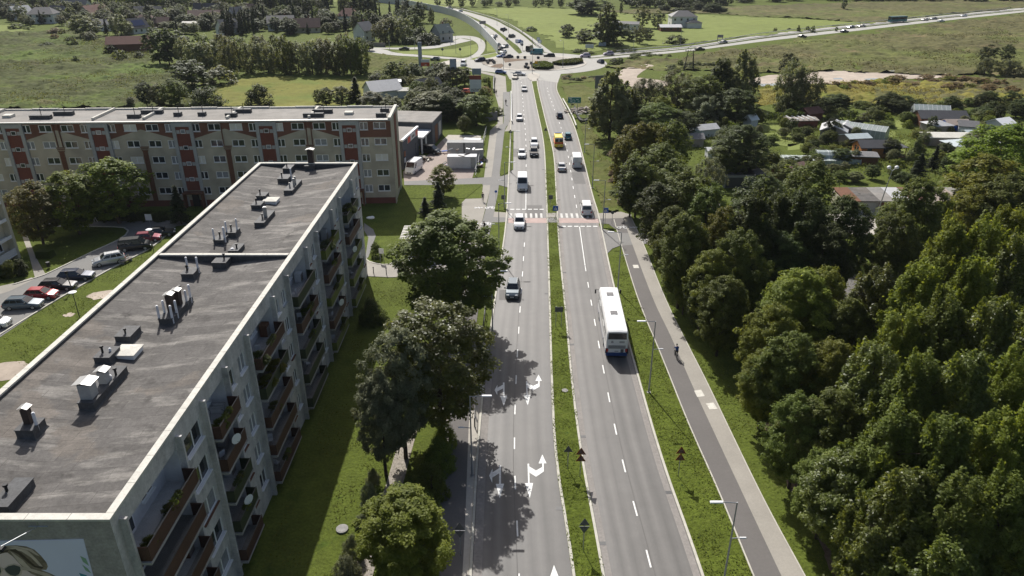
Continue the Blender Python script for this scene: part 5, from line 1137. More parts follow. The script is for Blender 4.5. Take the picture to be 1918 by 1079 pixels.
# --- wood on the far side of the footpath: (kind, u, row of the top, height, width, leaf, label)
WG = 'trees of the belt beyond the footpath'
tree_base('tall', 1141, 262, 139, 88, 'tall grey green poplar with a bare dark trunk at the edge of the verge', 'leaf_willow')
tree_base('tall', 1172, 255, 168, 60, 'dark poplar close behind the grey green one', 'leaf_poplar')
for a in (
 ('willow', 1213, 147, 8, 60, 'leaf_willow', 'grey willow between poplar and dirt track'),
 ('willow', 1273, 132, 11, 66, 'leaf_willow', 'round grey willow in the clump below the pylon'),
 ('tall', 1357, 110, 14, 58, 'leaf_dark', 'darkest tall tree in the clump by the sandy ground'),
 ('tall', 1400, 98, 15, 56, 'leaf_willow', 'tall pale tree at the sandy edge of the clump'),
 ('broad', 1320, 140, 11, 74, 'leaf_green', 'broad middle tree of the clump below the pylon'),
 ('willow', 1327, 176, 7, 70, 'leaf_silver', 'low silvery willow bush at the foot of the clump'),
 ('broad', 1385, 165, 9, 70, 'leaf_dark', 'shaded tree under the tall pale one'),
 ('willow', 1491, 112, 14, 58, 'leaf_willow', 'tall lone willow in front of the sandy ground'),
 ('willow', 1513, 130, 12, 62, 'leaf_willow', 'second lone willow, lower and fuller than its neighbour'),
 ('willow', 1478, 175, 6, 44, 'leaf_green', 'small willow at the foot of the lone pair'),
 ('tall', 1480, 98, 7, 34, 'leaf_willow', 'thin grey tree behind the lone willows'),
 ('broad', 1238, 180, 8, 44, 'leaf_yellow', 'yellow green tree among the dark ones'),
 ('broad', 1228, 192, 9, 90, 'leaf_green', 'dark bushy tree next to the yellow green one'),
 ('broad', 1270, 205, 7, 80, 'leaf_dark', 'low bushy tree by the clipped hedge'),
 ('broad', 1198, 232, 12.5, 76, 'leaf_autumn', 'maple with orange yellow top, first behind the poplar'),
 ('broad', 1225, 232, 12.5, 66, 'leaf_autumn', 'maple turning yellow, second of the yellowing group'),
 ('broad', 1171, 256, 11, 56, 'leaf_autumn', 'golden leaved maple at the edge of the verge'),
 ('broad', 1260, 228, 12.5, 70, 'leaf_green', 'green maple beside the yellowing group'),
 ('broad', 1238, 268, 11.5, 86, 'leaf_green', 'dense green maple in front of the yellowing group'),
 ('broad', 1198, 290, 11, 74, 'leaf_green', 'dark maple overhanging the grass verge'),
 ('broad', 1186, 312, 9, 60, 'leaf_dark', 'low dark maple above the path bend'),
 ('broad', 1270, 300, 11, 76, 'leaf_green', 'maple in the middle of the belt'),
 ('broad', 1290, 322, 12.5, 100, 'leaf_green', 'large maple above the path junction'),
 ('willow', 1332, 296, 9, 52, 'leaf_silver', 'silvery tree next to the grey fronted garage'),
 ('broad', 1240, 342, 11, 80, 'leaf_dark', 'shaded maple by the junction'),
 ('broad', 1330, 343, 12, 90, 'leaf_green', 'full green maple in front of the grey garage'),
 ('broad', 1262, 388, 11, 70, 'leaf_green', 'maple whose branches reach the footpath junction'),
 ('broad', 1394, 233, 11, 100, 'leaf_dark', 'big dark tree in the allotment gardens'),
 ('broad', 1360, 270, 8, 56, 'leaf_green', 'bushy tree beside the big dark allotment tree'),
 ('broad', 1432, 330, 12, 90, 'leaf_dark', 'dark round tree in front of the brown roofed hut'),
 ('broad', 1524, 302, 13, 96, 'leaf_green', 'olive tree in front of the garage row'),
 ('broad', 1477, 300, 7, 54, 'leaf_green', 'small tree by the sunken glass frame'),
 ('broad', 1359, 393, 13, 76, 'leaf_autumn', 'yellow autumn tree standing out of the dark belt'),
 ('broad', 1288, 402, 13, 92, 'leaf_green', 'broad grey green tree closest to the footpath bend'),
 ('broad', 1395, 434, 13, 92, 'leaf_green', 'tree with yellowish crest behind the autumn one'),
 ('broad', 1340, 470, 11, 96, 'leaf_yellow', 'olive yellow tree below the autumn one'),
 ('broad', 1362, 520, 10, 92, 'leaf_green', 'pale leaved tree leaning toward the footpath'),
 ('broad', 1292, 468, 9, 52, 'leaf_green', 'small crowned tree at the edge of the path grass'),
 ('broad', 1322, 500, 9, 58, 'leaf_dark', 'dark understorey tree beside the path grass'),
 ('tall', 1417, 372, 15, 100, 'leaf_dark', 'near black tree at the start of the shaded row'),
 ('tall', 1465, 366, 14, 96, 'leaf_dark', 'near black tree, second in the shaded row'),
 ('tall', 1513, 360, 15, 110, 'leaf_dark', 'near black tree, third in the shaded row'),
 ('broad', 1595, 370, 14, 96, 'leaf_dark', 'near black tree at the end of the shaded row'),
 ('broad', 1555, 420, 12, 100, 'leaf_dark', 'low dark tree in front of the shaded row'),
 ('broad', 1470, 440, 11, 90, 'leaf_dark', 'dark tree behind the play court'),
 ('broad', 1735, 338, 15, 112, 'leaf_green', 'large tree before the pink garage roof'),
 ('broad', 1690, 400, 12, 90, 'leaf_green', 'tree between garages and play court'),
 ('broad', 1889, 235, 15, 130, 'leaf_bright', 'bright yellow green tree behind the allotments'),
 ('broad', 1866, 292, 14, 130, 'leaf_autumn', 'brownish autumn tree below the bright one'),
 ('broad', 1900, 330, 14, 120, 'leaf_green', 'dark tree at the frame edge by the garages'),
 ('broad', 1840, 350, 12, 90, 'leaf_autumn', 'olive brown tree beside the pale garages'),
 ('broad', 1506, 507, 12.5, 130, 'leaf_yellow', 'yellow green hornbeam above the play court'),
 ('broad', 1553, 505, 12, 96, 'leaf_autumn', 'hornbeam with golden tips, twin of the yellow green one'),
 ('broad', 1456, 575, 11, 104, 'leaf_yellow', 'yellow green hornbeam at the outer edge of the belt'),
 ('broad', 1600, 560, 11, 90, 'leaf_green', 'green tree squeezed behind the golden hornbeam'),
 ('broad', 1446, 655, 9, 96, 'leaf_yellow', 'feathery low hornbeam touching the worn track'),
 ('broad', 1492, 630, 11, 120, 'leaf_green', 'hornbeam behind the feathery one'),
 ('broad', 1566, 640, 11, 120, 'leaf_yellow', 'feathery hornbeam in the middle of the wood'),
 ('broad', 1512, 745, 9.5, 110, 'leaf_green', 'feathery tree above the worn track, dark'),
 ('broad', 1570, 735, 10.5, 130, 'leaf_green', 'glossy tree behind the dark feathery one'),
 ('broad', 1566, 850, 8.5, 110, 'leaf_green', 'low feathery tree over the shadowed worn track'),
 ('broad', 1610, 850, 10, 140, 'leaf_poplar', 'glossy ash beside the low feathery tree'),
 ('broad', 1632, 935, 8, 110, 'leaf_green', 'small ash with a grey stump below'),
 ('broad', 1722, 985, 9, 140, 'leaf_green', 'ash low in the wood near the shaded grass'),
 ('tall', 1884, 385, 18, 100, 'leaf_yellow', 'tallest sunlit poplar spire, at the frame edge'),  # sunlit spires take a yellower leaf colour, sunshine painted in
 ('tall', 1843, 398, 18, 96, 'leaf_yellow', 'sunlit poplar spire, second from the frame edge'),
 ('tall', 1779, 415, 17, 100, 'leaf_yellow', 'sunlit poplar spire at the start of the tall group'),
 ('tall', 1725, 487, 16, 116, 'leaf_yellow', 'poplar stepping down from the tall group'),
 ('tall', 1640, 493, 14, 100, 'leaf_poplar', 'lowest poplar spire beside the play court'),
 ('tall', 1905, 440, 17, 100, 'leaf_poplar', 'poplar cut by the frame edge'),
 ('tall', 1820, 480, 17, 110, 'leaf_yellow', 'full poplar below the two tallest spires'),
 ('tall', 1690, 570, 15, 110, 'leaf_yellow', 'glossy poplar in front of the stepping one'),
 ('tall', 1770, 560, 16, 120, 'leaf_green', 'glossy poplar in the heart of the wood'),
 ('tall', 1860, 560, 17, 120, 'leaf_poplar', 'glossy poplar beside the pair cut by the frame'),
 ('tall', 1640, 640, 14, 120, 'leaf_poplar', 'glossy poplar above the feathery hornbeam'),
 ('tall', 1720, 665, 15, 130, 'leaf_green', 'glossy poplar with gaps showing bark'),
 ('tall', 1810, 660, 16, 130, 'leaf_poplar', 'dense glossy poplar in the wood'),
 ('tall', 1900, 650, 16, 120, 'leaf_yellow', 'yellow green poplar at the frame edge'),
 ('tall', 1680, 770, 14, 140, 'leaf_green', 'glossy poplar over the ash trees'),
 ('tall', 1770, 780, 15, 140, 'leaf_green', 'dark poplar in the lower wood'),
 ('tall', 1862, 770, 15, 140, 'leaf_yellow', 'dark poplar near the frame edge'),
 ('tall', 1925, 770, 15, 120, 'leaf_yellow', 'yellow tipped poplar half outside the frame'),
 ('tall', 1700, 880, 13, 150, 'leaf_poplar', 'sunlit poplar in the lower wood'),
 ('tall', 1800, 890, 14, 150, 'leaf_green', 'shaded poplar in the lower wood'),
 ('tall', 1890, 900, 14, 140, 'leaf_green', 'shaded poplar low at the frame edge'),
 ('tall', 1780, 1010, 11, 160, 'leaf_poplar', 'poplar at the bottom of the wood'),
 ('tall', 1905, 985, 11, 150, 'leaf_yellow', 'yellow green tree with a bare pale branch, bottom corner'),
 ('tall', 1960, 560, 17, 130, 'leaf_poplar', 'poplar crown reaching in at the frame edge below the spires'),
 ('tall', 1975, 700, 15, 130, 'leaf_poplar', 'poplar crown at the frame edge behind the yellow green one'),
): T(a[0], a[1]+(12 if a[0] == 'tall' and a[1] > 1600 else 0), a[2]+(10 if a[0] == 'tall' and a[1] > 1600 else 0), a[3], a[4], a[6], a[5], WG, 1.14 if a[0] == 'tall' and a[1] > 1400 else 1.0)
# --- allotment and meadow shrubs
def scatter(n, poly, kinds, hr, wr, group, cat_label, seed, nm=None):
    'shrubs set out over a ground outline, each its own object'
    r = random.Random(seed); P = pix(*poly); xs = [p[0] for p in P]; ys = [p[1] for p in P]; k = 0
    pts = []
    while len(pts) < n:
        # even density in the picture: deeper rows are sparser on the ground
        u = r.uniform(min(p[0] for p in poly), max(p[0] for p in poly)); v = r.uniform(min(p[1] for p in poly), max(p[1] for p in poly)); g = G(u, v)
        if not inside(P, np.array([g[0]]), np.array([g[1]]))[0]: continue
        pts.append((u, g[0], g[1]))
    pts.sort()
    for i, (u, x, y) in enumerate(pts):
        kd, lf = r.choice(kinds); h = r.uniform(*hr); rr = r.uniform(*wr)
        if kd == 'cone': rr *= .6; h *= 1.2
        if kd == 'thuja': rr *= .4
        if kd == 'bush': h *= .5
        o = tree_at(kd, x, y, h, rr, cat_label, lf, group)
        if nm and kd != 'cone': o.name = nm
FB, SH = 'broad', 'bush'
MIX = [('bush', 'leaf_green'), ('bush', 'leaf_dark'), ('broad', 'leaf_green'), ('bush', 'leaf_willow'), ('broad', 'leaf_dark'), ('bush', 'leaf_yellow')]
scatter(34, ((1300, 245), (1420, 228), (1560, 215), (1590, 250), (1530, 330), (1400, 335), (1310, 300)), MIX, (2.5, 4.5), (1.2, 2.2), 'garden shrubs between the allotment huts', 'garden shrub or fruit tree among the allotment huts and lawns', 3)
scatter(42, ((1590, 225), (1700, 212), (1900, 212), (1900, 300), (1720, 345), (1600, 345), (1560, 320)), MIX, (2.5, 4.5), (1.2, 2.2), 'garden shrubs around the orange cabin', 'garden shrub or small tree in the allotments around the orange cabin', 4)
scatter(46, ((1530, 200), (1700, 196), (1930, 196), (1930, 222), (1700, 212), (1540, 218)), [('bush', 'leaf_dark'), ('bush', 'leaf_green'), ('broad', 'leaf_dark')], (3, 5.5), (1.8, 3.2), 'thicket between the allotments and the yellow reeds', 'dark shrub in the thicket between yellow reeds and allotments', 5)
scatter(22, ((1660, 150), (1760, 143), (1880, 160), (1900, 176), (1760, 168), (1660, 160)), [('bush', 'leaf_brown'), ('bush', 'leaf_brown'), ('bush', 'leaf_autumn')], (2.5, 4.5), (2, 3.4), 'rusty brown scrub on the sandy ground', 'rusty brown scrub bush at the edge of the sandy ground', 6)
scatter(14, ((1540, 160), (1650, 153), (1670, 162), (1560, 172)), [('bush', 'leaf_brown'), ('bush', 'leaf_yellow')], (2, 4), (1.5, 2.6), 'brown scrub behind the yellow reeds', 'brown scrub bush between pale sand and yellow reeds', 7)
scatter(16, ((1250, 122), (1300, 108), (1340, 125), (1250, 140)), [('bush', 'leaf_willow'), ('bush', 'leaf_green')], (2, 4), (1.2, 2.5), 'shrubs around the pylon', 'low willow shrub in the meadow around the pylon', 8)
for (kd, u, vb, vt, w_, lf), lb in zip((('broad', 1848, 118, 84, 32, 'leaf_dark'), ('broad', 1883, 116, 84, 26, 'leaf_dark'), ('willow', 1843, 140, 110, 34, 'leaf_willow'), ('willow', 1885, 142, 112, 40, 'leaf_willow'), ('bush', 1910, 146, 128, 34, 'leaf_willow'), ('thuja', 1712, 300, 258, 16, 'leaf_dark')), ('larger of the two dark trees standing in the open meadow', 'smaller of the two dark trees standing in the open meadow', 'pale willow bush below the larger meadow tree', 'pale willow bush below the smaller meadow tree', 'low willow bush at the meadow frame edge', 'slim dark conifer beside the long white roofed hut')):
    tree_base(kd, u, vb, vt, w_, lb, lf)
for (u, vb, vt, w_), lb in zip(((1552, 262, 222, 26), (1717, 335, 290, 44), (1745, 320, 275, 30), (1800, 305, 272, 26), (1817, 312, 277, 24), (1503, 312, 295, 10)), ('dark conifer before the grey gabled hut', 'large dark spruce below the orange cabin', 'dark spruce beside the larger one, near the orange cabin', 'clipped dark cypress in front of the pale blue roof', 'second clipped cypress in front of the pale blue roof', 'tiny dark cypress by the polytunnel')):
    tree_base('cone' if w_ > 27 else 'thuja', u, vb, vt, w_, lb, 'leaf_conifer')
tree_base('broad', 1820, 285, 245, 40, 'round olive shrub beside the narrow blue cabin', 'leaf_willow')
def hedge(label, pts, wd, h, leaf='leaf_dark'):
    P = smooth_line(pix(*pts), 1.0); r = np.random.default_rng(len(label)); N = len(P)*90
    i = r.integers(0, len(P), N); c = np.array(P)[i]; off = np.stack([r.uniform(-wd/2, wd/2, N), r.uniform(-.6, .6, N)], 1)
    z = r.random(N)**.6*h; pos = np.stack([c[:, 0]+off[:, 1]*.9, c[:, 1]+off[:, 0], z], 1)
    nn = r.normal(0, .6, (N, 3))+np.array([0, -.3, .5]); a = np.cross(nn, r.normal(0, 1, (N, 3))); a /= np.linalg.norm(a, axis=1)[:, None]; b = np.cross(nn, a); b /= np.linalg.norm(b, axis=1)[:, None]
    a *= .26; b *= .18; V = np.stack([pos-a, pos-b, pos+a, pos+b], 1).reshape(-1, 3)
    return tag(link('hedge', npmesh('hedge', V, np.arange(N*4).reshape(-1, 4), [leaf], None, r.random(N))), label, 'hedge')
hedge('tall straight clipped hedge closing the allotments beside the silvery willow', ((1292, 232), (1345, 230)), 1.8, 3.4)
hedge('clipped hedge curving down beside the vegetable rows', ((1347, 230), (1362, 240), (1378, 247)), 1.2, 2.0, 'leaf_green')
hedge('long clipped hedge behind the slatted roof shed', ((1425, 230), (1500, 228)), 1.5, 2.6)
hedge('short hedge between the red hut and grey huts', ((1572, 226), (1600, 224)), 1.5, 2.4)
# --- gardens between red block and roundabout
MG = 'garden trees beyond the workshop'
for (kd, u, vb, vt, w_, lf), lb in zip((
 ('broad', 893, 236, 178, 64, 'leaf_green'), ('broad', 856, 228, 184, 44, 'leaf_dark'), ('broad', 812, 226, 172, 76, 'leaf_willow'), ('broad', 775, 228, 195, 54, 'leaf_green'), ('cone', 668, 200, 148, 46, 'leaf_dark'),
 ('broad', 640, 200, 162, 34, 'leaf_willow'), ('broad', 612, 200, 164, 28, 'leaf_green'), ('broad', 708, 165, 138, 26, 'leaf_dark'), ('broad', 735, 160, 116, 32, 'leaf_green'), ('broad', 775, 152, 118, 30, 'leaf_dark'),
 ('broad', 790, 170, 143, 42, 'leaf_yellow'), ('broad', 826, 155, 118, 26, 'leaf_dark'), ('broad', 848, 164, 124, 44, 'leaf_willow'), ('broad', 806, 148, 128, 22, 'leaf_dark'), ('broad', 870, 250, 217, 24, 'leaf_green'), ('broad', 700, 215, 172, 50, 'leaf_willow'), ('broad', 735, 220, 180, 46, 'leaf_green'),
 ('broad', 870, 160, 128, 26, 'leaf_green'), ('bush', 908, 178, 162, 26, 'leaf_brown'), ('bush', 912, 165, 145, 20, 'leaf_green'), ('bush', 756, 252, 240, 40, 'leaf_green'), ('bush', 930, 215, 200, 26, 'leaf_green'),
 ('broad', 276, 200, 154, 30, 'leaf_conifer'), ('broad', 300, 200, 158, 30, 'leaf_willow'), ('broad', 330, 200, 148, 44, 'leaf_green'), ('broad', 362, 167, 112, 66, 'leaf_dark'), ('bush', 388, 200, 164, 60, 'leaf_dark'), ('bush', 413, 158, 126, 58, 'leaf_willow'), ('bush', 487, 198, 160, 48, 'leaf_dark'), ('broad', 596, 196, 168, 16, 'leaf_green'), ('broad', 246, 198, 182, 14, 'leaf_conifer')), (
 'round dark green tree by the paved path, beyond the workshop yard', 'dark tree next to the round one beyond the workshop', 'wide thin leaved tree behind the workshop roof', 'tree rising just behind the workshop roof edge', 'tall dark conical yew at the corner of the red block', 'pale tree beside the dark yew', 'slender tree beside the pale one behind the red block', 'dark bushy tree at the rim of the dry grass', 'tall slim tree on twin trunks by the hedge', 'dark compact tree behind the hedge', 'yellow green apple tree by the garden houses', 'dark slim tree under the tall billboard', 'willowy tree in front of the tall billboard', 'small dark tree by the red poster board', 'small young tree at the yard boundary', 'loose garden tree near the pale garden house', 'bushy tree in front of the pale garden house',
 'leafy tree at the foot of the white hoarding', 'brown leaved bush behind the white hoarding', 'bush against the paved plaza wall', 'scrub bush behind the workshop', 'green bush on the slope by the path',
 'dark pointed tree at the meadow edge behind the roof', 'olive tree at the meadow edge behind the roof', 'bushy tree beside the olive one behind the roof', 'large dark round tree before the willow row', 'wide dark bush against the yellow field', 'pale feathery bush at the start of the willow row', 'dark mound of bush in front of the yellow field', 'sapling on the yellow field edge', 'tiny fir just above the roof edge')):
    tree_base(kd, u, vb, vt, w_, lb, lf, MG)
# --- willow row and meadow
ORD = ['first', 'second', 'third', 'fourth', 'fifth', 'sixth', 'seventh', 'eighth', 'ninth', 'tenth', 'eleventh', 'twelfth', 'thirteenth', 'fourteenth', 'fifteenth', 'sixteenth', 'seventeenth', 'eighteenth', 'nineteenth', 'twentieth']
def row(kd, us, vb, vt, w_, leaf, lb, group, seed):
    r = random.Random(seed)
    for i, u in enumerate(us): tree_base(kd, u, vb+r.uniform(-3, 3), vt+r.uniform(-6, 6), w_*r.uniform(.85, 1.2), f'{lb}, {ORD[i]} from the meadow end', leaf if isinstance(leaf, str) else r.choice(leaf), group)
row('willow', (372, 402, 434, 470, 503, 538, 560, 586, 612, 636, 658, 676), 137, 76, 42, ['leaf_willow', 'leaf_willow', 'leaf_green'], 'grey green willow in the front row of the willow belt', 'willow row', 1)
row('willow', (350, 385, 418, 450, 490, 525, 600, 650), 122, 68, 40, ['leaf_willow', 'leaf_green'], 'willow in the back row of the willow belt', 'willow row', 2)
row('broad', (300, 318, 340), 121, 53, 44, 'leaf_dark', 'large dark tree beside the wooden barn', 'dark trees beside the wooden barn', 3)
for (kd, u, vb, vt, w_, lf), lb in zip((('broad', 158, 70, 29, 46, 'leaf_willow'), ('broad', 176, 66, 33, 30, 'leaf_willow'), ('willow', 228, 66, 28, 40, 'leaf_willow'), ('willow', 170, 78, 60, 24, 'leaf_silver'), ('cone', 201, 66, 36, 14, 'leaf_conifer'), ('broad', 88, 44, 23, 22, 'leaf_green'), ('broad', 134, 36, 14, 18, 'leaf_yellow'), ('broad', 58, 50, 30, 16, 'leaf_dark'), ('bush', 50, 56, 49, 14, 'leaf_green'), ('bush', 30, 54, 44, 26, 'leaf_green'), ('bush', 105, 62, 52, 26, 'leaf_brown'), ('bush', 118, 66, 53, 16, 'leaf_willow'), ('bush', 88, 86, 78, 22, 'leaf_dark'), ('bush', 104, 74, 64, 16, 'leaf_brown'), ('bush', 143, 118, 105, 14, 'leaf_dark'), ('bush', 208, 100, 84, 24, 'leaf_dark'), ('bush', 225, 112, 92, 30, 'leaf_green'), ('bush', 135, 84, 70, 24, 'leaf_green'), ('bush', 262, 108, 98, 18, 'leaf_dark'), ('bush', 41, 66, 60, 12, 'leaf_willow'), ('willow', 745, 78, 30, 46, 'leaf_willow'), ('willow', 722, 80, 38, 44, 'leaf_willow'), ('broad', 776, 72, 28, 36, 'leaf_green'), ('bush', 800, 82, 62, 46, 'leaf_dark'), ('bush', 770, 82, 66, 34, 'leaf_dark'), ('broad', 836, 60, 34, 22, 'leaf_willow'), ('tall', 808, 44, 14, 13, 'leaf_green'), ('broad', 692, 95, 76, 20, 'leaf_dark')), (
 'big round tree standing alone at the meadow rim before the village', 'smaller tree attached to the big lone round tree', 'grey willow beside the solar panel house', 'silvery bush at the foot of the big lone tree', 'dark pointed fir in front of the low grey house', 'tree growing right in front of the big white house', 'yellow green tree between village houses', 'dark shrub tree beside the big white house', 'garden bush below the white gabled house', 'row of bushes at the village meadow edge', 'brownish bush below the big white house', 'upright bush at the meadow rim', 'dark low bush line in the meadow', 'brown bush in the rim of the meadow', 'lone dark bush out in the rough meadow', 'dark bush beside the wooden barn', 'round bush in front of the wooden barn', 'loose bush below the big lone tree', 'low bush between barn and dark trees', 'tiny bush at the meadow rim', 'willow above the access road bend', 'willow near the tall white gabled house', 'leafy tree over the side street', 'dark garden shrubbery before the grey green roofed house', 'dark shrub by the side street fence', 'round tree behind the grey green roofed house', 'thin tree on the slope by the noise barrier', 'bush beside the tall white gabled house')):
    tree_base(kd, u, vb, vt, w_, lb, lf, 'trees at the village edge')
belt = scatter
CK = [('cone', 'leaf_conifer'), ('cone', 'leaf_conifer'), ('broad', 'leaf_dark'), ('broad', 'leaf_green'), ('tall', 'leaf_dark')]
belt(70, ((470, 12), (560, 6), (640, 8), (700, 14), (790, 42), (770, 52), (700, 45), (640, 30), (560, 42), (480, 30)), CK, (9, 15), (2.6, 4.6), 'dark trees behind the village', 'dark conifer or broadleaf tree in the dense belt behind the village', 31)
belt(40, ((410, 60), (470, 45), (500, 50), (470, 66), (420, 72)), [('cone', 'leaf_conifer')], (7, 10), (2, 3), 'dark conifers above the willow row', 'dark conifer in the clump between village roofs and willows', 32)
belt(120, ((0, 12), (200, 18), (360, 18), (470, 18), (520, 34), (400, 60), (330, 48), (230, 40), (120, 26), (0, 22)), [('broad', 'leaf_green'), ('broad', 'leaf_willow'), ('bush', 'leaf_green'), ('cone', 'leaf_conifer'), ('broad', 'leaf_dark')], (4, 8.5), (2.2, 4), 'garden trees among the village houses', 'garden tree among the village houses', 33, 'garden_tree')
belt(10, ((735, 60), (800, 70), (830, 84), (760, 84)), [('bush', 'leaf_dark'), ('broad', 'leaf_dark')], (4, 7), (2, 3.5), 'dark garden trees by the access road', 'dark garden tree behind the access road fence', 35)
# --- far fields
for (kd, u, vb, vt, w_, lf), lb in zip((('broad', 1107, 28, -6, 66, 'leaf_dark'), ('broad', 1090, 26, -2, 36, 'leaf_dark'), ('tall', 1137, 86, 8, 44, 'leaf_green'), ('broad', 1140, 84, 35, 58, 'leaf_dark'), ('broad', 1203, 52, 10, 26, 'leaf_willow'), ('broad', 1231, 54, 20, 26, 'leaf_willow'), ('broad', 1062, 70, 46, 30, 'leaf_dark'), ('broad', 1095, 80, 54, 34, 'leaf_dark'), ('broad', 1178, 76, 52, 34, 'leaf_dark'), ('broad', 1198, 82, 48, 22, 'leaf_willow'), ('broad', 1213, 74, 55, 22, 'leaf_dark'), ('bush', 1265, 82, 66, 36, 'leaf_dark'), ('bush', 1155, 88, 74, 24, 'leaf_willow'), ('bush', 1150, 120, 110, 20, 'leaf_dark'), ('bush', 1161, 118, 108, 14, 'leaf_dark'), ('tall', 1163, 26, 4, 7, 'leaf_dark'), ('tall', 1580, 18, -4, 10, 'leaf_dark'), ('bush', 994, 58, 50, 22, 'leaf_dark'), ('bush', 1067, 118, 110, 10, 'leaf_green')), (
 'huge dark tree mass at the back of the green field', 'dark tree attached to the huge far tree mass', 'tall twisted poplar towering over the roadside posters', 'dark leafy base of the twisted poplar group', 'upright leafy tree near the long white shed', 'full crowned tree next to the upright one, beside the villa', 'round dark bush alone in the green field', 'dark tree by the small poster boards', 'bushy dark tree in front of the long white shed', 'loose willow on two trunks by the highway', 'round bush behind the two trunked willow', 'wide dark bush beside the highway', 'willow scrub under the twisted poplar', 'round dark bush at the roundabout exit', 'smaller round bush at the roundabout exit', 'thin bare pole like tree in the far field', 'lone umbrella shaped tree on the far brown plain', 'low dark thicket by the far cycle path', 'small bush in the slip road triangle')):
    tree_base(kd, u, vb, vt, w_, lb, lf, 'trees in the far fields')
row('broad', (820, 842, 865, 885, 908, 918, 935, 952, 966, 1003, 1015, 1028, 1050), 12, -2, 13, 'leaf_dark', 'small round far tree in the line across the green plain', 'far tree line across the green plain', 9)
belt(20, ((1240, 20), (1300, 16), (1372, 19), (1370, 24), (1300, 24), (1245, 26)), [('bush', 'leaf_dark'), ('broad', 'leaf_dark')], (3, 5.5), (3, 5), 'scrub line behind the villa', 'dark scrub in the line behind the white villa', 37)
row('bush', (1452, 1478, 1495, 1512, 1522, 1566), 58, 52, 7, 'leaf_dark', 'tiny dark shrub on the highway verge', 'shrubs on the highway verge', 10)
belt(16, ((1060, 98), (1200, 92), (1190, 97), (1060, 104)), [('bush', 'leaf_green'), ('bush', 'leaf_dark')], (1.5, 3), (1.2, 2.4), 'scrub on the roundabout bank', 'low scrub on the bank beyond the roundabout', 38)
belt(12, ((1190, 100), (1290, 104), (1160, 112)), [('bush', 'leaf_green')], (1, 2), (1, 1.8), 'scrub below the highway', 'low scrub on the slope below the highway', 39)
belt(14, ((1050, 140), (1105, 142), (1120, 150), (1060, 153)), [('bush', 'leaf_dark'), ('bush', 'leaf_brown')], (1, 2.2), (.8, 1.5), 'scrub by the dark hoarding', 'low scrub beside the dark hoarding', 40)
belt(18, ((1118, 215), (1150, 270), (1175, 340), (1190, 380), (1165, 385), (1140, 330)), [('bush', 'leaf_green'), ('bush', 'leaf_brown')], (1.2, 2.6), (.9, 1.7), 'undergrowth at the verge edge', 'undergrowth shrub where the verge meets the tree belt', 41)
belt(22, ((1250, 470), (1290, 560), (1380, 690), (1470, 850), (1540, 1000), (1640, 1079), (1900, 1079), (1900, 600), (1500, 480)), [('bush', 'leaf_dark'), ('bush', 'leaf_green')], (2.0, 4.5), (1.5, 2.6), 'undergrowth in the wood', 'dark undergrowth shrub beneath the wood beyond the footpath', 42)
belt(70, ((0, 40), (60, 50), (150, 50), (240, 62), (330, 66), (440, 70), (520, 62), (650, 66), (650, 50), (520, 44), (300, 44), (100, 30), (0, 30)), [('broad', 'leaf_dark'), ('broad', 'leaf_green'), ('broad', 'leaf_willow'), ('cone', 'leaf_conifer')], (4, 7.5), (2, 3.6), 'garden trees in front of the village houses', 'garden tree standing in front of the village houses', 44, 'garden_tree')
belt(40, ((470, 30), (560, 42), (660, 46), (770, 52), (770, 62), (700, 66), (560, 50), (480, 44)), CK, (6, 11), (2.2, 4), 'trees along the village street', 'dark tree along the village street before the fir belt', 45)
def woods(name, label, poly, n, hr, wr, leaf, seed):
    'a far wood that reads as one mass'
    r = random.Random(seed); P = pix(*poly); out = []; tt = []; k = 0
    us = [p[0] for p in poly]; vs = [p[1] for p in poly]
    while k < n:
        g = G(r.uniform(min(us), max(us)), r.uniform(min(vs), max(vs)))
        if not inside(P, np.array([g[0]]), np.array([g[1]]))[0]: continue
        V, Q, t = crown_arrays(seed+k % 5, 'round', 1, .08, 1, 70, 26, .085, .22); h, w_ = r.uniform(*hr), r.uniform(*wr)
        out.append(V*np.array([w_, w_, h])+np.array([g[0], g[1], 0])); tt.append(t); k += 1
    V = np.concatenate(out); o = stuff(link(name, npmesh(name, V, np.arange(len(V)).reshape(-1, 4), [leaf], None, np.concatenate(tt)))); o['label'] = label; return o
woods('far_woods', 'hazy far wood behind the village', ((-60, 0), (200, 0), (430, 2), (560, 3), (540, 10), (300, 14), (60, 12), (-60, 8)), 90, (7, 13), (4, 8), 'leaf_green', 34)
woods('far_woods', 'dark far tree line at the end of the brown plain', ((1170, 6), (1300, 8), (1500, -6), (1920, -6), (1920, 3), (1500, 2), (1300, 14), (1180, 16)), 70, (5, 10), (4, 8), 'leaf_dark', 36)
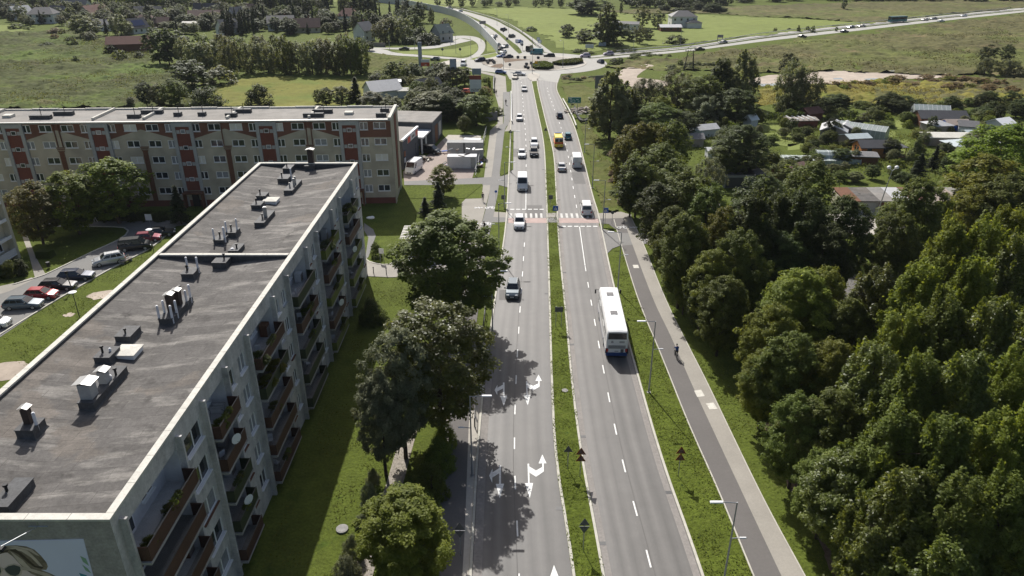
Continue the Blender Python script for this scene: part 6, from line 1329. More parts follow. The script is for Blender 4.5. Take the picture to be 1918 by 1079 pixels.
def cover(name, label, poly, dens, h, size, leaf, seed, patch=.5, up=.7, avoid=(), zmin=0, scale=.25, wpoly=None):
    'loose ground herbage as one object'
    P = pix(*poly) if wpoly is None else wpoly; A = np.array(P)[:, :2]; r = np.random.default_rng(seed); x0, y0 = A.min(0); x1, y1 = A.max(0); n = int((x1-x0)*(y1-y0)*dens)
    X, Y = r.uniform(x0, x1, n), r.uniform(y0, y1, n); I = inside([tuple(p) for p in A], X, Y)
    f = fbm(X*scale, Y*scale, seed, 3); I &= f+r.uniform(-.12, .12, n) > .47*patch*1.05+(.0 if patch else -1)
    for q in avoid: I &= ~inside(q, X, Y)
    X, Y, f = X[I], Y[I], f[I]; N = len(X); hh = h*(.35+1.3*np.clip(f-.3, 0, 1)); Z = zmin+r.random(N)**.7*hh
    nn = r.normal(0, .5, (N, 3))+np.array([0, 0, up]); a = np.cross(nn, r.normal(0, 1, (N, 3))); a /= np.linalg.norm(a, axis=1)[:, None]; b = np.cross(nn, a); b /= np.linalg.norm(b, axis=1)[:, None]
    s = size*r.uniform(.5, 1.3, N); a *= s[:, None]; b *= (s*.55)[:, None]; C = np.stack([X, Y, Z], 1); V = np.stack([C-a, C-b, C+a, C+b], 1).reshape(-1, 3); V[:, 2] = np.maximum(V[:, 2], zmin+.005)
    o = stuff(link(name, npmesh(name, V, np.arange(4*N).reshape(-1, 4), [leaf], None, np.clip(r.random(N)*.6+(f-.3)*.8, 0, 1)))); o['label'] = label; return o
cover('undergrowth', 'weeds and low planting in the allotment gardens', ((1290, 240), (1420, 226), (1560, 214), (1930, 214), (1930, 345), (1600, 350), (1420, 340), (1300, 320)), 7, 1.1, .2, 'weed_leaf', 51, .95, scale=.12)
cover('undergrowth', 'dark undergrowth on the floor of the wood', ((1225, 470), (1262, 560), (1340, 690), (1440, 850), (1520, 1000), (1590, 1079), (1918, 1079), (1918, 600), (1500, 470)), 5, .8, .16, 'leaf_dark', 52, .9)
cover('undergrowth', 'rank growth along the wood edge of the upper verge', ((1090, 225), (1125, 215), (1160, 280), (1190, 400), (1165, 398), (1130, 320)), 9, .9, .15, 'weed_leaf', 53, .95)
cover('reeds', 'yellow reeds before the allotments', ((1412, 163), (1535, 158), (1650, 152), (1780, 160), (1920, 172), (1920, 198), (1412, 199)), 3.2, 1.6, .26, 'reed_leaf', 54, .85, scale=.08)
cover('undergrowth', 'rough herbs in the marshy meadow', ((-60, 100), (130, 72), (262, 84), (345, 150), (385, 200), (-60, 200)), 3.0, 1.7, .27, 'marsh_leaf', 55, .96, scale=.07)
cover('undergrowth', 'rough herbs in the brown meadow below the highway', ((1180, 125), (1300, 104), (1480, 82), (1900, 40), (1918, 140), (1500, 132), (1250, 132)), 1.0, 1.2, .34, 'marsh_leaf', 56, 1.0, scale=.05)
near = lambda L_, y0, y1: [p for p in L_ if y0 < p[1] < y1]
cover('grass', 'grass tufts on the median', None, 42, .1, .085, 'grass_blade', 61, .8, 1.0, wpoly=near(LR, 36, 150)+near(RL, 36, 150)[::-1], zmin=.11, scale=.6)
clr = CL[::-1]
cover('grass', 'grass tufts on the verge between road and cycle path', None, 36, .1, .085, 'grass_blade', 62, .8, 1.0, wpoly=[p for p in offset(RR, -.4) if 36 < p[1] < 104]+[p for p in CL if 36 < p[1] < 104], zmin=.05, scale=.5)
frr = [p for p in FR if 33 < p[1] < 108]
cover('grass', 'grass tufts between footpath and wood', None, 26, .1, .09, 'grass_blade', 63, .8, 1.0, wpoly=[(p[0]+.1, p[1]) for p in frr]+[(p[0]+8.5, p[1]) for p in frr[::-1]], zmin=0, scale=.5)
cover('grass', 'grass tufts on the lawn below the near block', None, 22, .1, .09, 'grass_blade', 64, .85, 1.0, wpoly=[(-19.5, 40), (-8.6, 40), (-9.5, 60), (-10, 78), (-10, 94), (-19.5, 94)], zmin=0, scale=.4)
cover('grass', 'grass tufts on the lawn beside the parked cars', None, 18, .1, .1, 'grass_blade', 65, .85, 1.0, wpoly=pix((0, 640), (82, 579), (143, 543), (253, 483), (300, 455), (240, 530), (100, 640), (0, 730)), zmin=0, scale=.4)
cover('leaf_litter', 'fallen leaves at the wood edge', None, 5, .02, .05, 'litter_leaf', 66, .95, 1.5, wpoly=[(p[0]+1.5, p[1]) for p in frr]+[(p[0]+10, p[1]) for p in frr[::-1]], zmin=.06, scale=.3)
scatter(34, ((760, 232), (790, 185), (830, 185), (862, 205), (905, 212), (920, 220), (895, 236), (830, 230)), [('broad', 'leaf_green'), ('broad', 'leaf_willow'), ('broad', 'leaf_dark'), ('bush', 'leaf_green')], (4, 8), (1.8, 3.2), 'garden trees behind the workshop', 'garden tree in the thicket behind the workshop', 71, 'garden_tree')
scatter(26, ((700, 150), (760, 140), (840, 135), (850, 160), (800, 168), (720, 172)), [('broad', 'leaf_green'), ('broad', 'leaf_yellow'), ('bush', 'leaf_green'), ('bush', 'leaf_willow')], (3, 5.5), (1.5, 2.6), 'garden trees around the pale garden house', 'small garden tree between the pale garden house and the billboards', 72, 'garden_tree')
cover('undergrowth', 'garden weeds between the red block and the roundabout', ((690, 150), (880, 128), (925, 150), (925, 205), (895, 240), (760, 245), (690, 200)), 5, 1.0, .2, 'weed_leaf', 73, .9, scale=.12)
belt(110, ((0, 18), (200, 24), (330, 34), (450, 30), (560, 34), (660, 40), (660, 64), (520, 66), (380, 58), (250, 50), (120, 44), (0, 36)), [('broad', 'leaf_dark'), ('broad', 'leaf_dark'), ('broad', 'leaf_green')], (5, 9), (2.4, 4.2), 'dark garden trees between the village roofs', 'dark garden tree between the village roofs', 81, 'garden_tree')
scatter(80, ((1290, 240), (1420, 226), (1560, 212), (1900, 212), (1905, 300), (1720, 345), (1430, 340), (1300, 318)), [('broad', 'leaf_green'), ('broad', 'leaf_yellow'), ('broad', 'leaf_willow')], (1.7, 3.2), (.9, 1.6), 'fruit trees in the allotments', 'low fruit tree in the allotment gardens', 82, 'fruit_tree')
# ---------------------------------------------------------------- vehicles
def paint(name, col, metal=.35, rough=.3):
    m = mat('paint_'+name, col, rough, [], None, .5, metal); b = m.node_tree.nodes['Principled BSDF']; b.inputs['Coat Weight'].default_value = .5; b.inputs['Coat Roughness'].default_value = .08
for n_c in (('white', (.74, .74, .73), 0), ('silver', (.48, .49, .50)), ('grey', (.16, .17, .18)), ('slate', (.10, .13, .155)), ('black', (.012, .013, .015)), ('navy', (.015, .025, .055)), ('blue', (.06, .12, .3)), ('red', (.33, .02, .025)), ('maroon', (.16, .012, .03)), ('teal', (.03, .15, .19)), ('yellow', (.78, .56, .03), 0), ('coral', (.6, .12, .07)), ('beige', (.45, .42, .36)), ('lilac', (.38, .33, .42))): paint(*n_c)
mat('lamp_red', (.4, .02, .02), .3, [], None, .5); mat('lamp_clear', (.7, .72, .74), .15, [], None, .6); mat('car_glass', (.012, .016, .02), .05, [], None, .7); mat('bus_blue', (.02, .06, .2), .4, [], None, .4); mat('amb_red', (.6, .03, .02), .5, [], None, .4); mat('mesh_grey', (.12, .12, .12), .6, [(6, .3)], None, .4)
# L W H hood belt trunk yA yB yC yD  top half-width
ST_ = {'hatch': (4.1, 1.76, 1.5, .93, .96, .95, 1.0, .3, -1.45, -1.95, .70), 'sedan': (4.6, 1.8, 1.45, .9, .95, .99, .85, .15, -1.15, -1.75, .69), 'estate': (4.75, 1.82, 1.5, .92, .97, .96, 1.0, .35, -1.8, -2.28, .70), 'suv': (4.5, 1.87, 1.69, 1.06, 1.1, 1.08, 1.05, .42, -1.65, -2.12, .72), 'minivan': (4.8, 1.9, 1.95, 1.12, 1.12, 1.1, 1.5, .75, -2.15, -2.35, .80), 'van': (5.6, 2.05, 2.5, 1.35, 1.4, 1.4, 2.1, 1.45, -2.68, -2.76, .90)}
def car_shell(st):
    L, W, H, hd, bl, tr, yA, yB, yC, yD, tw = ST_[st]; w = W/2; h = L/2; zb = .22; b = M()
    def ring(y, k, zt):
        a = w*k; return [(-a*.92, y, zb), (a*.92, y, zb), (a, y, zb+.22), (a, y, zt-.2), (a*.9, y, zt), (-a*.9, y, zt), (-a, y, zt-.2), (-a, y, zb+.22)]
    b.loft([ring(h, .80, .66), ring(h-.12, .92, .76), ring(h-.45, .98, hd-.1), ring(yA+.25, 1, hd), ring(yA-.15, 1, bl), ring(yD+.2, 1, bl), ring(max(yD-.1, -h+.25), 1, tr), ring(-h+.1, .96, tr-.06), ring(-h, .86, .62)])
    k = .90 if tw < .8 else .96
    bot = [(-w*k, yD), (w*k, yD), (w*k, yA), (-w*k, yA)]; top = [(-w*tw, yC), (w*tw, yC), (w*tw, yB), (-w*tw, yB)]
    b.loft([[(x, y, bl-.03) for x, y in bot], [(x, y, H-.07) for x, y in top], [(x*.9, y*.93, H) for x, y in top]])
    g = {}
    B = [Vector((x, y, bl)) for x, y in bot]; Tp = [Vector((x, y, H-.09)) for x, y in top]
    def pane(i, j, a0, a1, z0=.1, z1=.92, d=.014):
        f = lambda s, t: (B[i].lerp(B[j], s)).lerp(Tp[i].lerp(Tp[j], s), t)
        q = [f(a0, z0), f(a1, z0), f(a1, z1), f(a0, z1)]; n = (q[1]-q[0]).cross(q[3]-q[0]).normalized()
        c = Vector((0, (yA+yD)/2, bl)); n = n if n.dot(q[0]-c) > 0 else -n
        return [p+n*d for p in q]
    g['rear_window'] = [pane(0, 1, .08, .92)]; g['windshield'] = [pane(2, 3, .05, .95, .04, .96)]
    if st == 'van': g['side_window'] = [[pane(1, 2, .76, .93, .1, .75)], [pane(3, 0, .07, .24, .1, .75)]]
    else: g['side_window'] = [[pane(1, 2, .06, .28), pane(1, 2, .31, .58), pane(1, 2, .61, .90)], [pane(3, 0, .10, .39), pane(3, 0, .42, .69), pane(3, 0, .72, .94)]]
    return b, g
def wheel_at(m, x, y, r, sx, mt=0): m.tube((x-sx*.2, y, r), (x, y, r), r, n=16, m=mt)
PROTO = {}; FARM = {}
def car(style, u, v, hd, col, label, cat='car', group=None, far=False, z=.7, rear_glass=True, xy=None):
    x, y, _ = G(u, v, z) if xy is None else (*xy, 0); L, W, H = ST_[style][:3]; nm = {'van': 'delivery_van', 'minivan': 'minivan'}.get(style, 'car')
    if far:
        if style not in FARM:
            b, g = car_shell(style); b.m = [0]*len(b.f)
            for k, v_ in g.items():
                for e in (v_ if k != 'side_window' else v_[0]+v_[1]): b.face(e, 1)
            for sx in (-1, 1):
                for wy in (L*.3, -L*.3): wheel_at(b, sx*(W/2+.02), wy, .32, sx, 2)
            FARM[style] = b.build(nm, ['paint_white', 'car_glass', 'rubber']); o = FARM[style]
        else: o = FARM[style].copy(); COL.objects.link(o)
        o.location = (x, y, .06); o.rotation_euler = (0, 0, rad(hd)); o.material_slots[0].link = 'OBJECT'; o.material_slots[0].material = MATS['paint_'+col]
        return tag(o, label, cat, group)
    if style not in PROTO:
        t = thing(nm, label, cat); b, g = car_shell(style); b.build('body', 'paint_white', t)
        for k in ('windshield', 'rear_window'):
            q = M(); [q.face(e) for e in g[k]]; q.build(k, 'car_glass', t)
        for s in g['side_window']: q = M(); [q.face(e) for e in s]; q.build('side_window', 'car_glass', t)
        for sx in (-1, 1):
            for wy in (L*.31, -L*.30):
                r = .34 if H > 1.6 else .315; q = M(); wheel_at(q, sx*(W/2+.02), wy, r, sx); wo = q.build('wheel', 'rubber', t)
                q = M(); q.tube((sx*(W/2+.02), wy, r), (sx*(W/2+.035), wy, r), r*.66, r*.6, 12); q.build('rim', 'steel', wo)
            q = M(); q.box(sx*W*.31-.2, L/2-.2, .62, sx*W*.31+.2, L/2-.015, .78, taper=.03); q.build('headlight', 'lamp_clear', t)
            zt = ST_[style][5]-.22; q = M(); q.box(sx*W*.40-.12, -L/2+.0, zt-.28, sx*W*.40+.12, -L/2+.14, zt); q.build('taillight', 'lamp_red', t)
            ym = ST_[style][6]-.25; zm = ST_[style][4]+.06; q = M(); q.box(sx*(W/2+.02)-.02, ym-.06, zm-.06, sx*(W/2+.2), ym+.06, zm+.1); q.build('mirror', 'black', t)
        q = M(); q.box(-.45, L/2-.02, .32, .45, L/2+.012, .6); q.build('grille', 'black', t)
        for yy in (L/2+.014, -L/2-.012): q = M(); q.box(-.26, yy-.006, .42, .26, yy+.006, .54); q.build('number_plate', 'white', t)
        if style in ('suv', 'estate'):
            for sx in (-1, 1): q = M(); q.tube((sx*W*.31, ST_[style][8]+.2, H+.04), (sx*W*.31, ST_[style][7]-.2, H+.04), .03, n=6); q.build('roof_rail', 'sheet_zinc', t)
        if style == 'van':
            for sx in (-1, 1): q = M(); q.box(sx*.5-.42, -L/2+.028, 1.42, sx*.5+.42, -L/2+.032, 2.1); q.build('rear_door', 'paint_white', t)
        PROTO[style] = t
    else: t = copy_tree(PROTO[style])
    t.location = (x, y, .032); t.rotation_euler = (0, 0, rad(hd)); tag(t, label, cat, group)
    for k in list(t.children):
        if k.name.startswith(('body', 'rear_door')): k.material_slots[0].link = 'OBJECT'; k.material_slots[0].material = MATS['paint_'+col]
        if k.name.startswith('rear_window') and not rear_glass: k.material_slots[0].link = 'OBJECT'; k.material_slots[0].material = MATS['paint_'+col]
    return t
def hd_line(line, y, away=True):
    a, b = at_y(line, y-3), at_y(line, y+3); ang = math.degrees(math.atan2(6, b-a))-90; return ang if away else ang+180
def road_car(st, u, v, col, lab, line, away, group, **k):
    return car(st, u, v, hd_line(line, G(u, v, .7)[1], away), col, lab, k.pop('cat', 'car'), group, **k)
IN, OUT = 'vehicles coming down the main road', 'vehicles driving away up the main road'
road_car('suv', 960.5, 541, 'slate', 'dark slate SUV with roof rails, alone in the lane before the crossing', LL, False, IN)
road_car('suv', 973, 416, 'white', 'white SUV driving over the red cycle crossing', LL, False, IN)
road_car('van', 978.5, 342, 'white', 'white long van with dark windscreen approaching the crossing', LL, False, IN, cat='van', z=1.0, rear_glass=False)
road_car('suv', 1000, 285, 'black', 'black car following in the lane beside the median', LL, False, IN)
road_car('suv', 1000.5, 268, 'white', 'white car directly behind the black one', LL, False, IN)
road_car('sedan', 977.5, 287, 'white', 'white saloon side by side with the black car', LL, False, IN)
road_car('hatch', 973, 220, 'white', 'white hatchback alone beside the guard rail', LL, False, IN)
road_car('sedan', 982, 166, 'silver', 'silver saloon just past the roundabout', LL, False, IN)
road_car('minivan', 1098, 390, 'white', 'white minivan with dark rear window leaving the zebra crossing', RL, True, OUT, cat='van')
road_car('sedan', 1052, 311, 'silver', 'silver saloon behind the tall white van', RL, True, OUT)
road_car('van', 1080, 301, 'white', 'tall white box van driving away in the outer lane', RR, True, OUT, cat='van', z=1.0, rear_glass=False)
road_car('hatch', 1063.5, 254, 'teal', 'teal blue hatchback beside the yellow ambulance', RR, True, OUT)
road_car('hatch', 1048, 215.5, 'navy', 'navy blue hatchback heading for the roundabout', RR, True, OUT)
# ambulance
am = road_car('van', 1045.5, 264, 'yellow', 'yellow ambulance with a red band and dark rear window', RL, True, OUT, cat='ambulance', z=1.0)
am.name = 'ambulance'; L, W, H = ST_['van'][:3]
q = M(); q.box(-W/2-.012, -L/2-.01, 1.0, W/2+.012, L/2-.9, 1.3); q.build('red_band', 'amb_red', am); q = M(); q.box(-.7, 1.1, H-.02, .7, 1.4, H+.16); q.build('light_bar', 'sign_blue', am)
for k in am.children:
    if k.name.startswith('rear_door'): k.material_slots[0].material = MATS['car_glass']
# coach
bx, by, _ = G(1154, 671); hb = hd_line(RR, by+6, True)-1.2
bs = thing('coach_bus', 'long white coach with two grey roof hatches and a blue rear skirt, driving away', 'bus', (bx, by, .03), rad(hb), OUT)
w_, Lb, Hb = 1.27, 12.2, 3.55
def bring(y, k=1, ht=Hb): return [(-w_*k, y, .62), (w_*k, y, .62), (w_*k, y, 2.2), (w_*.97*k, y, ht-.3), (w_*.86*k, y, ht-.02), (0, y, ht+.02), (-w_*.86*k, y, ht-.02), (-w_*.97*k, y, ht-.3), (-w_*k, y, 2.2)]
q = M(); q.loft([bring(.0, .97, Hb-.1), bring(.25), bring(Lb-.5), bring(Lb, .93, Hb-.35)]); q.build('body', 'paint_white', bs)
q = M(); q.box(-w_*.98, .05, .3, w_*.98, Lb-.1, .62); q.box(-w_*.9, -.03, .3, w_*.9, .3, .75); q.build('skirt', 'bus_blue', bs)
q = M(); q.face([(-w_*.86, -.012, 2.48), (w_*.86, -.012, 2.48), (w_*.80, -.004, 3.3), (-w_*.80, -.004, 3.3)]); q.build('rear_window', 'car_glass', bs)
for sx in (-1, 1):
    so_ = M(); [so_.face([(sx*(w_+.004), a, 1.75), (sx*(w_+.004), a+1.75, 1.75), (sx*(w_*.985+.008), a+1.75, 2.95), (sx*(w_*.985+.008), a, 2.95)]) for a in (.9, 2.75, 4.6, 6.45, 8.3, 10.0)]; so_.build('side_window', 'car_glass', bs)
    q = M(); q.box(sx*w_*.86-.12, -.025, .85, sx*w_*.86+.12, -.004, 1.25); q.build('taillight', 'lamp_red', bs)
    q = M(); q.box(sx*(w_*.93)-.14, -.02, .62, sx*(w_*.93)+.14, -.003, 1.3); q.build('corner_panel', 'black', bs)
    for wy in (3.0, 9.6): q = M(); q.tube((sx*(w_-.25), wy, .5), (sx*(w_+.01), wy, .5), .5, n=16); wo = q.build('wheel', 'rubber', bs); q = M(); q.tube((sx*(w_+.01), wy, .5), (sx*(w_+.03), wy, .5), .28, n=12); q.build('rim', 'steel', wo)
    q = M(); q.tube((sx*w_*.9, Lb-.3, 3.1), (sx*(w_+.35), Lb+.1, 2.9), .03, n=6); q.box(sx*(w_+.35)-.09, Lb+.0, 2.4, sx*(w_+.35)+.09, Lb+.18, 2.95); q.build('mirror', 'black', bs)
q = M(); [q.box(-w_*.78, -.02, 1.62-.11*i, w_*.78, -.004, 1.67-.11*i) for i in range(4)]; q.build('grille', 'black', bs)
for a, b, c, d, m_ in ((-.72, -.42, 2.02, 2.08, 'tile_dark'), (-.7, -.45, 2.12, 2.3, 'pilaster_grey'), (.25, .85, 2.02, 2.25, 'pilaster_grey'), (-.25, .2, .88, .96, 'tile_grey'), (.45, .8, .75, 1.2, 'mesh_grey'), (-.26, .26, .66, .78, 'white')):
    q = M(); q.box(a, -.016, c, b, -.004, d); q.build('rear_marking', m_, bs)
for yy in (4.1, 9.2): q = M(); q.box(-.45, yy, Hb-.0, .4, yy+.95, Hb+.07, taper=.05); q.build('roof_hatch', 'tile_grey', bs)
# parked along the estate drive
PK = 'cars parked on the estate drive'
for st, a, b, col, lab in (
 ('estate', (8, 570), (80, 567), 'slate', 'blue grey estate car parked nearest the grass, lowest of the full cars'),
 ('hatch', (43, 552), (112, 550), 'red', 'bright red hatchback between two dark estate cars'),
 ('estate', (73, 536), (144, 533), 'black', 'black estate car parked above the red one'),
 ('estate', (108, 518), (177, 514), 'navy', 'dark navy estate car with a lamp post in front'),
 ('suv', (231, 482), (176, 492), 'silver', 'silver SUV parked facing the other way beside the bench'),
 ('minivan', (228, 463), (279, 458), 'black', 'black tall hatchback between silver SUV and maroon car'),
 ('hatch', (252, 447), (300, 443), 'maroon', 'maroon hatchback in the shade of the red block'),
 ('sedan', (278, 437), (322, 433), 'black', 'dark saloon last in the parking row, deep in shade'),
 ('hatch', (-45, 604), (18, 603), 'white', 'white car cut by the frame edge at the end of the row')):
    p, q_ = G(*a, .6), G(*b, .6); car(st, 0, 0, math.degrees(math.atan2(q_[1]-p[1], q_[0]-p[0]))-90, col, lab, 'car', PK, xy=((p[0]+q_[0])/2, (p[1]+q_[1])/2))
car('hatch', 790, 486, 98, 'white', 'white car half hidden by the big linden at the kiosk', 'car')
car('van', 775, 313, 165, 'white', 'white high roof van parked in front of the grey shop', 'van', z=1.0)
car('minivan', 806, 282, -112, 'black', 'black van with silver windscreen frame parked at the workshop canopy', 'van')
car('van', 880, 272, 80, 'white', 'white van body standing behind the grey container', 'van', z=1.0)
car('sedan', 888, 265, 85, 'black', 'black car at the back of the yard behind the containers', 'car')
car('hatch', 877, 171, -80, 'coral', 'coral red and white car beside the big hoarding', 'car', far=True)
# around the roundabout and beyond: style, u, v, heading, colour, label
RB = 'vehicles at the roundabout and beyond'
for a in (
 ('sedan', 965, 144, 172, 'beige', 'beige car leaving the roundabout onto the main road'),
 ('sedan', 973, 137.5, -110, 'silver', 'silver car entering the main road behind the beige one'),
 ('hatch', 938, 134.5, -100, 'blue', 'blue car with white roof at the lower edge of the roundabout'),
 ('suv', 899, 112, 120, 'navy', 'dark blue SUV circling at the gravel bed side'),
 ('minivan', 868, 119, 175, 'white', 'white van on the side road joining the roundabout'),
 ('sedan', 940, 104.5, 110, 'blue', 'pale blue car waiting at the upper entry, first of two'),
 ('sedan', 951, 105.5, 110, 'navy', 'dark car with white front waiting at the upper entry, second of two'),
 ('van', 1005, 99, 80, 'teal', 'dark teal van leaving the roundabout at the top'),
 ('estate', 1029, 103.5, 88, 'black', 'long black car entering from the upper path side'),
 ('suv', 1096, 104, 95, 'lilac', 'lilac white car coming off the highway'),
 ('suv', 1140, 100.5, 95, 'lilac', 'second lilac car behind on the highway slip'),
 ('hatch', 1125, 115, 20, 'navy', 'dark blue car at the highway exit lane'),
 ('sedan', 931, 84, 150, 'grey', 'grey car queueing at the noise barrier, third in line'),
 ('sedan', 936, 90.5, 150, 'black', 'dark car queueing at the noise barrier, second in line'),
 ('sedan', 942.5, 97, 155, 'silver', 'light car at the head of the queue'),
 ('hatch', 946, 86.5, 150, 'grey', 'grey car in the lane beside the queue'),
 ('sedan', 925.5, 67.5, 150, 'silver', 'light car farther back in the queue lane'),
 ('suv', 922, 74, 150, 'black', 'black car close to the noise barrier'),
 ('sedan', 973, 77, -30, 'blue', 'bluish car driving away on the upper carriageway'),
 ('suv', 959, 67.5, -32, 'black', 'black car driving away ahead of the bluish one'),
 ('suv', 943.5, 55, -35, 'black', 'black van like car farther up the carriageway'),
 ('van', 992, 92.5, -20, 'black', 'black van leaving the roundabout up the hill'),
 ('sedan', 861, 20.5, 120, 'white', 'white car on the far curve of the highway'),
 ('suv', 843, 16, -60, 'silver', 'silver SUV on the far curve of the highway'),
 ('sedan', 818, 12, 115, 'grey', 'grey car on the far curve of the highway'),
 ('sedan', 850, 26, 122, 'white', 'white car in the inner lane of the far curve'),
 ('sedan', 784, 9, 108, 'white', 'white car nearly lost at the top of the curve'),
 ('sedan', 1311, 91.5, -72, 'black', 'black car on the lower lane of the eastern highway, first past the pylon'),
 ('sedan', 1354, 78.5, 108, 'grey', 'grey car below the highway direction board'),
 ('sedan', 1503, 68, -72, 'black', 'dark car on the lower highway lane below the green field'),
 ('sedan', 1582, 58.5, -71, 'navy', 'dark car on the lower lane before the blue bus'),
 ('hatch', 1594, 50.5, 109, 'grey', 'grey car in the upper lane, first of a pair'),
 ('sedan', 1614, 48.5, 109, 'beige', 'beige car in the upper lane, second of a pair'),
 ('sedan', 1733, 36.5, 109, 'beige', 'pale car behind the blue bus, first of two'),
 ('sedan', 1749, 34.5, 109, 'grey', 'grey car behind the blue bus, second of two'),
 ('sedan', 1763, 39, -71, 'white', 'white car in the lower lane beyond the blue bus'),
 ('sedan', 1805, 29, 109, 'white', 'white car farthest out on the eastern highway'),
 ('sedan', 757, 91, 85, 'black', 'dark car parked along the side street fence'),
 ('hatch', 815, 110, 80, 'grey', 'grey car beside the red poster board'),
): car(a[0], a[1], a[2], a[3], a[4], a[5], 'van' if a[0] == 'van' else 'car', RB, far=True)
x, y, _ = G(1680, 42); q = M(); q.loft([[(-1.25, -6, .4), (1.25, -6, .4), (1.25, -6, 3.5), (-1.25, -6, 3.5)], [(-1.25, 6, .4), (1.25, 6, .4), (1.25, 6, 3.5), (-1.25, 6, 3.5)]], 0)
for sx in (-1, 1): q.box(sx*1.27-.01, -5.5, 1.7, sx*1.27+.01, 5.6, 2.9, 1)
q.box(-1.1, 6.0, 1.5, 1.1, 6.03, 3.2, 1)
for sx in (-1, 1):
    for yy in (-3.5, 3.8): wheel_at(q, sx*1.26, yy, .5, sx, 2)
o = q.build('bus', ['paint_teal', 'car_glass', 'rubber'], None, loc=(x, y, .06)); o.rotation_euler = (0, 0, rad(109)); tag(o, 'teal blue bus on the eastern highway', 'bus', RB)
# ---------------------------------------------------------------- street furniture
def lamp(label, u, vt, h=8.7, arms=((-1.75, 0, 1),), group='double armed street lamps', rz=0, base=None):
    x, y, _ = G(u, vt, h) if base is None else (*base, 0)
    t = thing('street_lamp', label, 'street lamp', (x, y, 0), rad(rz), group)
    q = M(); q.tube((0, 0, 0), (0, 0, 1.2), .11, .10, 8); q.tube((0, 0, 1.2), (0, 0, h), .085, .05, 8); q.build('pole', 'steel', t)
    for dx, dz, big in arms:
        q = M(); q.tube((0, 0, h-dz-.05), (dx*.6, 0, h-dz+.03), .035, n=6); a = q.build('arm', 'steel', t)
        q = M(); s = math.copysign(1, dx)
        x0, x1 = sorted((dx*.52, dx)); q.box(x0, -.12 if big else -.07, h-dz-.0, x1, .12 if big else .07, h-dz+.08, taper=.03); q.build('lamp_head', 'frame_white', a)
    q = M(); q.box(-.2, -.2, 0, .2, .2, .08); q.build('base', 'concrete', t)
R2 = ((-1.9, 0, 1), (1.1, 3.3, 0))
for u, v, lb in ((1381, 941, 'lowest one in view, beside the cycle path'), (1228, 602, 'beside the coach'), (1164.5, 435, 'at the driveway before the wood'), (1134, 338, 'behind the crossing sign post'), (1113.5, 270.5, 'on the open verge'), (1098, 214, 'near the brushwood heap')):
    lamp('slim double armed street lamp, '+lb, u, v, 8.7, R2)
L2 = ((1.9, 0, 1), (-1.1, 3.3, 0))
for u, v, lb in ((880, 742, 'standing in the railing under the olive tree'), (921, 508, 'half hidden by the big linden'), (934, 381, 'just before the zebra crossing'), (945, 304, 'on the strip beside the driveway'), (957, 246, 'at the end of the guard rail')):
    lamp('double armed street lamp across the road, '+lb, u, v, 8.7, L2)
for u, vb, lb, h in ((997, 139, 'tall central mast on the roundabout', 13), (1054, 128, 'mast on the planted side of the roundabout', 10), (943, 139, 'mast at the lower entry of the roundabout', 10), (952, 62, 'first mast on the upper median', 9), (931, 48, 'second mast on the upper median', 9), (901, 78, 'mast at the noise barrier end', 9), (730, 95, 'mast on the side street with a single bent arm', 9), (844, 84, 'mast at the access road curve', 8), (882, 107, 'mast on the green island corner', 8), (854, 100, 'mast in the middle of the green island', 8), (1186, 100, 'mast beside the highway slip', 9), (1274, 88, 'mast on the highway verge', 9), (777, 92, 'mast before the shaded gardens', 8)):
    lamp('thin grey lamp mast, '+lb, 0, 0, h, ((-1.4, 0, 1),), 'lamp masts around the roundabout', 0, G(u, vb)[:2])
x, y, _ = G(1640, 408); t = thing('floodlight_mast', 'tall leaning grey pole with two round floodlights by the garages', 'floodlight', (x, y, 0)); hh_ = hgt(1640, 408, 320)
q = M(); q.tube((0, 0, 0), (1.0, 0, hh_), .12, .06, 8); q.build('pole', 'steel', t)
for dx in (-.55, .55): q = M(); q.tube((1, 0, hh_), (1+dx, 0, hh_+.5), .05, n=6); q.blob((1+dx*1.2, 0, hh_+.6), (.35, .35, .3)); q.build('lamp_head', 'frame_white', t)
for u, v, lb in ((149, 594, 'dark park lamp with a flat white hood on the lawn by the near block'), (288, 470, 'dark park lamp behind the maroon car')):
    x, y, _ = G(u, v); t = thing('park_lamp', lb, 'lamp', (x, y, 0), 0, 'park lamps on the lawn'); q = M(); q.tube((0, 0, 0), (0, 0, 3.4), .06, .05, 8); q.build('pole', 'steel_dark', t)
    q = M(); q.tube((0, 0, 3.2), (0, 0, 3.6), .12, .22, 10); q.build('lamp_glass', 'glass_curtain', t); q = M(); q.tube((0, 0, 3.6), (0, 0, 3.68), .5, .3, 14); q.build('hood', 'frame_white', t)
x, y, _ = G(136, 545); t = thing('lamp_post', 'dark leaning lamp post in front of the navy estate car', 'lamp', (x, y, 0)); q = M(); q.tube((0, 0, 0), (-.25, .1, 2.6), .07, n=8); q.build('pole', 'steel_dark', t); q = M(); q.box(-.4, 0, 2.6, -.1, .25, 2.95); q.build('lamp_head', 'black', t)
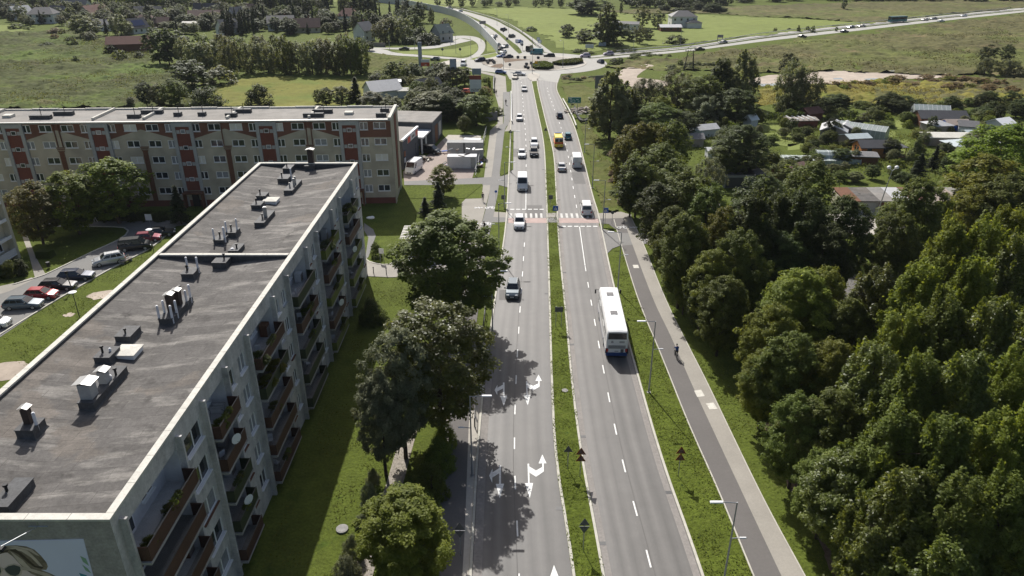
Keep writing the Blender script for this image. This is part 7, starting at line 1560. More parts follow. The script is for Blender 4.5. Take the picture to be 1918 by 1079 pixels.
# signs
def plate(kind, s):
    if kind == 'tri': return [(-s, -s*.58), (s, -s*.58), (0, s*1.15)]
    if kind == 'inv': return [(-s, s*.58), (0, -s*1.15), (s, s*.58)]
    if kind == 'round': return [(s*math.cos(a), s*math.sin(a)) for a in np.linspace(0, 2*math.pi, 17)[:-1]]
    if kind == 'wide': return [(-s*1.5, -s), (s*1.5, -s), (s*1.5, s), (-s*1.5, s)]
    return [(-s, -s), (s, -s), (s, s), (-s, s)]
def sign(label, u, vb, h, plates, face=0, posts=(0,), group=None, cat='road sign'):
    'plates: (kind, size, z, material towards the lens, symbol)'
    x, y, _ = G(u, vb); t = thing('road_sign', label, cat, (x, y, 0), rad(face), group)
    for px in posts: q = M(); q.tube((px, .02, 0), (px, .02, h), .035, n=6); q.build('post', 'steel', t)
    for kd, s, z, m_, sy in plates:
        q = M(); P = plate(kd, s); q.loft([[(a, -.03, z+b) for a, b in P], [(a, 0, z+b) for a, b in P]]); po = q.build('plate', m_, t)
        if sy == 'tri': q = M(); q.face([(a*.62, -.034, z-.05+b*.62) for a, b in plate('tri', s)]); q.build('symbol', 'white', po); q = M(); q.tube((0, -.045, z+.12), (0, -.037, z+.12), s*.12, n=8); q.box(-s*.09, -.042, z-s*.35, s*.09, -.036, z+.05); q.build('walker_symbol', 'black', po)
        elif sy == 'in': q = M(); q.face([(a*.66, -.034, z+b*.66) for a, b in plate(kd, s)]); q.build('symbol', 'tile_brown', po)
        elif sy: q = M(); q.face([(a*.8, -.034, z+b*.8) for a, b in plate(kd, s)]); q.build('symbol', sy, po)
    return t
sign('two dark triangular sign backs stacked point to point on the median', 1092, 1032, 3.3, [('tri', .42, 2.95, 'sign_back', 0), ('inv', .42, 2.35, 'sign_back', 0)])
sign('two dark sign backs in the tree shade on the cycle path kerb', 863, 1040, 3.3, [('tri', .42, 2.95, 'sign_back', 0), ('inv', .42, 2.35, 'sign_back', 0)])
sign('single dark triangular sign back on the median', 1063, 880, 2.6, [('tri', .42, 2.3, 'sign_back', 0)])
sign('two triangular warning signs in backlit dark orange, stacked on the median kerb', 1086, 895, 3.1, [('tri', .45, 2.9, 'sign_orange', 'in'), ('tri', .45, 2.15, 'sign_orange', 'in')], group='orange warning signs')  # plates and centres painted in the backlit tone of yellow, red-edged signs
sign('two triangular warning signs in backlit dark orange, stacked on the grass by the cycle path', 1270, 893, 3.1, [('tri', .45, 2.9, 'sign_orange', 'in'), ('tri', .45, 2.15, 'sign_orange', 'in')], group='orange warning signs')
sign('dark square board back on two posts in the median', 1046, 614, 3.0, [('wide', .34, 2.6, 'sign_back', 0)], 0, (-.35, .35))
sign('blue pedestrian crossing sign on the median end', 1040, 416, 2.8, [('square', .45, 2.5, 'sign_blue', 'tri')])
sign('blue pedestrian crossing sign on the pole at the verge', 1133, 421, 3.0, [('square', .45, 2.6, 'sign_blue', 'tri')])
sign('small dark round sign back beside the crossing on the cycle path', 1146, 421, 2.5, [('round', .28, 2.2, 'sign_back', 0)])
sign('dark square sign back on the median before the crossing', 1031, 388, 2.2, [('square', .4, 1.9, 'sign_back', 0)])
sign('dark square sign back on the grass strip before the crossing', 943, 388, 2.2, [('square', .4, 1.9, 'sign_back', 0)])
sign('small blue sign at the cycle path edge', 929, 378, 2.2, [('round', .25, 2.0, 'sign_blue', 0)])
sign('dark triangular sign back on the median by the long grass strip', 1022, 258, 2.4, [('tri', .5, 2.0, 'sign_back', 0)])
sign('dark triangular sign back on the strip below the guard rail', 956, 262, 2.4, [('tri', .5, 2.0, 'sign_back', 0)])
sign('white notice board on posts on the lawn by the near block', 716, 491, 2.2, [('square', .42, 1.8, 'plaster_white', 0)], -20, (-.3, .3), cat='notice board')
sign('white parking board standing before the shaded cars', 283, 429, 2.6, [('square', .55, 2.1, 'plaster_white', 0)], 0, cat='notice board')
for u, v, lb, kd in ((950, 83, 'dark sign on the upper median', 'square'), (955, 76, 'dark stacked sign on the upper median', 'round'), (943, 68, 'dark round sign higher on the median', 'round'), (978, 95, 'dark sign at the upper exit island', 'round'), (955, 134, 'dark round sign at the lower entry', 'round'), (995, 131, 'dark arrow sign on the roundabout rim', 'square'), (829, 104, 'dark sign on the green island edge', 'round'), (862, 104, 'dark sign at the green island tip', 'round'), (926, 130, 'sign post at the roundabout kerb', 'square')):
    sign(lb, u, v, 3.0, [(kd, .55, 2.5, 'sign_back', 0)], group='signs around the roundabout')
for u, v, lb in ((968, 90, 'lattice blue and white sign frame on the upper median'), (977, 94, 'second blue and white sign frame at the upper exit'), (1008, 86, 'blue and white sign frame on the upper path'), (1011, 91, 'lower blue and white sign on the upper path')):
    sign(lb, u, v, 3.6, [('square', .7, 3.0, 'sign_blue', 'white')], 10, (-.4, .4), 'blue and white sign frames')
sign('yellow topped marker sign in the clipped bed of the roundabout', 1004, 128, 2.4, [('square', .55, 2.1, 'sign_yellow', 0), ('square', .45, 1.0, 'white', 0)])
# green direction sign
x, y, _ = G(1075, 216); zt = hgt(1075, 216, 182); ztp = hgt(1075, 216, 193.5)
t = thing('direction_sign', 'green motorway style direction sign with white roundabout arrow on two posts', 'direction sign', (x, y, 0)); ws = 12*depth(x, y)/FP
q = M(); q.box(-ws, -.08, ztp, ws, 0, zt); po = q.build('panel', 'sign_green', t)
for px in (-ws*.5, ws*.5): q = M(); q.tube((px, .06, 0), (px, .06, zt), .08, n=6); q.build('post', 'steel', t)
hz_ = zt-ztp; q = M()
for i in range(14):
    a0, a1 = rad(-60+300*i/14), rad(-60+300*(i+1)/14); r0, r1 = .30*hz_*.8, .22*hz_*.8; cz = ztp+hz_*.36
    q.face([(r0*math.sin(a0)-ws*.1, -.084, cz+r0*math.cos(a0)), (r1*math.sin(a0)-ws*.1, -.084, cz+r1*math.cos(a0)), (r1*math.sin(a1)-ws*.1, -.084, cz+r1*math.cos(a1)), (r0*math.sin(a1)-ws*.1, -.084, cz+r0*math.cos(a1))])
q.box(-ws*.14, -.086, ztp+.1, -ws*.06, -.081, ztp+hz_*.2); q.build('roundabout_arrow', 'white', po)
for a, b, c in ((-.86, -.45, .72), (-.7, -.32, .5), (-.62, -.36, .24), (.25, .62, .55), (.5, .78, .3)): q = M(); q.box(ws*a, -.086, ztp+hz_*c, ws*b, -.081, ztp+hz_*(c+.1)); q.build('lettering', 'white', po)
q = M(); [q.box(*b_) for b_ in ((-ws*.97, -.085, ztp+.08, ws*.97, -.0805, ztp+.16), (-ws*.97, -.085, zt-.16, ws*.97, -.0805, zt-.08))]; q.build('border', 'white', po)
# hoardings
def hoarding(label, u, vb, v0, v1, wpx, panels, posts=(-.35, .35), rz=0, lettering=None, cat='billboard'):
    x, y, _ = G(u, vb); k = depth(x, y)/FP; wd = wpx*k; za, zb = hgt(u, vb, v1), hgt(u, vb, v0)
    t = thing('billboard', label, cat, (x, y, 0), rad(rz))
    for p in posts: q = M(); q.box(p*wd-.12, .02, 0, p*wd+.12, .22, zb-.1); q.build('post', 'steel_dark', t)
    for f0, f1, m_ in panels: q = M(); q.box(-wd/2, -.12, zb-(zb-za)*f1, wd/2, .0, zb-(zb-za)*f0-.02); po = q.build('panel', m_, t)
    if lettering:
        c = bpy.data.curves.new('lettering', 'FONT'); c.body = lettering[0]; c.size = lettering[1]; c.align_x = 'CENTER'; c.extrude = .01
        o = bpy.data.objects.new('tmp', c); COL.objects.link(o); dg = bpy.context.evaluated_depsgraph_get(); me = bpy.data.meshes.new_from_object(o.evaluated_get(dg)); bpy.data.objects.remove(o); me.materials.clear(); me.materials.append(MATS[lettering[3]])
        l = link('lettering', me, po); l.location = (0, -.135, zb-(zb-za)*lettering[2]); l.rotation_euler = (math.pi/2, 0, 0)
    return t
mat('hoard_white', (.62, .62, .64), .6, [(.6, .08)]); mat('hoard_red', (.26, .06, .045), .6, [(.5, .25)]); mat('hoard_blue', (.27, .31, .38), .6, [(.5, .2)])
hoarding('tall hoarding with dark red top and white grid panels by the plaza', 891, 179, 141, 172, 21.5, [(0, .26, 'hoard_red'), (.26, .5, 'hoard_white'), (.5, .75, 'hoard_white'), (.75, 1, 'hoard_white')], (-.4, -.1, .35), 0, ('ALPAK', .95, .93, 'black'))
hoarding('bluish poster board standing above the dark red hoarding', 893, 150, 128, 140, 17, [(0, 1, 'hoard_blue')])
hoarding('grey poster board back half behind a bush', 874, 158, 128, 144, 10, [(0, 1, 'sign_back')])
hoarding('tall narrow bluish billboard with white frame above the garden trees', 850, 165, 110, 130, 11, [(0, .5, 'hoard_blue'), (.5, 1, 'hoard_blue')], (-.5, .5))
hoarding('red and white poster board with a price below the meadow road', 797.5, 135, 111, 124, 16, [(0, .45, 'hoard_white'), (.45, 1, 'sign_red')], (-.5, .4), 0, ('-41', .9, .95, 'white'))
hoarding('small pale board behind the red poster board', 807, 142, 125, 136, 10, [(0, 1, 'hoard_white')], (-.3, .3), 20)
hoarding('large dark blue grey hoarding beside the tall poplar', 1126, 178, 141, 165, 27, [(0, 1, 'tile_grey')], (-.4, 0, .4), 15)
hoarding('low white poster board at the foot of the twisted poplar', 1104, 92, 83, 90, 16, [(0, 1, 'hoard_white')])
hoarding('pale poster board beside the low white one', 1128, 88, 79, 86, 14, [(0, 1, 'hoard_blue')])
hoarding('dark rectangular road panel over the upper median', 904, 51, 39, 45, 12, [(0, 1, 'tile_grey')], (-.4, .4), 10, cat='road sign')
hoarding('dark direction board on the highway verge', 1348, 78, 65, 70.5, 11, [(0, 1, 'tile_grey')], (-.4, .4), cat='road sign')
x, y, _ = G(788, 128); q = M(); q.box(x-.7, y, 0, x+.7, y+.5, 9.5); tag(q.build('advertising_pylon', 'hoard_blue'), 'tall grey advertising pylon beside the red poster board', 'pylon')
# barrier beside the upper road, guard rails, railings
def fence(name, label, cat, line, h, m, thick=.1, posts=None, rails=None, pm='steel_dark', seg=2.0):
    t = thing(name, label, cat, (line[0][0], line[0][1], 0)); ox, oy = line[0][:2]; P = [(p[0]-ox, p[1]-oy) for p in line]
    if rails is None:
        a, b = offset(P, -thick/2), offset(P, thick/2); q = M(); q.loft([[(*p, 0), (*r, 0), (*r, h), (*p, h)] for p, r in zip(a, b)]); q.build('panel', m, t)
    else:
        for z, th in rails:
            a, b = offset(P, -th/2), offset(P, th/2); q = M(); q.loft([[(*p, z), (*r, z), (*r, z+th), (*p, z+th)] for p, r in zip(a, b)]); q.build('rail', m, t)
    if posts:
        L = sum(math.dist(p, r) for p, r in zip(P, P[1:])); n = min(95, max(2, int(L/seg)))
        q0 = None
        for p in resample(P, n):
            if q0 is None: q = M(); q.box(-.05, -.05, 0, .05, .05, posts); q0 = q.build('post', pm, t, loc=(*p, 0))
            else: c = q0.copy(); COL.objects.link(c); c.parent = t; c.location = (*p, 0)
    return t
fence('noise_barrier', 'long pale grey noise barrier wall along the upper road curve', 'noise barrier', offset(NLl, .8) if True else 0, 4.2, 'noise_wall', .25, 4.4, None, 'steel', 6)
fence('railing', 'black pedestrian railing between cycle path and road under the trees', 'railing', pline((909, 585), (903, 640), (896, 700), (891, 760), (889, 800)), 1.1, 'black', .05, 1.1, [(1.05, .06), (.5, .04), (.15, .04)], 'black', 1.6)
fence('guard_rail', 'steel guard rail between upper cycle path and road', 'guard rail', pline((957, 175), (957.5, 200), (958, 228), (960, 232)), .8, 'steel', .1, .8, [(.6, .22)], 'steel', 2.5)
fence('guard_rail', 'pale guard rail along the outer lane before the roundabout', 'guard rail', pline((1054, 189), (1062, 203), (1072, 222), (1079, 240)), .8, 'cap_stone', .1, .8, [(.55, .28)], 'steel', 2.5)
fence('railing', 'dark railing descending beside the brushwood heap', 'railing', pline((1076, 205), (1084, 225), (1092, 231), (1100, 228)), 1.3, 'black', .06, 1.2, [(1.1, .08), (.3, .5)], 'black', 2.0)
fence('guard_rail', 'long guard rail on the median of the eastern highway', 'guard rail', between(Et, Eb, .5)[2:60], .8, 'steel', .1, .8, [(.6, .25)], 'steel', 6)
fence('guard_rail', 'long guard rail on the field side of the eastern highway', 'guard rail', offset(Et, .8)[3:60] if len(Et) < 90 else offset(resample(Et, 80), .8)[3:60], .8, 'steel', .1, .8, [(.6, .25)], 'steel', 6)
fence('guard_rail', 'dark guard rail beside the upper cycle path', 'guard rail', offset(resample(NRr, 60), -.6)[:46], .8, 'steel_dark', .1, .8, [(.6, .25)], 'steel_dark', 6)
fence('wall', 'low grey garden wall with posts beside the paved plaza', 'wall', pline((926, 145), (924.5, 160), (925, 174)), 1.0, 'tile_grey', .3)['category'] if False else fence('garden_wall', 'low dark wall beside the paved plaza', 'wall', pline((926, 145), (924.5, 160), (925, 174)), 1.3, 'tile_grey', .3)
fence('retaining_wall', 'dark retaining wall below the path slope beyond the workshop', 'wall', pline((898, 229), (915, 227), (931, 224)), 2.2, 'tile_grey', .4)
fence('board_fence', 'pale board fence in front of the tall white house', 'fence', pline((676, 85), (700, 87), (722, 88)), 1.8, 'wood_grey', .1)
fence('mesh_fence', 'thin wire fence along the yard side of the paved path', 'fence', pline((911, 248), (904, 275), (896, 310), (890, 330)), 1.6, 'steel', .04, 1.6, [(1.5, .04), (.8, .03), (.1, .04)], 'steel', 3)
for i, (u, v) in enumerate(((700, 513), (724, 515), (748, 517), (772, 514))):
    x, y, _ = G(u, v); q = M(); q.tube((0, 0, 0), (0, 0, .9), .06, n=8); q.blob((0, 0, .95), (.1, .1, .1)); o = q.build('bollard', 'black', None, loc=(x, y, .07)); tag(o, 'thin black bollard along the lawn edge of the paved side road', 'bollard', 'bollards along the paved side road')
# power pylon
x, y, _ = G(1290, 133); hp = hgt(1290, 133, 94); t = thing('power_pylon', 'dark wooden A frame power pylon standing in the scrub', 'pylon', (x, y, 0))
q = M()
for sx in (-1, 1): q.tube((sx*1.9, 0, 0), (sx*.9, 0, hp), .16, .11, 6); q.tube((sx*1.6, .6, 0), (sx*.9, 0, hp), .14, .1, 6)
q.build('pole', 'black', t)
q = M(); [q.tube((-1.9+z*.06, 0, z), (1.9-z*.06, 0, z+2), .06, n=5) for z in (1.5, 5, 8)]; q.tube((-2, 0, hp-.3), (2, 0, hp-.3), .1, n=6); q.build('brace', 'black', t)
for sx in (-1.8, 0, 1.8): q = M(); q.tube((sx, 0, hp-.3), (sx, 0, hp+.3), .09, n=6); q.build('insulator', 'tile_brown', t)
# bench, bins, covers, gulls, bags
p, q_ = G(228, 496), G(247, 487); t = thing('park_bench', 'wooden bench on the lawn beside the silver SUV', 'bench', ((p[0]+q_[0])/2, (p[1]+q_[1])/2, 0), math.atan2(q_[1]-p[1], q_[0]-p[0]))
q = M(); [q.box(-.95, -.28+.15*i, .43, .95, -.16+.15*i, .48) for i in range(4)]; q.build('seat', 'wood_grey', t); q = M(); [q.box(-.95, .34, .6+.16*i, .95, .39, .72+.16*i) for i in range(2)]; q.build('backrest', 'wood_grey', t)
for sx in (-.75, .75): q = M(); q.box(sx-.05, -.28, 0, sx+.05, .36, .43); q.build('leg', 'concrete', t)
x, y, _ = G(92, 502); t = thing('litter_bin', 'dark round litter bin on the lawn by the hedge block', 'bin', (x, y, 0)); q = M(); q.tube((0, 0, .25), (0, 0, .95), .22, .27, 12); q.build('body', 'black', t); q = M(); q.tube((0, 0, 0), (0, 0, .25), .06, n=8); q.build('stand', 'steel_dark', t)
for u, v, r_, lb in ((641, 992, .5, 'round concrete manhole cover on the lawn by the near block'), (1058, 733, .35, 'round manhole cover in the median grass')):
    x, y, _ = G(u, v); q = M(); q.tube((0, 0, 0), (0, 0, .14), r_, n=20); q.tube((0, 0, .14), (0, 0, .155), r_*.8, n=20); tag(q.build('manhole_cover', 'concrete', None, loc=(x, y, 0)), lb, 'manhole cover')
x, y, _ = G(694, 410); q = M(); q.blob((0, 0, .2), (.75, .4, .25), 0, 12, 6); q.blob((.3, .1, .3), (.4, .3, .2)); tag(q.build('tarpaulin', 'white', None, True, (x, y, 0)), 'crumpled white sheet lying on the shaded lawn', 'sheet')
for k, (u, v, z, rz, lb) in enumerate(((462, 313, 7, 20, 'white gull gliding over the end of the near block'), (1153, 195, 9, -30, 'white gull flying past the tall poplar'))):
    x, y, _ = G(u, v, z); t = thing('gull', lb, 'bird', (x, y, z), rad(rz), 'gulls in flight'); t.scale = (.8, .8, .8); q = M(); q.blob((0, 0, 0), (.13, .3, .12), 0, 8, 6); q.blob((0, .32, .05), (.08, .1, .08), 0, 8, 5)
    for sx in (-1, 1): q.loft([[(sx*.1, .14, .05), (sx*.1, -.1, .05), (sx*.1, -.1, .08), (sx*.1, .14, .08)], [(sx*.42, .17, .2), (sx*.42, -.06, .2), (sx*.42, -.06, .22), (sx*.42, .17, .22)], [(sx*.85, -.02, .14), (sx*.85, -.1, .14), (sx*.85, -.1, .15), (sx*.85, -.02, .15)]])
    q.face([(-.08, -.25, .02), (.08, -.25, .02), (.12, -.48, .02), (-.12, -.48, .02)]); q.build('body', 'white', t)
    q = M(); q.tube((0, .4, .04), (0, .5, .02), .025, .008, 6); q.build('beak', 'sign_yellow', t)
# clipped beds on the roundabout
for lb, pts in (('dark clipped oval shrub bed at the mast of the roundabout', ((995, 127), (1005, 121), (1020, 120), (1031, 123), (1037, 128), (1025, 131.5), (1003, 131))), ('long dark clipped shrub bed at the highway side of the roundabout', ((1034, 122), (1048, 118), (1075, 114.5), (1090, 114.5), (1092, 119), (1075, 122.5), (1050, 124)))):
    P = np.array(pix(*pts)); r = np.random.default_rng(5); x0, y0 = P.min(0); x1, y1 = P.max(0); n = 14000
    X, Y = r.uniform(x0, x1, n), r.uniform(y0, y1, n); I = inside([tuple(p) for p in P], X, Y); X, Y = X[I], Y[I]; N = len(X); Z = r.random(N)**.5*1.1+.15
    nn = r.normal(0, .5, (N, 3))+np.array([0, 0, .8]); a = np.cross(nn, r.normal(0, 1, (N, 3))); a /= np.linalg.norm(a, axis=1)[:, None]; b = np.cross(nn, a); b /= np.linalg.norm(b, axis=1)[:, None]; a *= .3; b *= .22
    C = np.stack([X, Y, Z], 1); V = np.stack([C-a, C-b, C+a, C+b], 1).reshape(-1, 3); tag(link('shrub_bed', npmesh('shrub_bed', V, np.arange(4*N).reshape(-1, 4), ['leaf_dark'], None, r.random(N))), lb, 'shrub bed')
for i, (u, v) in enumerate(((912, 117), (917, 116), (922, 116), (914, 120), (924, 118), (986, 123), (984, 128), (989, 130), (970, 110), (983, 110.5), (1008, 111))):
    x, y, _ = G(u, v); q = M(); q.blob((0, 0, .5), (.7, .6, .6), 0, 7, 5); tag(q.build('boulder', 'tile_dark', None, loc=(x, y, .18)), 'dark boulder set in the pale gravel of the roundabout', 'boulder', 'boulders on the roundabout')
# pictograms on the paths
q = M()
def bike(u, v, s):
    x, y, _ = G(u, v)
    for dx in (-.55, .55):
        for i in range(10):
            a0, a1 = 2*math.pi*i/10, 2*math.pi*(i+1)/10; r0, r1 = .36*s, .26*s
            q.face([(x+dx*s+r0*math.cos(a0), y+r0*1.6*math.sin(a0), .075), (x+dx*s+r0*math.cos(a1), y+r0*1.6*math.sin(a1), .075), (x+dx*s+r1*math.cos(a1), y+r1*1.6*math.sin(a1), .075), (x+dx*s+r1*math.cos(a0), y+r1*1.6*math.sin(a0), .075)])
    for a, b in (((-.55, 0), (0, .75)), ((0, .75), (.55, 0)), ((-.15, .0), (.35, .75)), ((.35, .75), (.5, .9))): q.face(stripe('', (x+a[0]*s, y+a[1]*s), (x+b[0]*s, y+b[1]*s), .13*s, .076))
def walker(u, v, s):
    x, y, _ = G(u, v); q.face([(x+.6*s+.2*s*math.cos(a), y+.2*s*math.sin(a)+.2, .076) for a in np.linspace(0, 6.28, 9)[:-1]])
    for a, b, w_ in (((.35, .15), (-.3, .1), .3), ((-.3, .1), (-.9, .45), .18), ((-.3, .1), (-.9, -.25), .18), ((.2, .15), (-.15, .6), .14), ((.2, .15), (.1, -.4), .14)): q.face(stripe('', (x+a[0]*s, y+a[1]*s), (x+b[0]*s, y+b[1]*s), w_*s, .076))
bike(918, 390, 1.0); walker(897, 390, .9); bike(910, 420, 1.0); walker(888, 420, .9); bike(1165, 427, .95); walker(1187, 427, .85)
structure(q.build('path_marking', 'paint_white'))

# ---------------------------------------------------------------- people
def person(label, x, y, rz, pose, top, legs, hair='black', skin='skin', z=0):
    'pose: dict of joint positions in metres; one continuous skinned body'
    J = dict(pel=(0, 0, .95), spi=(0, 0, 1.2), che=(0, 0, 1.4), nec=(0, 0, 1.52), hea=(0, .02, 1.68), hed=(0, .02, 1.78))
    J.update(pose); E = [('pel', 'spi', .125), ('spi', 'che', .145), ('che', 'nec', .055), ('nec', 'hea', .085), ('hea', 'hed', .065)]
    for s in 'lr': E += [('che', s+'sh', .062), (s+'sh', s+'el', .042), (s+'el', s+'wr', .028), ('pel', s+'hi', .09), (s+'hi', s+'kn', .058), (s+'kn', s+'an', .038), (s+'an', s+'to', .032)]
    vs = [J['pel']]; ix = {'pel': 0}; rr = [.13]; ed = []
    for a, b, r_ in E: ix[b] = len(vs); vs.append(J[b]); rr.append(r_); ed.append((ix[a], ix[b]))
    for s in 'lr':
        wv = Vector(J[s+'wr']); d = (wv-Vector(J[s+'el'])).normalized(); o = d.orthogonal().normalized()
        k = len(vs); vs.append(tuple(wv+d*.08)); rr.append(.03); ed.append((ix[s+'wr'], k))
        for i in range(5):
            sp = o*(-.032+.016*i); base = wv+d*(.03 if i == 0 else .09)+sp*1.0
            for L_, r_ in (((.0, .009), (.03, .009), (.055+.012*(2-abs(i-2)), .008))): pass
            a_ = len(vs); vs.append(tuple(base+d*.035+sp*(1.2 if i == 0 else .1))); rr.append(.009); ed.append((k, a_)); vs.append(tuple(base+d*(.05+.01*(2-abs(i-2)))+sp*.2+Vector((0, 0, -.015)))); rr.append(.008); ed.append((a_, a_+1))
    me = bpy.data.meshes.new('person'); me.from_pydata(vs, ed, []); o = bpy.data.objects.new('tmp', me); COL.objects.link(o)
    sk = o.modifiers.new('s', 'SKIN'); sb = o.modifiers.new('u', 'SUBSURF'); sb.levels = sb.render_levels = 1
    for i, sv in enumerate(me.skin_vertices[0].data): sv.radius = (rr[i], rr[i]); sv.use_root = i == 0
    dg = bpy.context.evaluated_depsgraph_get(); bm_ = bpy.data.meshes.new_from_object(o.evaluated_get(dg)); bpy.data.objects.remove(o)
    bm_.materials.clear()
    for m_ in (top, legs, skin, 'black'): bm_.materials.append(MATS[m_])
    N = [(Vector(J[b]), g) for b, g in (('spi', 0), ('che', 0), ('lsh', 0), ('rsh', 0), ('lel', 0), ('rel', 0), ('pel', 1), ('lhi', 1), ('rhi', 1), ('lkn', 1), ('rkn', 1), ('lto', 3), ('rto', 3), ('hea', 2), ('hed', 2), ('nec', 2), ('lwr', 2), ('rwr', 2), ('lan', 1), ('ran', 1))]
    for p in bm_.polygons: p.material_index = min(N, key=lambda n: (n[0]-p.center).length)[1]; p.use_smooth = True
    t = thing('person', label, 'person', (x, y, z), rad(rz)); link('body', bm_, t)
    h = Vector(J['hed']); q = M(); q.blob(h+Vector((0, -.02, -.02)), (.095, .11, .085), 0, 10, 6); q.build('hair', hair, t, True)
    q = M(); f = h+Vector((0, .085, -.09)); [q.blob(f+Vector((sx*.035, .005, .03)), (.012, .008, .008), 0, 6, 4) for sx in (-1, 1)]; q.build('eye', 'black', t); q = M(); q.blob(f+Vector((0, .015, 0)), (.012, .02, .022), 0, 6, 4); q.build('nose', skin, t)
    return t
WALK = dict(lsh=(-.2, 0, 1.43), lel=(-.25, -.08, 1.15), lwr=(-.24, .05, .92), rsh=(.2, 0, 1.43), rel=(.25, .06, 1.15), rwr=(.24, .2, .95), lhi=(-.1, 0, .92), lkn=(-.1, .16, .5), lan=(-.1, .22, .09), lto=(-.1, .38, .05), rhi=(.1, 0, .92), rkn=(.1, -.05, .5), ran=(.1, -.25, .12), rto=(.1, -.13, .04))
RIDE = dict(pel=(0, -.2, 1.0), spi=(0, -.1, 1.22), che=(0, .05, 1.42), nec=(0, .1, 1.52), hea=(0, .15, 1.66), hed=(0, .16, 1.76), lsh=(-.2, .05, 1.43), lel=(-.27, .22, 1.2), lwr=(-.25, .42, 1.08), rsh=(.2, .05, 1.43), rel=(.27, .22, 1.2), rwr=(.25, .42, 1.08), lhi=(-.1, -.2, .97), lkn=(-.12, .16, .75), lan=(-.12, .03, .36), lto=(-.12, .17, .31), rhi=(.1, -.2, .97), rkn=(.12, .1, .6), ran=(.12, -.03, .2), rto=(.12, .11, .15))
def bicycle(label, x, y, rz, z=.07):
    t = thing('bicycle', label, 'bicycle', (x, y, z), rad(rz), 'bicycles being ridden')
    for yy in (.55, -.5):
        q = M(); n = 20; q.loft([[(sx, yy+rr*math.cos(a), .34+rr*math.sin(a)) for sx, rr in ((-.02, .34), (.02, .34), (.02, .30), (-.02, .30))] for a in np.linspace(0, 2*math.pi, n)], caps=False); w_ = q.build('wheel', 'rubber', t)
        q = M(); [q.tube((0, yy, .34), (0, yy+.3*math.cos(a), .34+.3*math.sin(a)), .006, n=4) for a in np.linspace(0, 6.28, 9)[:-1]]; q.build('spokes', 'steel', w_)
    q = M(); [q.tube(a, b, .02, n=6) for a, b in (((0, -.5, .34), (0, -.05, .3)), ((0, -.05, .3), (0, -.2, .85)), ((0, -.5, .34), (0, -.18, .8)), ((0, -.18, .8), (0, .4, .85)), ((0, -.05, .3), (0, .4, .8)), ((0, .38, .95), (0, .55, .34)))]; q.build('frame', 'steel_dark', t)
    q = M(); q.tube((-.28, .42, 1.04), (.28, .42, 1.04), .016, n=6); q.tube((0, .38, .9), (0, .42, 1.04), .018, n=6); q.build('handlebar', 'black', t); q = M(); q.blob((0, -.22, .9), (.08, .14, .04)); q.build('saddle', 'black', t)
def rider(u, v, rz, lab, top, legs):
    x, y, _ = G(u, v); bicycle('bicycle under the '+lab, x, y, rz); person(lab, x, y, rz, RIDE, top, legs, z=.06)
rider(1266, 671, 4, 'cyclist in dark blue riding along the cycle path by the wood', 'bus_blue', 'black')
rider(907, 433, 170, 'cyclist in black on the path beside the big linden', 'black', 'black')
rider(947.5, 197, 180, 'cyclist in dark clothes beside the guard rail', 'tile_dark', 'black')
x, y, _ = G(904.5, 378); person('pedestrian in dark clothes walking on the paved path at the driveway', x, y, 190, WALK, 'tile_dark', 'black', z=.06)
x, y, _ = G(929.5, 179); person('dark clad pedestrian on the plaza path below the hoarding', x, y, 20, WALK, 'black', 'black', z=.06)
x, y, _ = G(180, 417); person('person in a dark top and white trousers walking under the red block trees', x, y, 80, WALK, 'black', 'plaster_white', z=.05)
x, y, _ = G(979, 63); person('walker far up on the cycle path by the green field', x, y, 150, WALK, 'tile_dark', 'black', z=.06)
x, y, _ = G(909.5, 82); person('walker on the slip path near the noise barrier end', x, y, 200, WALK, 'black', 'black', z=.06)
# things on the balconies
def pot(label, j, k, f, leaf, s=.5):
    a, b = BAYS[j]; t = thing('potted_plant', label, 'plant', (XR+.45, a+(b-a)*f, SILL[k]-.88), 0, 'potted plants on the balconies'); q = M(); q.tube((0, 0, .0), (0, 0, .3), .14, .19, 10); q.build('pot', 'tile_red', t)
    me, _ = get_crown('bush', 'near', leaf, 0); c = link('foliage', me, t, (0, 0, .25)); c.scale = (s*.45, s*.45, s*.5); relief_leaf(c, leaf)
for a in (('leafy potted plant on the top balcony closest to the gable', 0, 4, .15, 'leaf_green'), ('trailing green plant on the top balcony beside the roof corner', 0, 4, .55, 'leaf_dark'), ('bushy plant on the top balcony of the third bay', 2, 4, .12, 'leaf_dark', .9), ('yellow flowering plant on the fourth floor balcony of the third bay', 2, 3, .3, 'leaf_yellow', .8), ('plant hedge on the fourth floor balcony of the third bay', 2, 3, .65, 'leaf_autumn', .9), ('pink flowering pot on the third floor of the third bay', 2, 2, .4, 'leaf_red', .6), ('green plant on the top balcony of the second bay', 1, 4, .3, 'leaf_green', .6), ('shrub on the top balcony of the fifth bay', 4, 4, .4, 'leaf_dark', .9), ('dark climbing plant on the top balcony of the sixth bay', 5, 4, .5, 'leaf_dark', 1.0), ('green pot on the fourth floor of the fourth bay', 3, 3, .5, 'leaf_green', .7)): pot(*a)
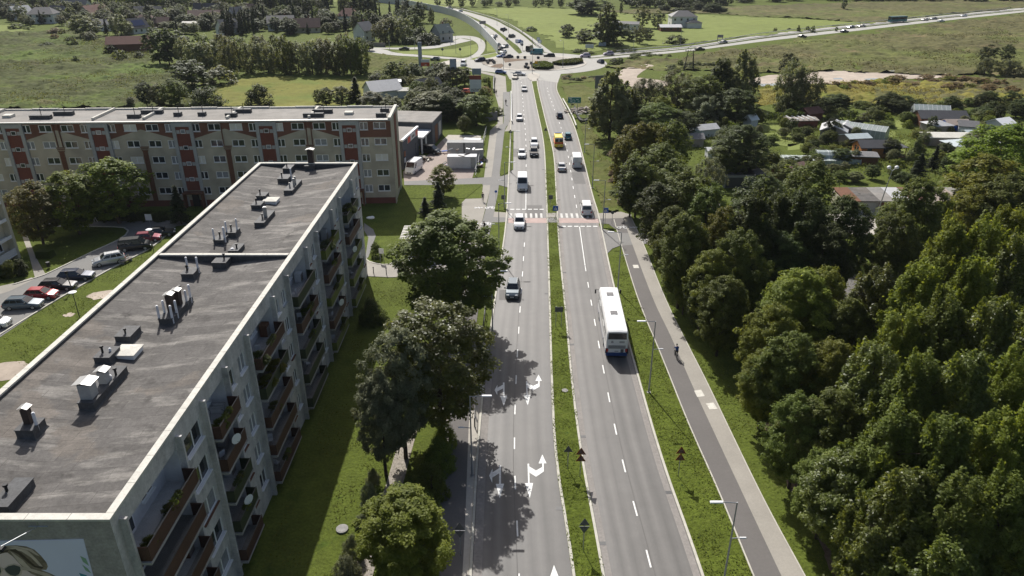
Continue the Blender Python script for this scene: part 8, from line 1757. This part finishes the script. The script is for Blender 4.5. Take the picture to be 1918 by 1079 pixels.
for lb, j, k, f in (('pale satellite dish on the fourth floor second bay balcony', 1, 3, .5), ('pale satellite dish on the lowest visible fifth bay balcony', 4, 1, .6), ('white satellite dish on the sixth bay balcony', 5, 2, .3), ('white dish on the third floor balcony of the second bay', 1, 1, .5)):
    a, b = BAYS[j]; t = thing('satellite_dish', lb, 'satellite dish', (XR+.98, a+(b-a)*f, SILL[k]+.4), rad(60), 'satellite dishes on the balconies'); q = M(); q.loft([[(r_*math.cos(t_), dd, r_*math.sin(t_)+.2) for t_ in np.linspace(0, 6.28, 15)[:-1]] for r_, dd in ((.04, .1), (.25, .06), (.42, -.03))]); q.build('dish', 'frame_white', t); q = M(); q.tube((0, .1, .2), (0, .12, -.5), .025, n=6); q.tube((0, .1, -.1), (0, -.4, .1), .015, n=6); q.build('bracket', 'steel', t)
a, b = BAYS[1]; t = thing('drying_rack', 'folding laundry rack with pale washing on the top second bay balcony', 'laundry rack', (XR-.3, a+2.6, SILL[4]-.85)); q = M(); [q.tube((-.5, -.4+.2*i, 1.0), (.5, -.4+.2*i, 1.0), .012, n=4) for i in range(5)]; [q.tube((sx*.5, sy*.4, 1), (sx*.5, -sy*.4, 0), .015, n=4) for sx in (-1, 1) for sy in (-1, 1)]; q.build('frame', 'steel_dark', t); q = M(); q.box(-.4, -.21, .45, .35, -.18, 1.0); q.box(-.3, .19, .5, .4, .22, 1.0); q.build('washing', 'plaster_white', t)
FLN = ['ground', 'first', 'second', 'third', 'top']; BYN = ['closest to the gable', 'second from the gable', 'third from the gable', 'fourth from the gable', 'fifth from the gable', 'sixth from the gable']
rb = random.Random(77)
for j in range(6):
    a, b = BAYS[j]
    for k in range(5):
        x0, z0 = XR, SILL[k]-.86
        if rb.random() < .62:
            t = thing('flower_box', f'flower box along the railing, {FLN[k]} floor balcony, bay {BYN[j]}', 'flower box', (x0+.8, (a+b)/2+rb.uniform(-.8, .8), z0+.75), 0, 'flower boxes on the balconies')
            q = M(); q.box(-.1, -.7, 0, .08, .7, .18); q.build('box', 'wood_brown', t)
            for i in range(4):
                me, _ = get_crown('bush', 'mid', 'leaf_green', i % 3); c = link('flowers', me, t, (0, -.55+.37*i, .12)); c.scale = (.13, .13, .16); relief_leaf(c, rb.choice(['leaf_green', 'leaf_red', 'leaf_yellow', 'leaf_dark']))
        if rb.random() < .55:
            t = thing('balcony_cupboard', f'cupboard standing on the {FLN[k]} floor balcony, bay {BYN[j]}', 'cupboard', (x0-.6, b-.6, z0), 0, 'cupboards on the balconies'); q = M(); q.box(-.35, -.4, 0, .3, .4, rb.uniform(.9, 1.7)); q.build('body', rb.choice(['plaster_white', 'wood_brown', 'wood_grey', 'pilaster_grey']), t); q = M(); q.box(.302, -.36, .08, .33, -.02, .85); q.box(.302, .02, .08, .33, .36, .85); q.build('door', 'wood_grey', t)
        if rb.random() < .5:
            t = thing('balcony_chair', f'chair on the {FLN[k]} floor balcony, bay {BYN[j]}', 'chair', (x0-.1, a+(b-a)*rb.uniform(.2, .5), z0), rb.uniform(0, 6), 'chairs on the balconies'); q = M(); q.box(-.22, -.22, .42, .22, .22, .47); q.build('seat', 'plaster_white', t); q = M(); q.box(-.22, .2, .47, .22, .25, .92); q.build('backrest', 'plaster_white', t)
            for sx in (-1, 1):
                for sy in (-1, 1): q = M(); q.box(sx*.2-.02, sy*.2-.02, 0, sx*.2+.02, sy*.2+.02, .42); q.build('leg', 'plaster_white', t)
for ln, d, ys in ((RL, -.28, (44, 58, 76, 97, 130, 165)), (RR, .3, (50, 84, 120, 158)), (LL, -.3, (62, 92, 140, 180)), (LR, .28, (48, 90, 150))):
    for y_ in ys:
        x_ = at_y(ln, y_)-d; q = M(); q.box(-.28, -.2, 0, .28, .2, .006)
        for i in range(5): q.box(-.24, -.16+i*.075, .006, .24, -.125+i*.075, .012)
        tag(q.build('drain_grate', 'steel_dark', None, loc=(x_, y_, .037)), 'dark iron drain grate set in the gutter along a carriageway kerb', 'drain grate', 'drain grates along the kerbs')
# ---------------------------------------------------------------- haze
hz = M(); hz.box(-900, -30, -2, 900, 1500, 60); ho = hz.build('haze', 'white'); ho['kind'] = 'stuff'
hm = bpy.data.materials.new('haze'); hm.use_nodes = True; hn = hm.node_tree.nodes; hn.remove(hn['Principled BSDF'])
pv = hn.new('ShaderNodeVolumePrincipled'); pv.inputs['Color'].default_value = (.86, .92, 1, 1); pv.inputs['Density'].default_value = .00006; pv.inputs['Anisotropy'].default_value = 0
hm.node_tree.links.new(pv.outputs[0], hn['Material Output'].inputs['Volume']); ho.data.materials.clear(); ho.data.materials.append(hm)
